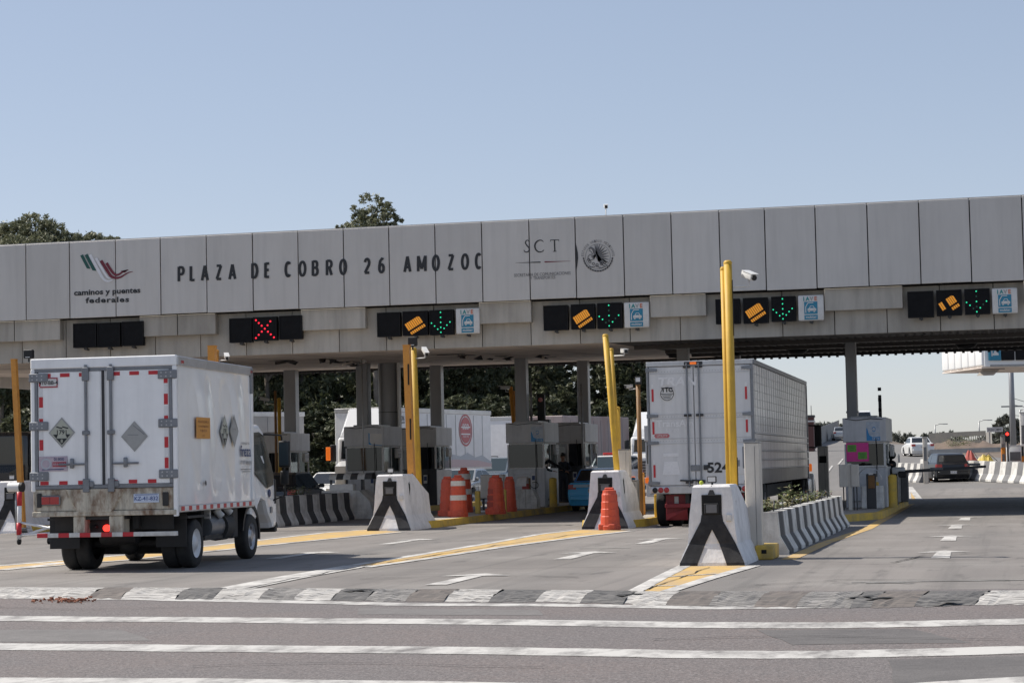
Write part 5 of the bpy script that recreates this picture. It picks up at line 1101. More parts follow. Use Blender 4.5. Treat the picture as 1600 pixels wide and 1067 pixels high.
for z0, dz in ((.55, 2.2), (.42, 1.0), (.36, .6), (.5, 1.6)): b = B(); b.tube([(0, 0, H*z0+.0)]+[(i*1.0, i*.6, H*z0-dz*math.sin(math.pi*i/9)*.5+i*.05) for i in range(1, 9)], .018, 'wire', 4); b.obj('wire', t)
b = B(); b.box(-.6, .6, -.05, .05, H*.48, H*.48+.08, 'column'); b.obj('crossarm', t)
def lump(px0, px1, py, Y, h, k, label, name):
    a, c = gp(px0, Y), gp(px1, Y); t = thing(name, label, 'construction sheet', ((a.x+c.x)/2, Y, gz(Y))); w = (c.x-a.x)/2; b = B(); nx = 12; V = []
    for i in range(nx+1):
        x = -w+2*w*i/nx; hh = h*(.55+.45*math.sin(math.pi*min(1, (i+2)/nx)))*random.uniform(.9, 1.05)
        V += [(x, -.6, 0), (x+random.uniform(-.1, .1), -.5, hh*.6), (x, -.2, hh), (x, .4, hh*.95), (x, .9, 0)]
    b.add(V, [(i*5+j, i*5+5+j, i*5+6+j, i*5+j+1) for i in range(nx) for j in range(4)], k); b.obj('sheet', t); b = B(); b.tube([(-w, -.22, h*.5), (0, -.24, h*1.02), (w, -.22, h*.5)], .02, 'wire', 5); b.obj('rope', t)
lump(1508, 1530, 712, 122, 1.35, 'tarp_red', 'red orange construction sheet heaped behind the black and white barrier', 'red_tarpaulin'); lump(1527, 1562, 712, 120.5, 1.15, 'tarp_yellow', 'yellow and white sheet beside the red one behind the barrier', 'yellow_tarpaulin'); lump(1446, 1462, 716, 112, .7, 'cabinet_orange', 'small orange sheet left of the hatchback roof', 'orange_tarpaulin')
simple_cab(1572, 697, 1600, 118, 'panel_white', 'low white shed roof block behind the traffic light', 'site_hut', 1.5)
q = PY(1555, 672, 190); t = thing('road_sign', 'distant pale road sign board on one leg at the right', 'road sign', (q.x, 190, g2(q.x, 190))); b = B(); a, c = PY(1542, 675, 190), PY(1567, 668, 190); h0 = a.z-g2(q.x, 190); b.box(a.x-q.x, c.x-q.x, 0, .08, h0, h0+.42, 'sign_white'); b.obj('board', t); b = B()
vs, fs = text_geo('SALIDA CAMINO', 1, 1, .02); mx = max(abs(v[0]) for v in vs); b.add([((a.x+c.x)/2-q.x+v[0]/mx*(c.x-a.x)*.45, -.01, h0+.1+v[1]*.32) for v in vs], fs, 'grey_paint'); b.obj('lettering', t); b = B(); b.cyl((-.5, .12, 0), (-.5, .12, h0+.4), .06, 'steel'); b.obj('leg', t)

for px, pt, Y, lb in ((1462, 664, 240, 'thin far lamp post left of the bridge parapet'), (1531, 658, 230, 'thin far lamp post over the right end of the bridge parapet'), (1596, 640, 170, 'thin dark pole at the very right below the far canopy')):
    q = gp(px, Y); H = PY(px, pt, Y).z-q.z; t = thing('lamp_post', lb, 'lamp post', q, 0, 'far lamp posts'); b = B(); b.tube([(0, 0, 0), (0, 0, H)], [.09, .06], 'column', 6); b.obj('shaft', t); b = B(); b.tube([(0, 0, H-.05), (.5, 0, H+.12), (1.1, 0, H+.1)], .04, 'column', 5); b.box(.9, 1.4, -.1, .1, H+.05, H+.14, 'steel'); b.obj('lamp_arm', t)
# ------------------------------------------------------------ wheels and cars
def wheel(parent, x, y, r, w, rim='rim_grey', out=1, rr=.62, name='wheel', holes=6):
    b = B(); prf = [(r*.60, -w/2), (r*.93, -w/2), (r*.99, -w*.38), (r, -w*.2), (r, w*.2), (r*.99, w*.38), (r*.93, w/2), (r*.60, w/2)]
    b.lathe(prf, 'rubber', (x, y, r), 28, 'X'); o = b.obj(name, parent)
    b = B(); s = out; e = x+s*w*.5
    pr = [(r*rr, s*w*.49), (r*rr*.95, s*w*.44), (r*rr*.86, s*w*.25), (r*.3, s*w*.30), (r*.26, s*w*.46), (0, s*w*.47)]
    b.lathe(pr, rim, (x, y, r), 24, 'X')
    for i in range(holes):
        a = 2*math.pi*i/holes; b.lathe([(0, s*w*.325), (r*.085, s*w*.32)], 'black', (x, y+math.cos(a)*r*.43, r+math.sin(a)*r*.43), 10, 'X')
    b.obj('rim', o); return o
def offset_poly(P, e):
    n = len(P); A = sum(P[i][0]*P[(i+1) % n][1]-P[(i+1) % n][0]*P[i][1] for i in range(n)); s = 1 if A > 0 else -1; out = []
    for i in range(n):
        p0, p, p1 = Vector(P[i-1]), Vector(P[i]), Vector(P[(i+1) % n]); d0 = (p-p0).normalized(); d1 = (p1-p).normalized()
        m = (Vector((-d0.y, d0.x))+Vector((-d1.y, d1.x)))
        m = m.normalized() if m.length > 1e-4 else Vector((0, 1)); out.append(tuple(p+m*e*s))
    return out
def pillow(b, P, W, e, k, f=lambda z: 1.0):
    n = len(P); I = offset_poly(P, e); V = []
    for x, Q in ((-W/2, I), (-W/2+e*.35, offset_poly(P, e*.3)), (-W/2+e*1.2, P), (W/2-e*1.2, P), (W/2-e*.35, offset_poly(P, e*.3)), (W/2, I)): V += [(x*f(z), y, z) for y, z in Q]
    F = [(j*n+i, j*n+(i+1) % n, (j+1)*n+(i+1) % n, (j+1)*n+i) for j in range(5) for i in range(n)]
    fs = b.add(V, F, k, False); b.add([V[i] for i in range(n)], [tuple(range(n))], k); b.add(V[5*n:], [tuple(range(n))], k)
CARS = {
 'sedan': dict(top=[(-.5, .42), (-.5, .62), (-.487, .86), (-.47, .95), (-.33, .985), (.0, .96), (.20, .93), (.40, .80), (.475, .68), (.497, .55), (.5, .34)], gh=[(-.36, .95), (-.335, .98), (-.205, 1.39), (-.15, 1.425), (.03, 1.425), (.075, 1.40), (.235, .93)], wb=(.29, -.27), rg=(1, 2), fg=(5, 6)),
 'hatch': dict(top=[(-.5, .36), (-.5, .62), (-.488, .86), (-.465, .96), (-.3, .985), (.0, .96), (.22, .93), (.41, .80), (.48, .66), (.5, .5), (.5, .32)], gh=[(-.462, .94), (-.455, .97), (-.385, 1.36), (-.33, 1.425), (.0, 1.445), (.06, 1.42), (.24, .93)], wb=(.30, -.30), rg=(1, 2), fg=(5, 6)),
 'suv': dict(top=[(-.5, .40), (-.5, .75), (-.49, 1.0), (-.475, 1.10), (-.3, 1.12), (.0, 1.10), (.22, 1.08), (.44, 1.0), (.485, .9), (.5, .7), (.5, .36)], gh=[(-.47, 1.07), (-.465, 1.11), (-.42, 1.60), (-.37, 1.70), (.0, 1.73), (.07, 1.70), (.235, 1.08)], wb=(.31, -.29), rg=(1, 2), fg=(5, 6)),
 'van': dict(top=[(-.5, .40), (-.5, .8), (-.495, 1.1), (-.48, 1.16), (-.3, 1.17), (.0, 1.15), (.25, 1.12), (.42, 1.0), (.485, .85), (.5, .65), (.5, .34)], gh=[(-.478, 1.12), (-.473, 1.17), (-.43, 1.74), (-.38, 1.84), (.05, 1.86), (.13, 1.82), (.33, 1.07)], wb=(.31, -.29), rg=(1, 2), fg=(5, 6))}
def car(name, label, loc, rz, kind, L, W, H, paint, cat='car', group='cars passing through the plaza', glass_='cglass', rear='lamp_red', plate=True, rack=False, trunk=None, roofk=None, rim='rim_grey', twob=True):
    t = thing(name, label, cat, loc, rz, group); D = CARS[kind]; h0 = max(z for _, z in D['gh']); sz = H/h0; r = .30*sz+.01 if kind in ('sedan', 'hatch') else .34*sz
    top = [(y*L, z*sz) for y, z in D['top']]; gh = [(y*L, z*sz) for y, z in D['gh']]; f_, r_ = D['wb'][0]*L, D['wb'][1]*L; zb = .2*sz
    def arch(yc): return [(yc+(r+.06)*math.cos(R(a)), max(zb, r+(r+.06)*math.sin(R(a)))) for a in range(-20, 201, 20)]
    P = top+[(L/2-.12, zb)]+arch(f_)+arch(r_)+[(-L/2+.1, zb)]
    b = B(); pillow(b, P, W, .07, paint, lambda z: 1-.05*max(0, (.55*sz-z)/.5)-.03*max(0, (z-.7*sz)/.3)); b.obj('body', t, fix=True)
    zb_ = gh[0][1]; Wg = W*.93
    def tf(z): return 1-.20*max(0, min(1.2, (z-zb_)/(H-zb_)))
    b = B(); pillow(b, gh, Wg, .05, roofk or paint, tf); o = b.obj('cabin', t)
    b = B(); I = offset_poly(gh, .075); ymid = -.06*L; zt = max(z for _, z in I); zl = zb_+.05
    def clipwin(y0, y1):
        q = []
        for s in range(9):
            y = y0+(y1-y0)*s/8; zz = [I[i][1]+(I[i+1][1]-I[i][1])*(y-I[i][0])/(I[i+1][0]-I[i][0]) for i in range(len(I)-1) if min(I[i][0], I[i+1][0]) <= y <= max(I[i][0], I[i+1][0]) and abs(I[i+1][0]-I[i][0]) > 1e-6]
            q.append((y, max([z for z in zz if z > zl]+[zl+.01])))
        return [(y0, zl), (y1, zl)]+q[::-1]
    ya, yb = min(p[0] for p in I)+.06, max(p[0] for p in I)-.10
    for a, c in ((ya, ymid-.03), (ymid+.03, yb)):
        for sg in (-1, 1): w_ = clipwin(a, c); b.add([(sg*(Wg/2*tf(z)+.004), y, z) for y, z in w_], [tuple(range(len(w_)))], glass_)
    b.obj('side_window', t, fix=False)
    for nm_, (i, j) in (('rear_window', D['rg']), ('windscreen', D['fg'])):
        p, q = Vector(gh[i]), Vector(gh[j]); d = (q-p).normalized(); nn = Vector((-d.y, d.x)); nn = nn if nn.x*(1 if nm_ == 'windscreen' else -1) > 0 else -nn
        a, c = p+d*.05+nn*.006, q-d*.05+nn*.006; b = B(); b.add([(sg*(Wg/2-.09)*tf(z[1]), z[0], z[1]) for z, sg in ((a, -1), (a, 1), (c, 1), (c, -1))], [(0, 1, 2, 3)], glass_); b.obj(nm_, t)
    y0 = -L/2
    for sg in (-1, 1):
        b = B(); zz = .74*sz if kind != 'suv' else .9*sz; b.hull([(sg*(W/2-.03+dx), y0+dy, z) for dx, dy in ((0, .0), (-.26, -.012), (.022, .28), (-.1, .1)) for z in (zz, zz+.16*sz)], rear); b.obj('tail_lamp', t)
        b = B(); zz = .64*sz if kind in ('sedan', 'hatch') else .8*sz; b.hull([(sg*(W/2-.04+dx), L/2-.06*0+dy, z) for dx, dy in ((0, -.14), (-.3, .0), (-.3, -.1), (0, -.3)) for z in (zz, zz+.13*sz)], 'lamp_clear'); b.obj('headlight', t)
        b = B(); b.box(sg*W/2-.02, sg*W/2+.16, gh[6][0]-.42, gh[6][0]-.30, zb_+.0, zb_+.13, paint, .03); b.obj('wing_mirror', t)
        for yy in (f_, r_): wheel(t, sg*(W/2-.10), yy, r, .19, rim, sg, .66)
    b = B(); b.box(-W*.45, W*.45, y0-.03, y0+.1, .36*sz, .54*sz, paint, .03); b.box(-W*.46, W*.46, L/2-.1, L/2+.03, .3*sz, .5*sz, paint, .03); b.obj('bumper', t)
    b = B(); b.box(-W*.3, W*.3, L/2+.002, L/2+.035, .52*sz, .62*sz, 'black'); b.box(-W*.42, W*.42, y0+.1, L/2-.1, .16*sz, .2*sz, 'black'); b.obj('grille', t)
    if plate:
        b = B(); pz = .62*sz if kind == 'sedan' else .42*sz; b.box(-.16, .16, y0-.045, y0-.036, pz, pz+.14, 'sign_white'); put_text(b, 'TXK-48-12', .07, lambda u, v: (u, y0-.048, pz+.045+v), 'plate_ink'); b.obj('number_plate', t)
    if rack:
        b = B()
        for sg in (-1, 1): b.tube([(sg*W*.34, gh[3][0], H-.02), (sg*W*.34, gh[3][0]+.1, H+.05), (sg*W*.34, gh[4][0]-.1, H+.05), (sg*W*.34, gh[4][0], H-.02)], .022, 'black', 6)
        b.obj('roof_rail', t)
    if trunk:
        b = B(); b.box(-W*.38, W*.38, y0-.014, y0-.004, .80*sz, .90*sz, trunk); put_text(b, 'AMOZOC', .08, lambda u, v: (u, y0-.018, .82*sz+v), 'letter'); b.obj('trunk_band', t)
    return t
car('blue_taxi', 'bright blue taxi saloon stopped at the middle booth', (-13.35, 71.15, 0), R(1.5), 'sedan', 4.3, 1.72, 1.42, 'taxi', 'taxi', rear='lamp_red', trunk='taxi_trunk', roofk='taxi_dark')
car('hatchback', 'black hatchback driving off just beyond the boom gate', (-2.95, 110.9, gz(110)-.03), R(14), 'hatch', 3.95, 1.72, 1.47, 'car_black')
car('saloon_car', 'white saloon climbing the road behind the striped barrier', (-6.1, 157.6, gz(156)), R(13), 'sedan', 4.2, 1.66, 1.42, 'car_white')
car('saloon_car', 'small white car far up the climbing road', (-17.4, 235, gz(235)), R(8), 'sedan', 4.3, 1.75, 1.45, 'car_silver')
car('white_van', 'white van whose roof shows just above the right booth', (-17.0, 268, gz(268)), R(8), 'van', 5.2, 2.0, 2.5, 'car_white')
b = B(); q = kids(bpy.data.objects['white_van']); 
car('sport_utility', 'blue grey sport utility with roof rails facing the orange barrels', (-24.05, 100.5, gz(100)), R(180-8), 'suv', 4.6, 1.9, 1.86, 'car_grey', glass_='cglass_blue', rack=True)
car('sport_utility', 'dark sport utility roof behind the blue grey one', (-25.2, 109.5, gz(109)), R(180-8), 'suv', 4.7, 1.9, 2.0, 'car_dark', glass_='cglass_blue', rack=True)
car('saloon_car', 'silver saloon bonnet showing left of the orange barrel trio', (-22.1, 86.2, .02), R(180-6), 'sedan', 4.3, 1.75, 1.46, 'car_silver', glass_='cglass_blue')
car('saloon_car', 'white saloon behind the striped awning on the left', (-27.3, 84.5, .02), R(180-4), 'sedan', 4.4, 1.76, 1.45, 'car_white')
car('dark_car', 'black hatchback beside the box truck cab, seen past its mirror', (-22.95, 66.3, 0), R(1), 'hatch', 3.9, 1.72, 1.52, 'car_dark')
car('pickup', 'white and orange pickup facing the camera right of the dark booth', (-17.55, 96.2, .1), R(178), 'suv', 4.9, 1.95, 1.85, 'car_white', glass_='cglass_blue')
car('saloon_car', 'white car end behind the blue taxi booth', (-19.2, 90.5, .05), R(176), 'sedan', 4.3, 1.74, 1.44, 'car_white')
t = bpy.data.objects['pickup']; b = B(); b.box(-.975, -.955, -.2, 1.8, .62, .86, 'glow_orange'); b.box(.955, .975, -.2, 1.8, .62, .86, 'glow_orange'); b.box(-.5, .5, 2.40, 2.46, .98, 1.1, 'glow_orange'); b.obj('orange_stripe', t)
b = B(); b.box(-.5, .5, -.3, -.05, 1.86, 1.98, 'lamp_red', .03); b.obj('beacon_bar', t)

# ------------------------------------------------------------ white box truck on the left
t = thing('box_truck', 'white box truck with hazard placards and red tape on its rear doors', 'truck', (-14.08, 31.62, 0), R(4)); BT = t
W, Z0, Z1, LB = 1.225, .99, 3.43, 4.32
b = B(); b.box(-W+.01, W-.01, .07, LB, Z0+.02, Z1-.02, 'truck_side', .015); b.obj('cargo_box', t); CB = [o for o in kids(t)][-1]
b = B()                                                            # buckled skin of the right side
ny, nz = 46, 26; V = []
for i in range(ny+1):
    for j in range(nz+1):
        y = .10+(LB-.14)*i/ny; z = Z0+.06+(Z1-Z0-.24)*j/nz; e = min(1, 6*min(i/ny, 1-i/ny))*min(1, 5*min(j/nz, 1-j/nz))
        V.append((W-.005+e*(.015*math.sin(y*3.1+math.sin(z*2.2)*.9)*math.cos(z*1.1+.4)+.010*math.sin(y*6.7+z*1.5)), y, z))
b.add(V, [(i*(nz+1)+j, (i+1)*(nz+1)+j, (i+1)*(nz+1)+j+1, i*(nz+1)+j+1) for i in range(ny) for j in range(nz)], 'truck_side', True); b.obj('side_skin', t)
b = B(); b.box(W-.06, W+.02, .06, LB+.02, Z1-.15, Z1+.005, 'alu', .01); b.box(-W-.02, -W+.06, .06, LB+.02, Z1-.15, Z1+.005, 'alu', .01); b.box(W-.03, W+.022, .06, LB+.02, Z0-.06, Z0+.05, 'alu', .008); b.box(W-.05, W+.024, LB-.09, LB+.03, Z0+.06, Z1-.16, 'truck_white', .01); b.box(W-.05, W+.03, LB-.1, LB+.035, Z1-.48, Z1-.02, 'alu_dark', .01); b.obj('side_rail', t)
b = B()
for i in range(11): y = .13+i*.385; b.box(W+.024, W+.027, y, y+.16, Z0-.035, Z0+.035, 'tape_red'); b.box(W+.024, W+.026, y+.165, y+.38, Z0-.035, Z0+.035, 'tape_white')
b.obj('reflective_tape', t)
b = B()                                                            # rear frame
b.box(-W, W, 0, .1, Z1-.15, Z1+.02, 'truck_white', .015); b.box(-W, -W+.07, .0, .09, 1.3, Z1-.152, 'truck_white', .012); b.box(W-.07, W, .0, .09, Z0-.12, Z1-.152, 'truck_white', .012); b.box(-W+.072, W-.072, .005, .08, Z1-.2, Z1-.152, 'alu_dark', .005)
b.box(-W+.072, -W+.12, -.004, .06, 1.40, Z1-.2, 'alu_dark', .005); b.box(W-.12, W-.072, -.004, .06, 1.40, Z1-.2, 'alu_dark', .005); b.box(-W+.072, W-.072, -.004, .07, 1.34, 1.398, 'alu_dark', .005); b.obj('rear_frame', t)
for sg in (-1, 1):
    b = B(); x0, x1 = (-W+.122, -.045) if sg < 0 else (.045, W-.122); b.box(x0, x1, .012, .05, 1.40, Z1-.2, 'truck_white', .01); d = b.obj('rear_door', t)
    b = B(); c = -.27 if sg < 0 else .16-.02; c = -.285 if sg < 0 else .135
    b.cyl((c, -.015, 1.33), (c, -.015, Z1-.1), .024, 'alu_dark', n=12)
    for z0, z1 in ((1.28, 1.5), (Z1-.36, Z1-.14)): b.box(c-.055, c+.055, -.05, .01, z0, z1, 'alu_dark', .01)
    b.box(c-.06, c+.06, -.045, .008, 2.2, 2.27, 'alu_dark', .01); b.box(c+(-.06 if sg < 0 else .02), c+(.12 if sg > 0 else .06)+.06*(sg < 0), -.03, .008, 1.36, 1.46, 'alu_dark', .01); b.obj('lock_rod', d)
    b = B(); b.cyl((c-.03*sg*-1, -.03, 1.735), (c+sg*.46, -.03, 1.735+(-.0)), .017, 'alu_dark'); b.box(c+sg*.24-.03, c+sg*.24+.03, -.05, .008, 1.67, 1.83, 'alu_dark', .015, 2); b.obj('door_handle', d)
    for z in (1.55, 2.36, 3.14):
        b = B(); xa = -W-.02 if sg < 0 else W-.30; b.box(xa, xa+.32, -.022, .006, z-.07, z+.07, 'alu_dark', .01); [b.cyl((xa+.06+.08*i, -.026, z+dz), (xa+.06+.08*i, -.02, z+dz), .012, 'alu', n=8) for i in range(3) for dz in (-.03, .03)]; b.obj('hinge', d)
    b = B()
    for i in range(3): xx = x0+.06+i*.32*(1 if sg < 0 else 1)+(.02 if sg > 0 else .0); b.box(xx, xx+.16, .006, .011, Z1-.285, Z1-.225, 'tape_red'); xq = xx-.03; b.box(xq, xq+.14, .006, .011, 1.41, 1.47, 'tape_red')
    xe = x0+.02 if sg < 0 else x1-.085
    for z in (1.60, 1.93, 2.27, 2.62, 2.96): b.box(xe, xe+.065, .006, .011, z+.04, z+.21, 'tape_red')
    for z in (1.60, 1.93, 2.27, 2.62): b.box(xe, xe+.065, .007, .010, z+.215, z+.365, 'tape_white')
    b.obj('reflective_tape', d)
b = B(); b.box(-.043, .043, .012, .05, 1.40, Z1-.2, 'truck_white', .005); b.box(-.024, .024, -.004, .011, 1.40, Z1-.2, 'dark_steel', .004); b.obj('door_seal', t)
def diamond(b, cx, cz, r, y, k, fn=None): poly(b, [(cx-r, cz), (cx, cz-r*1.1), (cx+r, cz), (cx, cz+r*1.1)], fn or (lambda u, v: (u, y, v)), k)
def placard(cx, cz, r, y, num, fn):
    b = B(); diamond(b, cx, cz, r, y, 'placard', fn(0)); diamond(b, cx, cz, r*.86, y, 'placard_olive' if num else 'placard', fn(.003))
    if num:
        f = fn(.006); poly(b, [(cx-r*.66, cz-r*.13), (cx-r*.40, cz-r*.42), (cx-r*.28, cz-r*.13)], f, 'letter'); poly(b, [(cx+r*.66, cz-r*.13), (cx+r*.40, cz-r*.42), (cx+r*.28, cz-r*.13)], f, 'letter'); poly(b, [(cx-r*.42, cz-r*.42), (cx+r*.42, cz-r*.42), (cx, cz-r*.88)], f, 'letter')
        put_text(b, '1791', r*.44, lambda u, v: f(cx+u, cz-r*.12+v), 'letter', bold=.02); g = fn(.009); put_text(b, '8', r*.34, lambda u, v: g(cx+u, cz-r*.72+v), 'placard_olive', bold=.02)
        for dx in (-.22, .22): stroke(b, [(cx+dx*r-.04, cz+r*.42), (cx+dx*r+.02, cz+r*.34), (cx+dx*r+.06, cz+r*.3)], .02, f, 'letter')
    else: f = fn(.006); stroke(b, [(cx-r*.1, cz+r*.8), (cx+r*.75, cz+r*.12)], .012, f, 'alu_dark'); stroke(b, [(cx-r*.5, cz+r*.12), (cx+r*.3, cz+r*.1)], .01, f, 'alu_dark')
    return b.obj('hazard_placard', t)
rear = lambda dy: (lambda u, v: (u, .004-dy, v)); sidef = lambda dx: (lambda u, v: (W+.026+dx, u, v))
placard(-.70, 2.25, .225, 0, True, rear); placard(.52, 2.16, .225, 0, False, rear); placard(2.55, 2.25, .27, 0, True, sidef); placard(3.12, 2.27, .27, 0, False, sidef)
b = B(); b.box(-W+.16, -W+.46, -.002, .008, 2.98, 3.14, 'sticker_red'); b.box(-W+.175, -W+.445, -.005, -.003, 3.0, 3.12, 'sign_white'); put_text(b, '410-BB-4', .085, lambda u, v: (-W+.31+u, -.008, 3.03+v), 'letter', bold=.02); b.obj('upper_number_plate', t)
b = B(); xa = -W+.135; b.box(xa, xa+.48, -.002, .008, 1.63, 1.87, 'sticker'); disc(b, (xa+.12, 1.75), .09, rear(.009), 'bluish', 16, .065); poly(b, [(xa+.23, 1.70), (xa+.46, 1.70), (xa+.46, 1.78), (xa+.23, 1.78)], rear(.008), 'sticker_red'); put_text(b, '01800', .07, lambda u, v: (xa+.34+u, -.006, 1.80+v), 'navy', bold=.01); put_text(b, '8844522', .06, lambda u, v: (xa+.345+u, -.007, 1.72+v), 'sticker'); stroke(b, [(xa+.05, 1.66), (xa+.42, 1.66)], .015, rear(.008), 'navy'); b.obj('company_sticker', t)
b = B(); f = sidef(.0); g = sidef(.004); poly(b, [(.95, 2.12), (1.72, 2.12), (1.72, 2.47), (.95, 2.47)], f, 'orange_board')
for i, (tx, s) in enumerate((('PRODUCTOS QUIMICOS', .052), ('EN CASO DE EMERGENCIA', .045), ('01 800 00 214', .06), ('SETIQ', .045))): put_text(b, tx, s, lambda u, v, i=i: g(1.335+u, 2.38-.075*i+v), 'ink_brown', bold=.004)
b.obj('emergency_board', t)
b = B(); put_text(b, 'freza', .27, lambda u, v: g(3.80+u, 1.83+v), 'navy', bold=.02, sx=1.25); put_text(b, 'transportes', .08, lambda u, v: g(3.8+u, 2.04+v), 'letter_grey', sx=1.3); put_text(b, 'grupo', .10, lambda u, v: g(3.62+u, 1.71+v), 'alu_dark', sx=1.3); put_text(b, 'mopp', .12, lambda u, v: g(4.0+u, 1.69+v), 'alu_dark', bold=.02, sx=1.3); stroke(b, [(3.5, 1.60), (4.15, 1.60)], .012, g, 'alu_dark'); stroke(b, [(3.6, 1.56), (4.1, 1.56)], .012, g, 'alu_dark'); b.obj('company_lettering', t)
b = B(); poly(b, [(1.36, 1.38), (1.42, 1.33), (1.47, 1.36), (1.46, 1.41), (1.40, 1.43)], g, 'dark_steel'); b.obj('lock_patch', t)
b = B()                                                            # rusty rear cross member with lamps
b.box(-W+.03, W-.075, .01, .12, .985, 1.338, 'rusty_cream', .012); b.box(-W+.02, W-.02, -.02, .1, .90, .982, 'rusty_cream', .01)
b.hull([(x, -.03, z) for x, z in ((-.62, 1.33), (.34, 1.33), (.12, .96), (-.42, .96))]+[(x, .009, z) for x, z in ((-.66, 1.335), (.38, 1.335), (.14, .95), (-.45, .95))], 'rusty_cream')
for x0, x1 in ((-.52, -.33), (.08, .32)): b.box(x0, x1, .0, .3, .60, .899, 'rusty_cream', .012)
b.box(-.55, .35, .05, .3, .84, .898, 'chassis'); b.obj('bumper_beam', t)
for sg in (-1, 1):
    b = B(); xc = -.88 if sg < 0 else .94
    if sg < 0: b.box(xc-.17, xc+.15, -.03, .008, 1.08, 1.24, 'alu_dark', .015); b.box(xc-.155, xc-.02, -.04, -.031, 1.10, 1.22, 'lamp_red', .01); b.box(xc-.015, xc+.135, -.04, -.031, 1.10, 1.22, 'glow_orange' if False else 'lamp_red', .01); b.obj('tail_lamp', t)
    else:
        b.box(.50, .92, -.012, .008, 1.10, 1.24, 'plate'); put_text(b, 'KZ-41-832', .09, lambda u, v: (.71+u, -.016, 1.135+v), 'plate_ink', bold=.012)
        stroke(b, [(.52, 1.225), (.90, 1.225)], .01, rear(.018), 'plate_ink'); b.obj('number_plate', t); b = B(); b.box(.98, 1.08, -.02, .008, 1.04, 1.26, 'chassis', .01); b.obj('rubber_buffer', t)
b = B(); b.box(-1.13, -1.05, -.02, .008, 1.05, 1.28, 'chassis', .01); b.obj('rubber_buffer', t)
b = B(); n = 13
for i in range(n): x0 = -1.12+i*.18; b.box(x0, x0+.18, -.04, .03, .565, .635, 'tape_red' if i % 2 == 0 and i < 9 else 'barrier_white', .004)
b.obj('underride_bar', t)
b = B(); b.lathe([(0, -.03), (.055, -.02), (.055, .04), (0, .05)], 'lamp_red_on', (-.02, .16, .70), 14, 'Y'); b.obj('lit_tail_lamp', t)
b = B(); [b.lathe([(0, -.02), (.03, -.01), (.03, .03)], 'black', (x, .2, .72), 12, 'Y') for x in (-.22, .14)]; b.box(-.33, .08, .25, .32, .6, .83, 'black'); b.obj('lamp_bracket', t)
b = B()                                                            # chassis, tanks, axle, added dark panels
for x in (-.42, .42): b.box(x-.05, x+.05, .3, LB+1.0, .68, .9, 'chassis')
b.box(-1.0, 1.0, .4, LB-.1, .9, .985, 'chassis'); b.cyl((-.95, 1.2, .42), (.95, 1.2, .42), .07, 'chassis'); b.lathe([(.0, -.2), (.16, -.12), (.2, 0), (.16, .12), (0, .2)], 'chassis', (0, 1.2, .42), 14, 'X')
b.cyl((.98, 2.0, .64), (.98, 2.75, .64), .2, 'alu_dark', n=20); b.cyl((.98, 2.8, .62), (.98, 3.25, .62), .24, 'chassis', n=20); b.box(.75, 1.12, 1.75, 3.3, .42, .5, 'chassis'); b.box(.8, 1.15, 3.3, 3.62, .4, .95, 'chassis', .03); b.box(-1.1, -.7, 1.8, 3.2, .4, .9, 'chassis', .03)
for y in (1.95, 2.55): b.box(1.05, 1.15, y, y+.06, .78, .98, 'barrier_white')
b.cyl((1.1, 2.45, .92), (1.2, 2.5, .80), .06, 'barrier_white', n=10); b.cyl((1.1, 2.95, .95), (1.2, 3.02, .85), .06, 'barrier_white', n=10)
b.box(-1.1, 1.1, 1.66, 1.70, .22, .9, 'chassis'); b.box(-1.0, 1.0, .45, .5, .66, .9, 'chassis'); b.cyl((-.3, .75, .62), (.3, .75, .62), .2, 'chassis', n=16)  # dark panels and drum added so the underside reads as shaded
b.obj('chassis', t)
b = B(); b.box(.62, 1.2, .62, 1.78, .82, .86, 'chassis'); b.obj('mudguard', t); b = B(); b.box(-1.2, -.62, .62, 1.78, .82, .86, 'chassis'); b.obj('mudguard', t)
for x0 in (-1.17, .64): b = B(); b.box(x0, x0+.52, .64, .66, .36, .9, 'black', .004); b.obj('mudflap', t)  # black flaps added to darken the view under the box
for sg in (-1, 1):
    wheel(t, .06+sg*.98, 1.18, .40, .24, 'tape_white', sg, .60, 'rear_wheel', 0); wheel(t, .06+sg*.735, 1.18, .40, .24, 'rim_grey', sg, .6, 'rear_wheel', 0); wheel(t, .04+sg*1.04, LB+.02, .40, .22, 'rim_grey', sg, .62, 'front_wheel', 6)
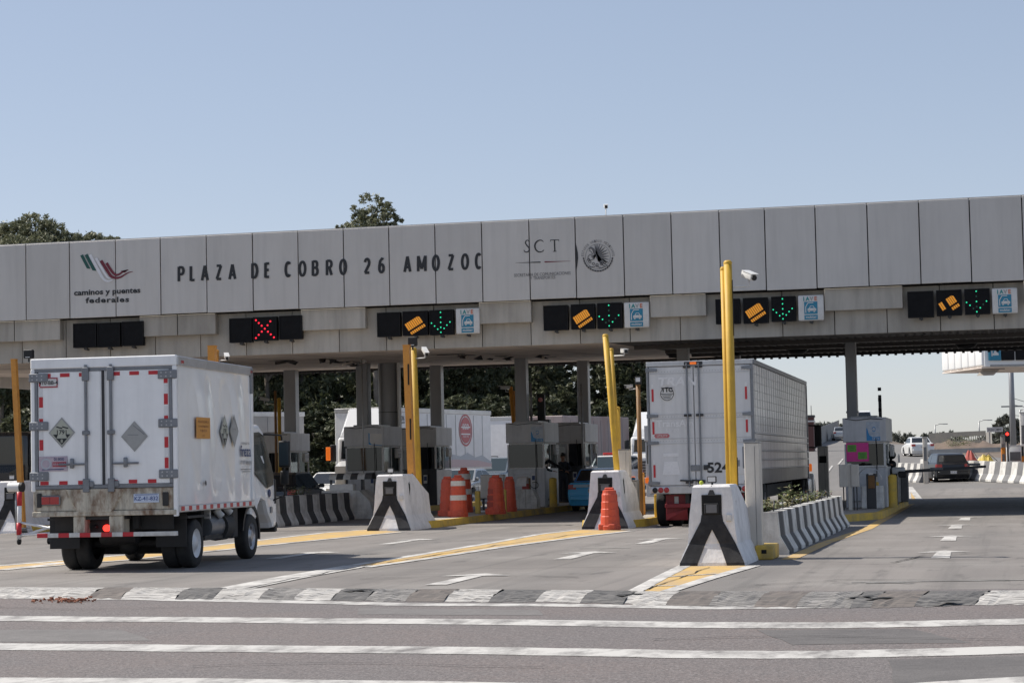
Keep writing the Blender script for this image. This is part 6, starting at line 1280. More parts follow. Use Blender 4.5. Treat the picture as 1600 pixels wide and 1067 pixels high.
# cab: tilted forward control cabin
def cab(t, y0, Lc, W, z0, z1, paint, name='cab', glassk='cab_glass', wide=.0):
    yb, yf = y0, y0+Lc; P = [(yb, z0+.25), (yb, z1-.12), (yb+.1, z1), (yb+Lc*.55, z1), (yb+Lc*.68, z1-.1), (yf-.06, z0+(z1-z0)*.47), (yf, z0+(z1-z0)*.36), (yf+.02, z0), (yf-.25, z0), (yf-.3, z0+.1)]
    P = P+[(yf-.5+.55*math.cos(R(a))*0-.42*(1-math.cos(R(a)))*1.0, z0+.1+.46*math.sin(R(a))) for a in (20, 60, 100, 140, 170)]
    b = B(); pillow(b, P, W*2, .07, paint, lambda z: 1-.08*max(0, (z-z0-(z1-z0)*.5)/((z1-z0)*.5))); c = b.obj(name, t)
    tf = lambda z: 1-.08*max(0, (z-z0-(z1-z0)*.5)/((z1-z0)*.5)); zm = z0+(z1-z0)*.5
    for sg in (-1, 1):
        b = B(); q = [(yb+.3, zm+.06), (yb+Lc*.62, zm-.22), (yf-.2, zm-.16), (yf-.17, zm+.02), (yb+Lc*.66, z1-.2), (yb+Lc*.5, z1-.14), (yb+.34, z1-.16)]
        b.add([(sg*(W*tf(z)+.005), y, z) for y, z in q], [tuple(range(len(q)))], 'cab_dark'); b.obj('side_window', t)
    b = B(); a, d = Vector((yb+Lc*.70, z1-.15)), Vector((yf-.07, z0+(z1-z0)*.5)); b.add([(sx*(W-.1)*tf(z), y+.012, z+.006) for (y, z), sx in ((d, -1), (d, 1), (a, 1), (a, -1))], [(0, 1, 2, 3)], 'cab_dark'); b.obj('windscreen', t)
    return c
cab(t, LB+.05, 1.72, 1.17, .50, 2.42, 'cab_white')
b = B(); b.box(1.171, 1.185, LB+.12, LB+.2, 1.15, 1.42, 'black', .005); b.obj('door_handle', t)
b = B(); b.lathe([(0, 0), (.05, .0), (.05, .07), (.03, .1), (0, .11)], 'glow_orange', (.85, LB+.85, 2.42), 14); b.obj('beacon', t)
b = B(); b.box(-.6, .95, LB+.22, LB+.9, 2.425, 2.44, 'alu_dark', .005); b.obj('roof_strip', t)
b = B(); b.tube([(1.05, LB+1.2, 2.25), (1.33, LB+1.58, 2.22), (1.38, LB+1.6, 1.9), (1.38, LB+1.6, 1.1), (1.13, LB+1.55, 1.0)], .018, 'black', 8); b.obj('mirror_arm', t)
b = B(); b.box(1.28, 1.50, LB+1.54, LB+1.62, 1.62, 2.12, 'black', .03, 2); b.box(1.30, 1.48, LB+1.52, LB+1.539, 1.66, 2.08, 'cglass_blue'); b.box(1.31, 1.47, LB+1.54, LB+1.6, 1.30, 1.56, 'black', .03, 2); b.obj('mirror', t)
b = B(); b.box(1.172, 1.195, LB+1.3, LB+1.42, .78, .9, 'alu_dark', .01); b.box(-1.15, 1.17, LB+1.66, LB+1.80, .42, .62, 'black', .02); b.lathe([(0, .0), (.07, .01), (.075, 0)], 'navy', (1.18, LB+1.25, 1.15), 16, 'X'); b.box(1.12, 1.19, LB+1.62, LB+1.70, .95, 1.4, 'black', .01); b.obj('side_lamp', t)
b = B(); V = [(1.185, LB+.02+(.5+d)*math.cos(R(a)), .42+(.5+d)*math.sin(R(a))) for d in (0, .07) for a in range(-10, 185, 15)]; n = len(V)//2; V2 = [(x-.25, y, z) for x, y, z in V[:n]]; b.add(V, [(i, i+1, n+i+1, n+i) for i in range(n-1)], 'black'); b.add(V[:n]+V2, [(i, i+1, n+i+1, n+i) for i in range(n-1)], 'black'); b.obj('wheel_arch', t)
for y in (.22, LB-.1): b = B(); b.box(W+.005, W+.03, y, y+.12, Z1-.11, Z1-.06, 'lamp_red', .005); b.obj('marker_lamp', t)

# ------------------------------------------------------------ semi trailer on the right
t = thing('semi_trailer', 'long white semi trailer with ribbed metal sides and the number 524 on its doors', 'trailer', (-7.07, 50.55, 0), R(.6)); W, Z0, Z1, LT = 1.29, .98, 3.99, 15.9
b = B(); b.box(-W+.02, W-.02, .1, LT, Z0, Z1-.03, 'alu', .01); b.obj('trailer_box', t)
mk('ribbed', (.62, .60, .60), .3, .5, dirt=(.36, .32, .31), amt=.75, scale=1.0, stretch=(1, 2.2, .5), bump=.15, bscale=18, thr=(.42, .66), island=.12, streak=.4, sdark=.55, sscale=3); mk('ribbed_low', (.26, .24, .23), .4, .6, dirt=(.12, .1, .095), amt=.7, scale=1.6)
b = B()
zl = [Z0+.02, Z0+.36, Z0+.39, Z0+.58, Z0+.62, Z0+.80, Z0+.84, Z0+1.06, Z0+1.10, Z0+1.22, Z0+1.26]+[Z0+1.26+.2*i for i in range(1, 8)]+[Z1-.12]
for a, c in zip(zl, zl[1:]):
    d = .03 if c-a < .06 else .0; b.box(W-.03, W+.004+d, .12, LT, a+.001, c-.001, 'ribbed_low' if a < Z0+.3 else ('alu' if d else 'ribbed'), .004)
for i in range(27): y = .3+i*.6; b.box(W+.004, W+.011, y, y+.035, Z0+1.3, Z1-.13, 'alu', .002)
b.obj('ribbed_side', t)
b = B(); b.box(-W-.01, W+.03, .1, LT+.02, Z1-.115, Z1+.0, 'alu_dark', .012); b.box(W-.02, W+.03, LT-.12, LT+.03, Z0, Z1-.12, 'alu_dark', .01); b.obj('roof_rail', t)
b = B(); b.box(-W, W, .0, .12, Z1-.12, Z1, 'alu', .012); b.box(-W, -W+.06, .0, .1, Z0+.02, Z1-.122, 'alu_dark', .01); b.box(W-.06, W, .0, .1, Z0+.02, Z1-.122, 'alu_dark', .01); b.box(-W+.01, W-.01, .01, .1, Z0-.18, Z0+.015, 'alu', .012); b.obj('rear_frame', t)
xd = -.30
for nm_, x0, x1 in (('l', -W+.065, xd+.145), ('r', xd+.165, W-.065)):
    b = B(); b.box(x0, x1, .02, .07, Z0+.03, Z1-.135, 'trailer_door', .008)
    for z in (Z0+1.02, Z0+1.14, Z0+1.62, Z0+1.72, Z1-.3): b.box(x0+.02, x1-.02, .010, .019, z, z+.014, 'alu')
    for i in range(int((x1-x0)/.07)):
        for z in (Z0+1.08, Z0+1.67, Z1-.25): b.box(x0+.03+i*.07, x0+.042+i*.07, .012, .019, z, z+.012, 'alu_dark')
    d = b.obj('rear_door', t)
    b = B(); c = xd if nm_ == 'l' else xd+.29
    b.cyl((c, -.02, Z0-.02), (c, -.02, Z1-.05), .022, 'alu_dark', n=10); [b.box(c-.09, c+.09, -.04, .012, z, z+.06, 'dark_steel', .01) for z in (Z0+.06, Z0+1.67, Z1-.17)]
    b.cyl((c-.22, -.03, Z0+.14), (c+.1, -.03, Z0+.12), .02, 'dark_steel'); b.obj('lock_rod', d)
    for z in (Z0+.08, Z0+1.05, Z0+1.70, Z1-.2):
        b = B(); xa = (-W-.01, -W+.27) if nm_ == 'l' else (W-.27, W+.01); b.hull([(x, y, z+dz) for x, hz in ((xa[0], .05 if nm_ == 'l' else .03), (xa[1], .03 if nm_ == 'l' else .05)) for y in (-.02, .015) for dz in (-hz, hz)], 'alu_dark'); b.obj('hinge', d)
    b = B(); xa = -W+.12 if nm_ == 'l' else W-.20
    for z in (Z0+.22, Z0+1.26, Z0+2.05): b.box(xa, xa+.05, .012, .018, z, z+.30, 'tape_red'); b.box(xa, xa+.05, .012, .018, z+.31, z+.42, 'tape_white')
    b.obj('reflective_tape', d)
rf = lambda u, v: (u, .008, v); rg = lambda u, v: (u, .0125, v)
b = B(); put_text(b, '524', .33, lambda u, v: (.40+u, .009, Z0+.32+v), 'letter', 1.0, .03, 1.1, 'CENTER'); b.obj('fleet_number', t)
b = B(); cx, cz = -.79, Z0+2.25; disc(b, (cx, cz), .21, rg, 'sign_white', 28); disc(b, (cx, cz-.02), .165, rf, 'letter', 28, .15); stroke(b, [(cx-.165, cz-.02), (cx+.165, cz-.02)], .014, rf, 'letter'); put_text(b, 'TTC', .14, lambda u, v: (cx+u, .006, cz+.03+v), 'letter', bold=.05)
for i in range(3): stroke(b, [(cx-.12+.02*i, cz-.055-.035*i), (cx+.12-.02*i, cz-.055-.035*i)], .016, rf, 'letter_grey')
b.obj('round_sticker', t)
b = B(); poly(b, [(cx+x, Z0+1.22+z) for x, z in ((-.34, .0), (-.31, -.05), (.0, -.05), (.04, 0), (.0, .05), (-.31, .05))], rg, 'badge_red'); put_text(b, 'UTILITY', .075, lambda u, v: (cx-.145+u, .008, Z0+1.195+v), 'sign_white', bold=.01); b.obj('maker_badge', t)
b = B(); put_text(b, 'TRAN', .30, lambda u, v: (-.55+u+v*.2, .013, Z0+2.42+v), 'ghost', bold=.03, sx=1.2); put_text(b, 'TransAm', .22, lambda u, v: (-.62+u, .013, Z0+1.44+v), 'ghost', bold=.02, sx=1.1); put_text(b, 'cargo', .12, lambda u, v: (-.68+u, .013, Z0+1.26+v+.07), 'ghost', sx=1.2); poly(b, [(-.92, Z0+.72), (-.55, Z0+.72), (-.55, Z0+.80), (-.92, Z0+.80)], rg, 'ghost'); poly(b, [(-.95, Z0+.28), (-.52, Z0+.28), (-.58, Z0+.6), (-.90, Z0+.6)], rg, 'ghost'); b.obj('faded_lettering', t)
b = B(); b.box(-.26, .0, .0, .018, Z0+.36, Z0+.50, 'alu_dark', .01); b.box(.05, .16, -.02, .018, Z0+.38, Z0+.5, 'dark_steel', .01); b.obj('lock_plate', t)
b = B(); b.box(.83, 1.14, .004, .018, Z0+.26, Z0+.98, 'trailer_door', .02, 2); b.box(.99, 1.06, -.004, .003, Z0+.4, Z0+.92, 'alu_dark', .01); b.box(.86, .92, -.004, .003, Z0+.45, Z0+.6, 'alu_dark', .01); b.obj('vent_hatch', t)
for x0 in (-W+.05, .78):
    b = B(); b.box(x0, x0+.46, -.012, .009, Z0-.16, Z0-.005, 'alu', .02, 2); [b.lathe([(0, -.03), (.065, -.022), (.07, 0)], k, (x0+.1+.14*i, -.0, Z0-.085), 14, 'Y') for i, k in enumerate(('black', 'lamp_red_on' if False else 'lamp_red', 'lamp_red'))]; b.obj('tail_lamps', t)
b = B(); b.box(-.22, -.06, -.012, -.001, Z1-.09, Z1-.03, 'glow_orange', .008); b.box(-.36, .09, -.008, -.001, Z1-.1, Z1-.02, 'dark_steel'); b.obj('marker_lamp', t)
for sg in (-1, 1):
    b = B(); x0, x1 = (-.95, -.42) if sg < 0 else (.42, .95); b.box(x0, x1, .42, .45, .18, Z0-.2, 'trailer_red', .01); b.hull([(x0-.0, .40, .16), (x1, .40, .16), (x0, .40, .30), (x1, .28, .42), (x0, .44, .2), (x1, .44, .2)], 'trailer_red'); b.box((x0+x1)/2-.05, (x0+x1)/2+.05, .40, .419, .5, Z0-.25, 'steel'); b.obj('mudflap', t)
b = B(); b.box(-.95, .95, .25, .34, .46, .56, 'trailer_red', .01); [b.box(x-.05, x+.05, .27, .34, .56, Z0-.18, 'chassis') for x in (-.4, .4)]; b.obj('underride_bar', t)
b = B(); [b.box(x-.06, x+.06, .5, LT-.5, Z0-.22, Z0-.01, 'chassis') for x in (-.5, .5)]; [b.cyl((-1, y, .5), (1, y, .5), .09, 'chassis') for y in (1.3, 2.6)]; [b.box(-1.1, 1.1, y, y+.1, Z0-.12, Z0-.01, 'chassis') for y in (4, 6, 8, 10, 12, 14)]; [b.box(x-.07, x+.07, 11.5, 11.7, .2, Z0-.1, 'chassis') for x in (-.8, .8)]
b.box(-1.2, -1.16, 3.6, 11, .5, Z0-.05, 'chassis'); b.box(1.13, 1.2, 3.6, 11, .62, Z0-.05, 'chassis'); b.obj('undercarriage', t)
for y in (1.3, 2.6):
    for sg in (-1, 1): wheel(t, sg*1.12, y, .5, .26, 'rim_grey', sg, .56, 'wheel', 8); wheel(t, sg*.80, y, .5, .26, 'rim_grey', sg, .56, 'wheel', 0)
t = thing('truck_tractor', 'white truck tractor ahead of the semi trailer with only its black mirror showing', 'truck', (-7.24, 66.7, 0), R(.6))
b = B(); b.box(-1.12, 1.12, .2, 2.2, 1.0, 3.55, 'cab_white', .12, 3); b.box(-1.0, 1.0, 2.2, 3.9, .9, 2.0, 'cab_white', .15, 3); b.obj('cab', t); b = B(); b.box(-.45, .45, -1.6, 3.6, .6, .95, 'chassis'); b.box(.8, 1.25, .2, 1.6, .35, .95, 'alu', .05, 2); b.box(.85, 1.3, 1.7, 2.1, .3, 1.1, 'cab_white', .04, 2); b.box(.9, 1.28, 2.1, 2.3, .45, .6, 'chassis'); b.obj('chassis', t)
b = B(); b.box(1.38, 1.60, 1.5, 1.66, 1.95, 2.65, 'black', .05, 3); b.obj('mirror', t); b = B(); [b.tube([(1.08, 1.6, z), (1.42, 1.58, z-.02)], .025, 'black', 6) for z in (2.65, 1.95)]; b.obj('mirror_arm', t); b = B(); b.box(1.22, 1.36, .3, .4, 1.18, 1.42, 'glow_orange', .02); b.obj('marker_lamp', t)
for sg in (-1, 1):
    wheel(t, sg*1.08, 3.0, .5, .28, 'rim_grey', sg, .58)
    for y in (-.3, -1.5): wheel(t, sg*1.0, y, .5, .5, 'rim_grey', sg, .58)

# ------------------------------------------------------------ trucks in the oncoming lanes behind the booths
def bg_trailer(p0, p1, z0, z1, k, label, W=2.5, logo=None, name='box_trailer'):
    """side face seen from the road runs from p0 to p1"""
    d = Vector((p1[0]-p0[0], p1[1]-p0[1], 0)); L = d.length; a = math.atan2(d.y, d.x)
    t = thing(name, label, 'trailer', (p0[0], p0[1], 0), a, 'trailers in the oncoming lanes'); b = B(); b.box(0, L, 0, W, z0, z1, k, .03); b.obj('trailer_box', t)
    b = B(); n = int(L/.95); [b.box(i*L/n-.012, i*L/n+.012, -.012, -.002, z0+.1, z1-.22, 'alu_dark') for i in range(1, n)]; b.box(-.02, L+.02, -.03, W, z1-.18, z1+.02, 'alu', .01) if k != 'curtain' else None; b.box(0, L, -.02, -.002, z0-.0, z0+.08, 'alu'); b.obj('side_ribs', t)
    b = B(); b.box(.5, L-.5, .6, W-.6, z0-.35, z0-.01, 'chassis'); b.obj('undercarriage', t)
    for x in (L-1.4, L-2.7):
        b = B(); b.lathe([(.3, -.14), (.48, -.14), (.5, -.1), (.5, .1), (.48, .14), (.3, .14), (0, .1)], 'rubber', (x, .22, .5), 22, 'Y'); o = b.obj('wheel', t)
        b = B(); b.lathe([(0, -.06), (.12, -.08), (.29, -.12)], 'rim_grey', (x, .22, .5), 18, 'Y'); b.obj('rim', o)
    return t, L
t, L = bg_trailer((PY(604, 640, 86.5).x, 86.5), (-23.6, 97.3), 1.45, 4.16, 'bgtrailer', 'white trailer with a round red emblem behind the orange barrels')
f = lambda u, v: (u, -.015, v); g = lambda u, v: (u, -.019, v)
b = B(); cx = L*.735; disc(b, (cx, 3.25), .74, f, 'badge_red', 36, .66); disc(b, (cx, 3.25), .6, f, 'badge_red', 36); 
b2 = [stroke(b, [(cx-.5, 3.25+z), (cx+.5, 3.25+z)], .06, g, 'bgtrailer') for z in (-.18, .14)]; put_text(b, 'SIGO', .34, lambda u, v: (cx+u, -.021, 3.28+v+.02), 'bgtrailer', bold=.03, sx=.9); put_text(b, 'DESDE 1958', .12, lambda u, v: (cx+u, -.021, 2.92+v), 'bgtrailer'); b.obj('round_emblem', t)
b = B(); q = [(L*.5, 1.56), (L-.02, 1.56), (L-.02, 1.78), (L*.9, 2.1), (L*.83, 2.0), (L*.75, 2.22), (L*.68, 2.05), (L*.6, 2.15), (L*.5, 1.9)]; poly(b, q, f, 'bluish'); poly(b, [(L*.5, 1.56), (L-.03, 1.56), (L-.03, 1.7), (L*.86, 1.86), (L*.6, 1.92), (L*.5, 1.82)], g, 'pinkish'); b.obj('mountain_graphic', t)
b = B(); put_text(b, 'GARDON', .3, lambda u, v: (1.15+u, -.021, 3.62+v), 'letter_grey', bold=.02, sx=.8); stroke(b, [(.5, 3.5), (1.7, 3.54)], .05, g, 'letter_grey'); b.obj('front_lettering', t)
bg_trailer((-36.5, 78.5), (-29.8, 88.2), 1.2, 4.1, 'bgtrailer_grey', 'grey trailer behind the box truck cab at the left')
bg_trailer((-21.6, 104.5), (-19.7, 113), 1.2, 4.05, 'curtain', 'grey and rusty brown curtain sided trailer left of the leaning yellow posts')
bg_trailer((-25.0, 108.5), (-22.6, 120), 1.2, 4.15, 'bgtrailer', 'white roofed trailer above the dark booth of the blue taxi')
def facing_truck(loc, rz, paint, label, fairing=True, dark=False, z1=2.9):
    t = thing('facing_truck', label, 'truck', loc, rz, 'truck tractors facing the camera'); b = B(); b.box(-1.15, 1.15, -2.1, 0, .95, z1, paint, .14, 3); b.hull([(x, y, z) for x in (-1.0, 1.0) for y, z in ((.0, .9), (1.5, .9), (1.55, 1.7), (0, 1.95))], paint); b.obj('cab', t)
    if fairing: b = B(); b.hull([(x*s, y, z) for s in (-1, 1) for x, y, z in ((1.05, -2.0, z1), (1.05, -.1, z1), (1.0, -2.0, z1+1.15), (.8, -1.2, z1+1.2), (.9, -.3, z1+.35))], paint); b.obj('roof_fairing', t)
    b = B(); b.add([(-1.0, .012, 2.0), (1.0, .012, 2.0), (.95, -.0+.012, z1-.15), (-.95, .012, z1-.15)], [(0, 1, 2, 3)], 'cglass'); [b.add([(s*1.156, y, z) for y, z in ((-1.2, 1.9), (-.15, 1.9), (-.2, z1-.2), (-1.2, z1-.2))], [(0, 1, 2, 3)], 'cglass') for s in (-1, 1)]; b.obj('windscreen', t)
    b = B(); b.box(-.55, .55, 1.54, 1.60, .75, 1.6, 'steel' if not dark else 'alu_dark', .02); [b.box(-.5, .5, 1.60, 1.612, .82+.13*i, .87+.13*i, 'black') for i in range(6)]; b.obj('grille', t)
    for s in (-1, 1):
        b = B(); b.box(s*.62-.03*s, s*.98, 1.5, 1.62, .95, 1.2, 'lamp_clear', .03, 2); b.obj('headlight', t)
        b = B(); b.box(s*1.32-.12, s*1.32+.12, -.05, .07, 1.9, 2.6, 'black', .04, 2); b.obj('mirror', t); wheel(t, s*1.02, .85, .5, .28, 'rim_grey', s, .58)
    b = B(); b.box(-1.15, 1.15, 1.35, 1.7, .4, .78, paint, .05, 2); b.obj('bumper', t)
    if dark: b = B(); [b.cyl((s*1.1, -2.25, .9), (s*1.1, -2.25, 3.6), .09, 'steel', n=12) for s in (-1, 1)]; b.obj('exhaust_stack', t)
    return t
t = facing_truck((PY(570, 700, 84).x, 84.0, 0), R(180+8), 'cab_white', 'white truck tractor with tall roof fairing behind the booth with the torn sticker'); b = B(); b.box(1.42, 1.6, .1, .2, 1.95, 2.5, 'glow_orange', .02); b.obj('orange_flag', t)
facing_truck((-16.4, 101, .1), R(180+3), 'cab_white', 'white truck tractor with a sloped roof fairing above the far orange striped booth', z1=2.75)
facing_truck((-31.6, 62.5, 0), R(180+8), 'car_dark', 'dark truck tractor with a chrome grille at the left edge', False, True, 3.0)
simple = thing('bus_canopy', 'white roofed shelter with reddish side behind the parked sport utilities', 'shelter', (-25.6, 124, .5)); b = B(); b.box(-2.5, 3.2, 0, 3, 2.0, 2.5, 'panel_white', .1, 2); b.obj('roof', simple); b = B(); b.box(-2.2, 3.0, .1, 2.9, 0, 1.995, 'trailer_red'); b.obj('wall', simple)
# ------------------------------------------------------------ people in and by the booths
def skinned(name, pts, edges, root, k, parent=None, sub=2):
    me = bpy.data.meshes.new(name); me.from_pydata([p[:3] for p in pts], edges, []); o = bpy.data.objects.new(name, me); C.objects.link(o)
    m = o.modifiers.new('skin', 'SKIN'); m.use_smooth_shade = True
    for i, v in enumerate(me.skin_vertices[0].data): v.radius = (pts[i][3], pts[i][4] if len(pts[i]) > 4 else pts[i][3]); v.use_root = (i == root)
    s = o.modifiers.new('sub', 'SUBSURF'); s.levels = sub; s.render_levels = sub
    dg = bpy.context.evaluated_depsgraph_get(); nm = bpy.data.meshes.new_from_object(o.evaluated_get(dg)); o.modifiers.clear(); o.data = nm; nm.name = name; nm.materials.clear(); [nm.materials.append(M[x]) for x in (k if isinstance(k, list) else [k])]
    bpy.data.meshes.remove(me); o.parent = parent; return o
def person(label, loc, rz, arms, legs=True, head_turn=0, cloth='cloth_dark', seat=0.0):
    """arms: two lists of shoulder > elbow > wrist points"""
    t = thing('person', label, 'person', loc, rz); z = seat
    P = [(0, 0, .95+z, .135, .11), (0, .0, 1.12+z, .13, .1), (0, .01, 1.32+z, .16, .11), (0, .0, 1.45+z, .10, .08), (0, .01, 1.52+z, .052), (0, .03, 1.60+z, .075), (0, .035, 1.69+z, .088), (0, .03, 1.76+z, .07)]
    E = [(i, i+1) for i in range(7)]; hands = []
    for sg, A in zip((-1, 1), arms):
        i0 = len(P); P += [(sg*.18, 0, 1.42+z, .065)]; E.append((3, i0))
        for j, (q, r) in enumerate(zip(A, (.052, .04, .03))): P.append((*q, r)); E.append((len(P)-2, len(P)-1))
        hands.append((Vector(A[-2]), Vector(A[-1])))
    if legs:
        for sg in (-1, 1):
            i0 = len(P); P += [(sg*.10, 0, .88, .095), (sg*.11, .01, .50, .066), (sg*.115, -.01, .10, .05), (sg*.12, .14, .05, .038)]; E += [(0, i0), (i0, i0+1), (i0+1, i0+2), (i0+2, i0+3)]
    o = skinned('body', P, E, 0, [cloth, 'skin'], t)
    for p in o.data.polygons:
        c = p.center
        if c.z > 1.50+z: p.material_index = 1
    for el, wr in hands:                                              # palm, four fingers and a thumb
        d = (wr-el).normalized(); sd = d.cross(Vector((0, 0, 1))).normalized() if abs(d.z) < .9 else Vector((1, 0, 0)); pts = [(*wr, .028), (*(wr+d*.05), .034, .018), (*(wr+d*.09), .036, .016)]; ed = [(0, 1), (1, 2)]
        for i, L in enumerate((.055, .07, .065, .05)):
            b0 = wr+d*.09+sd*(.027-.018*i); k0 = len(pts); pts += [(*b0, .009), (*(b0+d*L*.55+Vector((0, 0, -.006))), .008), (*(b0+d*L+Vector((0, 0, -.022))), .007)]; ed += [(2, k0), (k0, k0+1), (k0+1, k0+2)]
        k0 = len(pts); b0 = wr+d*.035+sd*.035; pts += [(*b0, .011), (*(b0+d*.04+sd*.02), .009)]; ed += [(1, k0), (k0, k0+1)]
        skinned('hand', pts, ed, 1, 'skin', t, 1)
    b = B(); b.lathe([(0, .10), (.055, .085), (.088, .03), (.094, -.02), (.085, -.05)], 'hair', (0, .02, 1.735+z), 16); b.lathe([(0.08, -.06), (.086, .0)], 'hair', (0, .005, 1.70+z), 14); b.obj('hair', t)
    b = B(); [b.box(s*.035-.012, s*.035+.012, .112, .122, 1.69+z, 1.70+z, 'black') for s in (-1, 1)]; b.hull([(x, y, 1.655+z+dz) for x, y, dz in ((-.015, .11, 0), (.015, .11, 0), (0, .14, 0), (0, .115, .045))], 'skin'); b.box(-.024, .024, .108, .114, 1.622+z, 1.63+z, 'sticker_red'); [b.hull([(s*.088, y, 1.67+z+dz) for y in (.0, .04) for dz in (-.03, .03)]+[(s*.1, .0, 1.68+z)], 'skin') for s in (-1, 1)]; b.obj('face', t)
    return t
person('person in dark clothes standing with both arms folded at the dark booth door', (-15.75, 76.05, .18), R(180+20), [[(-.27, .1, 1.18), (-.12, .26, 1.16), (.02, .27, 1.18)], [(.27, .1, 1.18), (.12, .28, 1.10), (-.02, .29, 1.12)]], cloth='cloth_navy')
person('toll attendant in dark clothes leaning out to the blue taxi', (-15.1, 69.95, .34), R(-90), [[(.02-.2, .30, 1.24), (-.17, .5, 1.12), (-.15, .66, 1.02)], [(.25, .04, 1.18), (.24, .18, 1.04), (.2, .3, 1.02)]])
person('toll attendant in dark clothes behind the window of the right booth', (-3.62, 61.3, .22), R(-60), [[(-.28, .1, 1.18), (-.2, .34, 1.12), (-.15, .44, 1.14)], [(.28, .1, 1.18), (.2, .36, 1.14), (.12, .46, 1.14)]])

# ------------------------------------------------------------ trees
def leaf_mat(name, c0, c1, c2):
    m = bpy.data.materials.new(name); m.use_nodes = True; n = m.node_tree.nodes; l = m.node_tree.links; b = n['Principled BSDF']; b.inputs['Roughness'].default_value = .5; b.inputs['Specular IOR Level'].default_value = .35
    at = n.new('ShaderNodeAttribute'); at.attribute_name = 'tone'; r = n.new('ShaderNodeValToRGB'); r.color_ramp.elements[0].color = (*c0, 1); r.color_ramp.elements[1].color = (*c2, 1); e = r.color_ramp.elements.new(.55); e.color = (*c1, 1)
    l.new(at.outputs['Fac'], r.inputs[0]); l.new(r.outputs[0], b.inputs['Base Color']); 
    tr = n.new('ShaderNodeBsdfTranslucent'); l.new(r.outputs[0], tr.inputs[0]); mx = n.new('ShaderNodeMixShader'); mx.inputs[0].default_value = .22; l.new(b.outputs[0], mx.inputs[1]); l.new(tr.outputs[0], mx.inputs[2]); l.new(mx.outputs[0], n['Material Output'].inputs[0]); return m
M['euc'] = leaf_mat('euc', (.055, .066, .032), (.10, .112, .062), (.22, .22, .14)); M['euc_dark'] = leaf_mat('euc_dark', (.032, .04, .021), (.062, .073, .037), (.17, .17, .10)); M['euc_sun'] = leaf_mat('euc_sun', (.10, .112, .06), (.17, .178, .105), (.32, .32, .215)); M['bush'] = leaf_mat('bush', (.06, .065, .05), (.10, .105, .085), (.15, .155, .13))  # sunlit brightness put into euc_sun, distant haze greyed into bush
import array
def crown_mesh(name, rnd, lobes, nclump, nleaf, size, k):
    """leaf quads in drooping clumps spread through a few overlapping lobes; tone varies leaf by leaf"""
    V = []; F = []; T = []
    tot = sum(l[3]**2 for l in lobes)
    for cx, cy, cz, rx, rz in lobes:
        for c in range(int(nclump*rx*rx/tot)):
            while True:
                p = Vector((rnd.uniform(-1, 1), rnd.uniform(-1, 1), rnd.uniform(-1, 1)))
                if .25 < p.length < 1: break
            p = p.normalized()*(p.length**.45); q = Vector((cx+p.x*rx, cy+p.y*rx, cz+p.z*rz)); cr = rnd.uniform(.35, .8)*rx*.28; tone = rnd.random()
            for i in range(nleaf):
                o = Vector((rnd.gauss(0, .5), rnd.gauss(0, .5), rnd.gauss(0, .42)))*cr; c0 = q+o; s = size*rnd.uniform(.6, 1.3)
                a = Vector((rnd.gauss(0, 1), rnd.gauss(0, 1), rnd.gauss(-.5, .8))).normalized(); u = a.orthogonal().normalized(); u.rotate(Matrix.Rotation(rnd.uniform(0, 6.28), 3, a)); i0 = len(V)
                V += [c0-a*s, c0+u*s*.34, c0+a*s, c0-u*s*.34]; F.append((i0, i0+1, i0+2, i0+3)); T.append(min(1, max(0, tone*.55+rnd.random()*.5)))
    me = bpy.data.meshes.new(name); me.from_pydata(V, [], F); me.materials.append(M[k]); at = me.attributes.new('tone', 'FLOAT', 'FACE'); at.data.foreach_set('value', T); return me
def trunk_mesh(name, rnd, H, lobes, r):
    b = B(); top = (rnd.uniform(-.4, .4), 0, H*.72); b.tube([(0, 0, -.3), (.1, 0, H*.25), (top[0]*.6, .1, H*.5), top], [r, r*.8, r*.6, r*.3], 'bark', 8)
    for cx, cy, cz, rx, rz in lobes: z0 = min(H*.6, max(H*.15, cz-rz*.9)); b.tube([(top[0]*.6*z0/H, 0, z0), (cx*.55, cy*.55, (z0+cz)/2), (cx, cy, cz+rz*.3)], [r*.4, r*.28, r*.08], 'bark', 6)
    bmesh.ops.recalc_face_normals(b.bm, faces=b.bm.faces[:]); me = bpy.data.meshes.new(name); b.bm.to_mesh(me); b.bm.free(); me.materials.append(M['bark']); return me
kinds = []
rnd = random.Random(5)
for i in range(5):                                                  # tall dense trees of the belt, height 10
    H = 10; lobes = []
    for j in range(11): z = rnd.uniform(1.6, 8.6); w = 2.9*(1-abs(z-4.8)/6.5); a = rnd.uniform(0, 6.28); lobes.append((math.cos(a)*w*.75, math.sin(a)*w*.6, z, rnd.uniform(1.2, 2.0)*(1-.04*z), rnd.uniform(1.1, 1.7)))
    lobes.append((rnd.uniform(-.4, .4), 0, 8.9, 1.2, 1.3)); kinds.append((crown_mesh('crown', rnd, lobes, 560, 36, .21, 'euc_dark' if i % 2 == 0 else 'euc'), trunk_mesh('trunk', rnd, H, lobes[:6], .22)))
def tree(name, label, loc, s, kind, rz, group='eucalyptus trees in the dark belt behind the plaza'):
    t = thing(name, label, 'tree', loc, rz, group); t.scale = (s[0], s[0], s[1])
    for n_, me in zip(('crown', 'trunk'), kinds[kind]): o = bpy.data.objects.new(n_, me); C.objects.link(o); o.parent = t
    return t
GLAB = 'dark green eucalyptus standing close among others in the tree belt behind the plaza'
tops = [(-60, 13), (0, 13.2), (60, 12.5), (120, 13), (180, 12.6), (240, 13.4), (300, 13.2), (360, 12.8), (420, 13.3), (470, 12.4), (520, 12.8), (570, 13), (620, 12.4), (680, 12.6), (735, 12), (790, 11), (840, 9.6), (872, 7.9), (925, 7.6), (965, 9.2), (1000, 9.8), (1032, 7.5)]
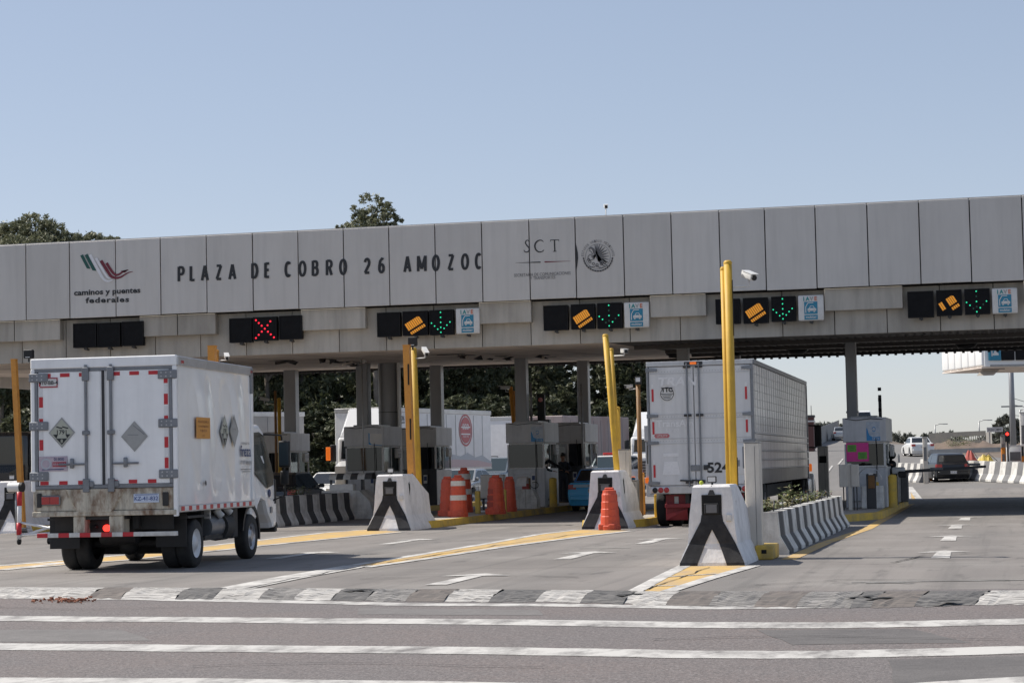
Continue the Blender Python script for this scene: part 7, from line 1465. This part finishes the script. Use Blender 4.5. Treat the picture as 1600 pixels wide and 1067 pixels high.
for i, (px, H) in enumerate(tops):
    Y = 128+rnd.uniform(-5, 9); q = PY(px, 700, Y); lb = GLAB
    if i == len(tops)-1: lb = 'dark green eucalyptus at the right end of the tree belt beside the semi trailer'
    if i == 17: lb = 'shorter dark eucalyptus under the patch of sky left of the leaning yellow posts'
    tree('eucalyptus_tree', lb, (q.x, Y, gz(Y)-.2), (1.0*rnd.uniform(.95, 1.2), (H+.3)/10), i % 5, rnd.uniform(0, 6.28))
for i in range(17):                                                 # a back rank that closes the belt
    px = -50+i*57; Y = 143+rnd.uniform(-4, 4); q = PY(px, 700, Y); tree('eucalyptus_tree', GLAB, (q.x, Y, gz(Y)-.4), (1.25, 1.22 if px < 700 else 1.05 if px < 800 else .84), (i+1) % 5, rnd.uniform(0, 6.28))
for i in range(16):                                                 # second, lower rank closing the gaps near the ground
    px = -40+i*68; Y = 118+rnd.uniform(-3, 3); q = PY(px, 700, Y); tree('eucalyptus_sapling', 'young bushy eucalyptus in the low front rank of the tree belt behind the parked trucks', (q.x, Y, gz(Y)-1.2), (.95, .62 if px < 850 else .5), (i+2) % 5, rnd.uniform(0, 6.28), 'young eucalyptus in the front rank of the tree belt')
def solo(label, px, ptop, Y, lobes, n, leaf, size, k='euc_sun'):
    q = PY(px, 700, Y); H = PY(px, ptop, Y).z-gz(Y); t = thing('eucalyptus_tree', label, 'tree', (q.x, Y, gz(Y)), 0); dz = H-max(l[2]+l[4] for l in lobes)
    L = [(a, c, d+dz, e, f) for a, c, d, e, f in lobes]; me = crown_mesh('crown', rnd, L, n, leaf, size, k); o = bpy.data.objects.new('crown', me); C.objects.link(o); o.parent = t
    o = bpy.data.objects.new('trunk', trunk_mesh('trunk', rnd, H, L, .32)); C.objects.link(o); o.parent = t; return t
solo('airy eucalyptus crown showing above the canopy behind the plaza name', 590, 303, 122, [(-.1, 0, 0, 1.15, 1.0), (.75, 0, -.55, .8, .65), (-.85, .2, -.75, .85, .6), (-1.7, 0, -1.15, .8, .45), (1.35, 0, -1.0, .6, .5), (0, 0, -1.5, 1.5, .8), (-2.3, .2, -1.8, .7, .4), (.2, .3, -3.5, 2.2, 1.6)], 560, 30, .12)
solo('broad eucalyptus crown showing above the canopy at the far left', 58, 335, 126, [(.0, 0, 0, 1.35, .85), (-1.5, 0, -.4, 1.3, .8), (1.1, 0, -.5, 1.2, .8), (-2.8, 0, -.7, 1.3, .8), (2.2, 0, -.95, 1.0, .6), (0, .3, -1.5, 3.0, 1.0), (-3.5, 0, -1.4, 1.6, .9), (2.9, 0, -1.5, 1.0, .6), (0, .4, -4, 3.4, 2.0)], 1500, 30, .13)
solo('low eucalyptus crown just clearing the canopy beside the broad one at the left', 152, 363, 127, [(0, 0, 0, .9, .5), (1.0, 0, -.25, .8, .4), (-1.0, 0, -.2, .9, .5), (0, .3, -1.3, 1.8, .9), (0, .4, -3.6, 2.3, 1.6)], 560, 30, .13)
# low dark trees on the far skyline to the right
def bush(label, px, ptop, Y, w, name='skyline_tree'):
    q = PY(px, 700, Y); z_ = g2(q.x, Y); H = max(1.2, PY(px, ptop, Y).z-z_); t = thing(name, label, 'tree', (q.x, Y, z_), 0, 'low trees on the far skyline')
    L = [(rnd.uniform(-w*.6, w*.6), rnd.uniform(-1, 1), H-.6-rnd.uniform(0, H*.3), rnd.uniform(.35, .5)*w, min(H*.45, .9)) for _ in range(5)]+[(0, 0, H*.5, w*.8, H*.5)]
    me = crown_mesh('crown', rnd, L, 80, 20, .30, 'bush'); o = bpy.data.objects.new('crown', me); C.objects.link(o); o.parent = t; o = bpy.data.objects.new('trunk', trunk_mesh('trunk', rnd, H*.8, L[:3], .15)); C.objects.link(o); o.parent = t
for px, pt, Y, w, lb in ((1272, 674, 300, 3.2, 'low dark tree left of the small white car on the skyline'), (1290, 672, 300, 2.6, 'low dark tree touching the small white car on the skyline'), (1305, 671, 310, 2.0, 'small round tree directly above the small white car'), (1385, 676, 290, 3.6, 'dark tree just right of the booth with the pink notice on the skyline'), (1404, 678, 285, 2.6, 'low dark tree above the bonnet of the white saloon'), (1440, 679, 300, 3.5, 'low dark tree right above the roof of the white saloon'), (1466, 677, 305, 3.5, 'broad low tree behind the left end of the bridge parapet'), (1480, 678, 300, 3.2, 'low tree behind the middle of the bridge parapet'), (1552, 682, 260, 2.8, 'low tree under the distant road sign'), (1566, 676, 250, 2.6, 'low tree left of the utility pole foot'), (1590, 668, 240, 3.2, 'dark tree right of the utility pole foot')): bush(lb, px, pt, Y, w)
bush('tall round dark tree behind the utility pole', 1578, 651, 215, 2.0)
w = weed((gp(1503, 165).x, 165, gp(1503, 165).z+.35), 1.6, .9, 'green bush growing on the brown earth bank', n=150, group='bushes on the earth bank')
w = weed((gp(1490, 164).x, 164, gp(1490, 164).z+.35), .9, .7, 'small scrubby bush left of the larger one on the earth bank', n=80, group='bushes on the earth bank')
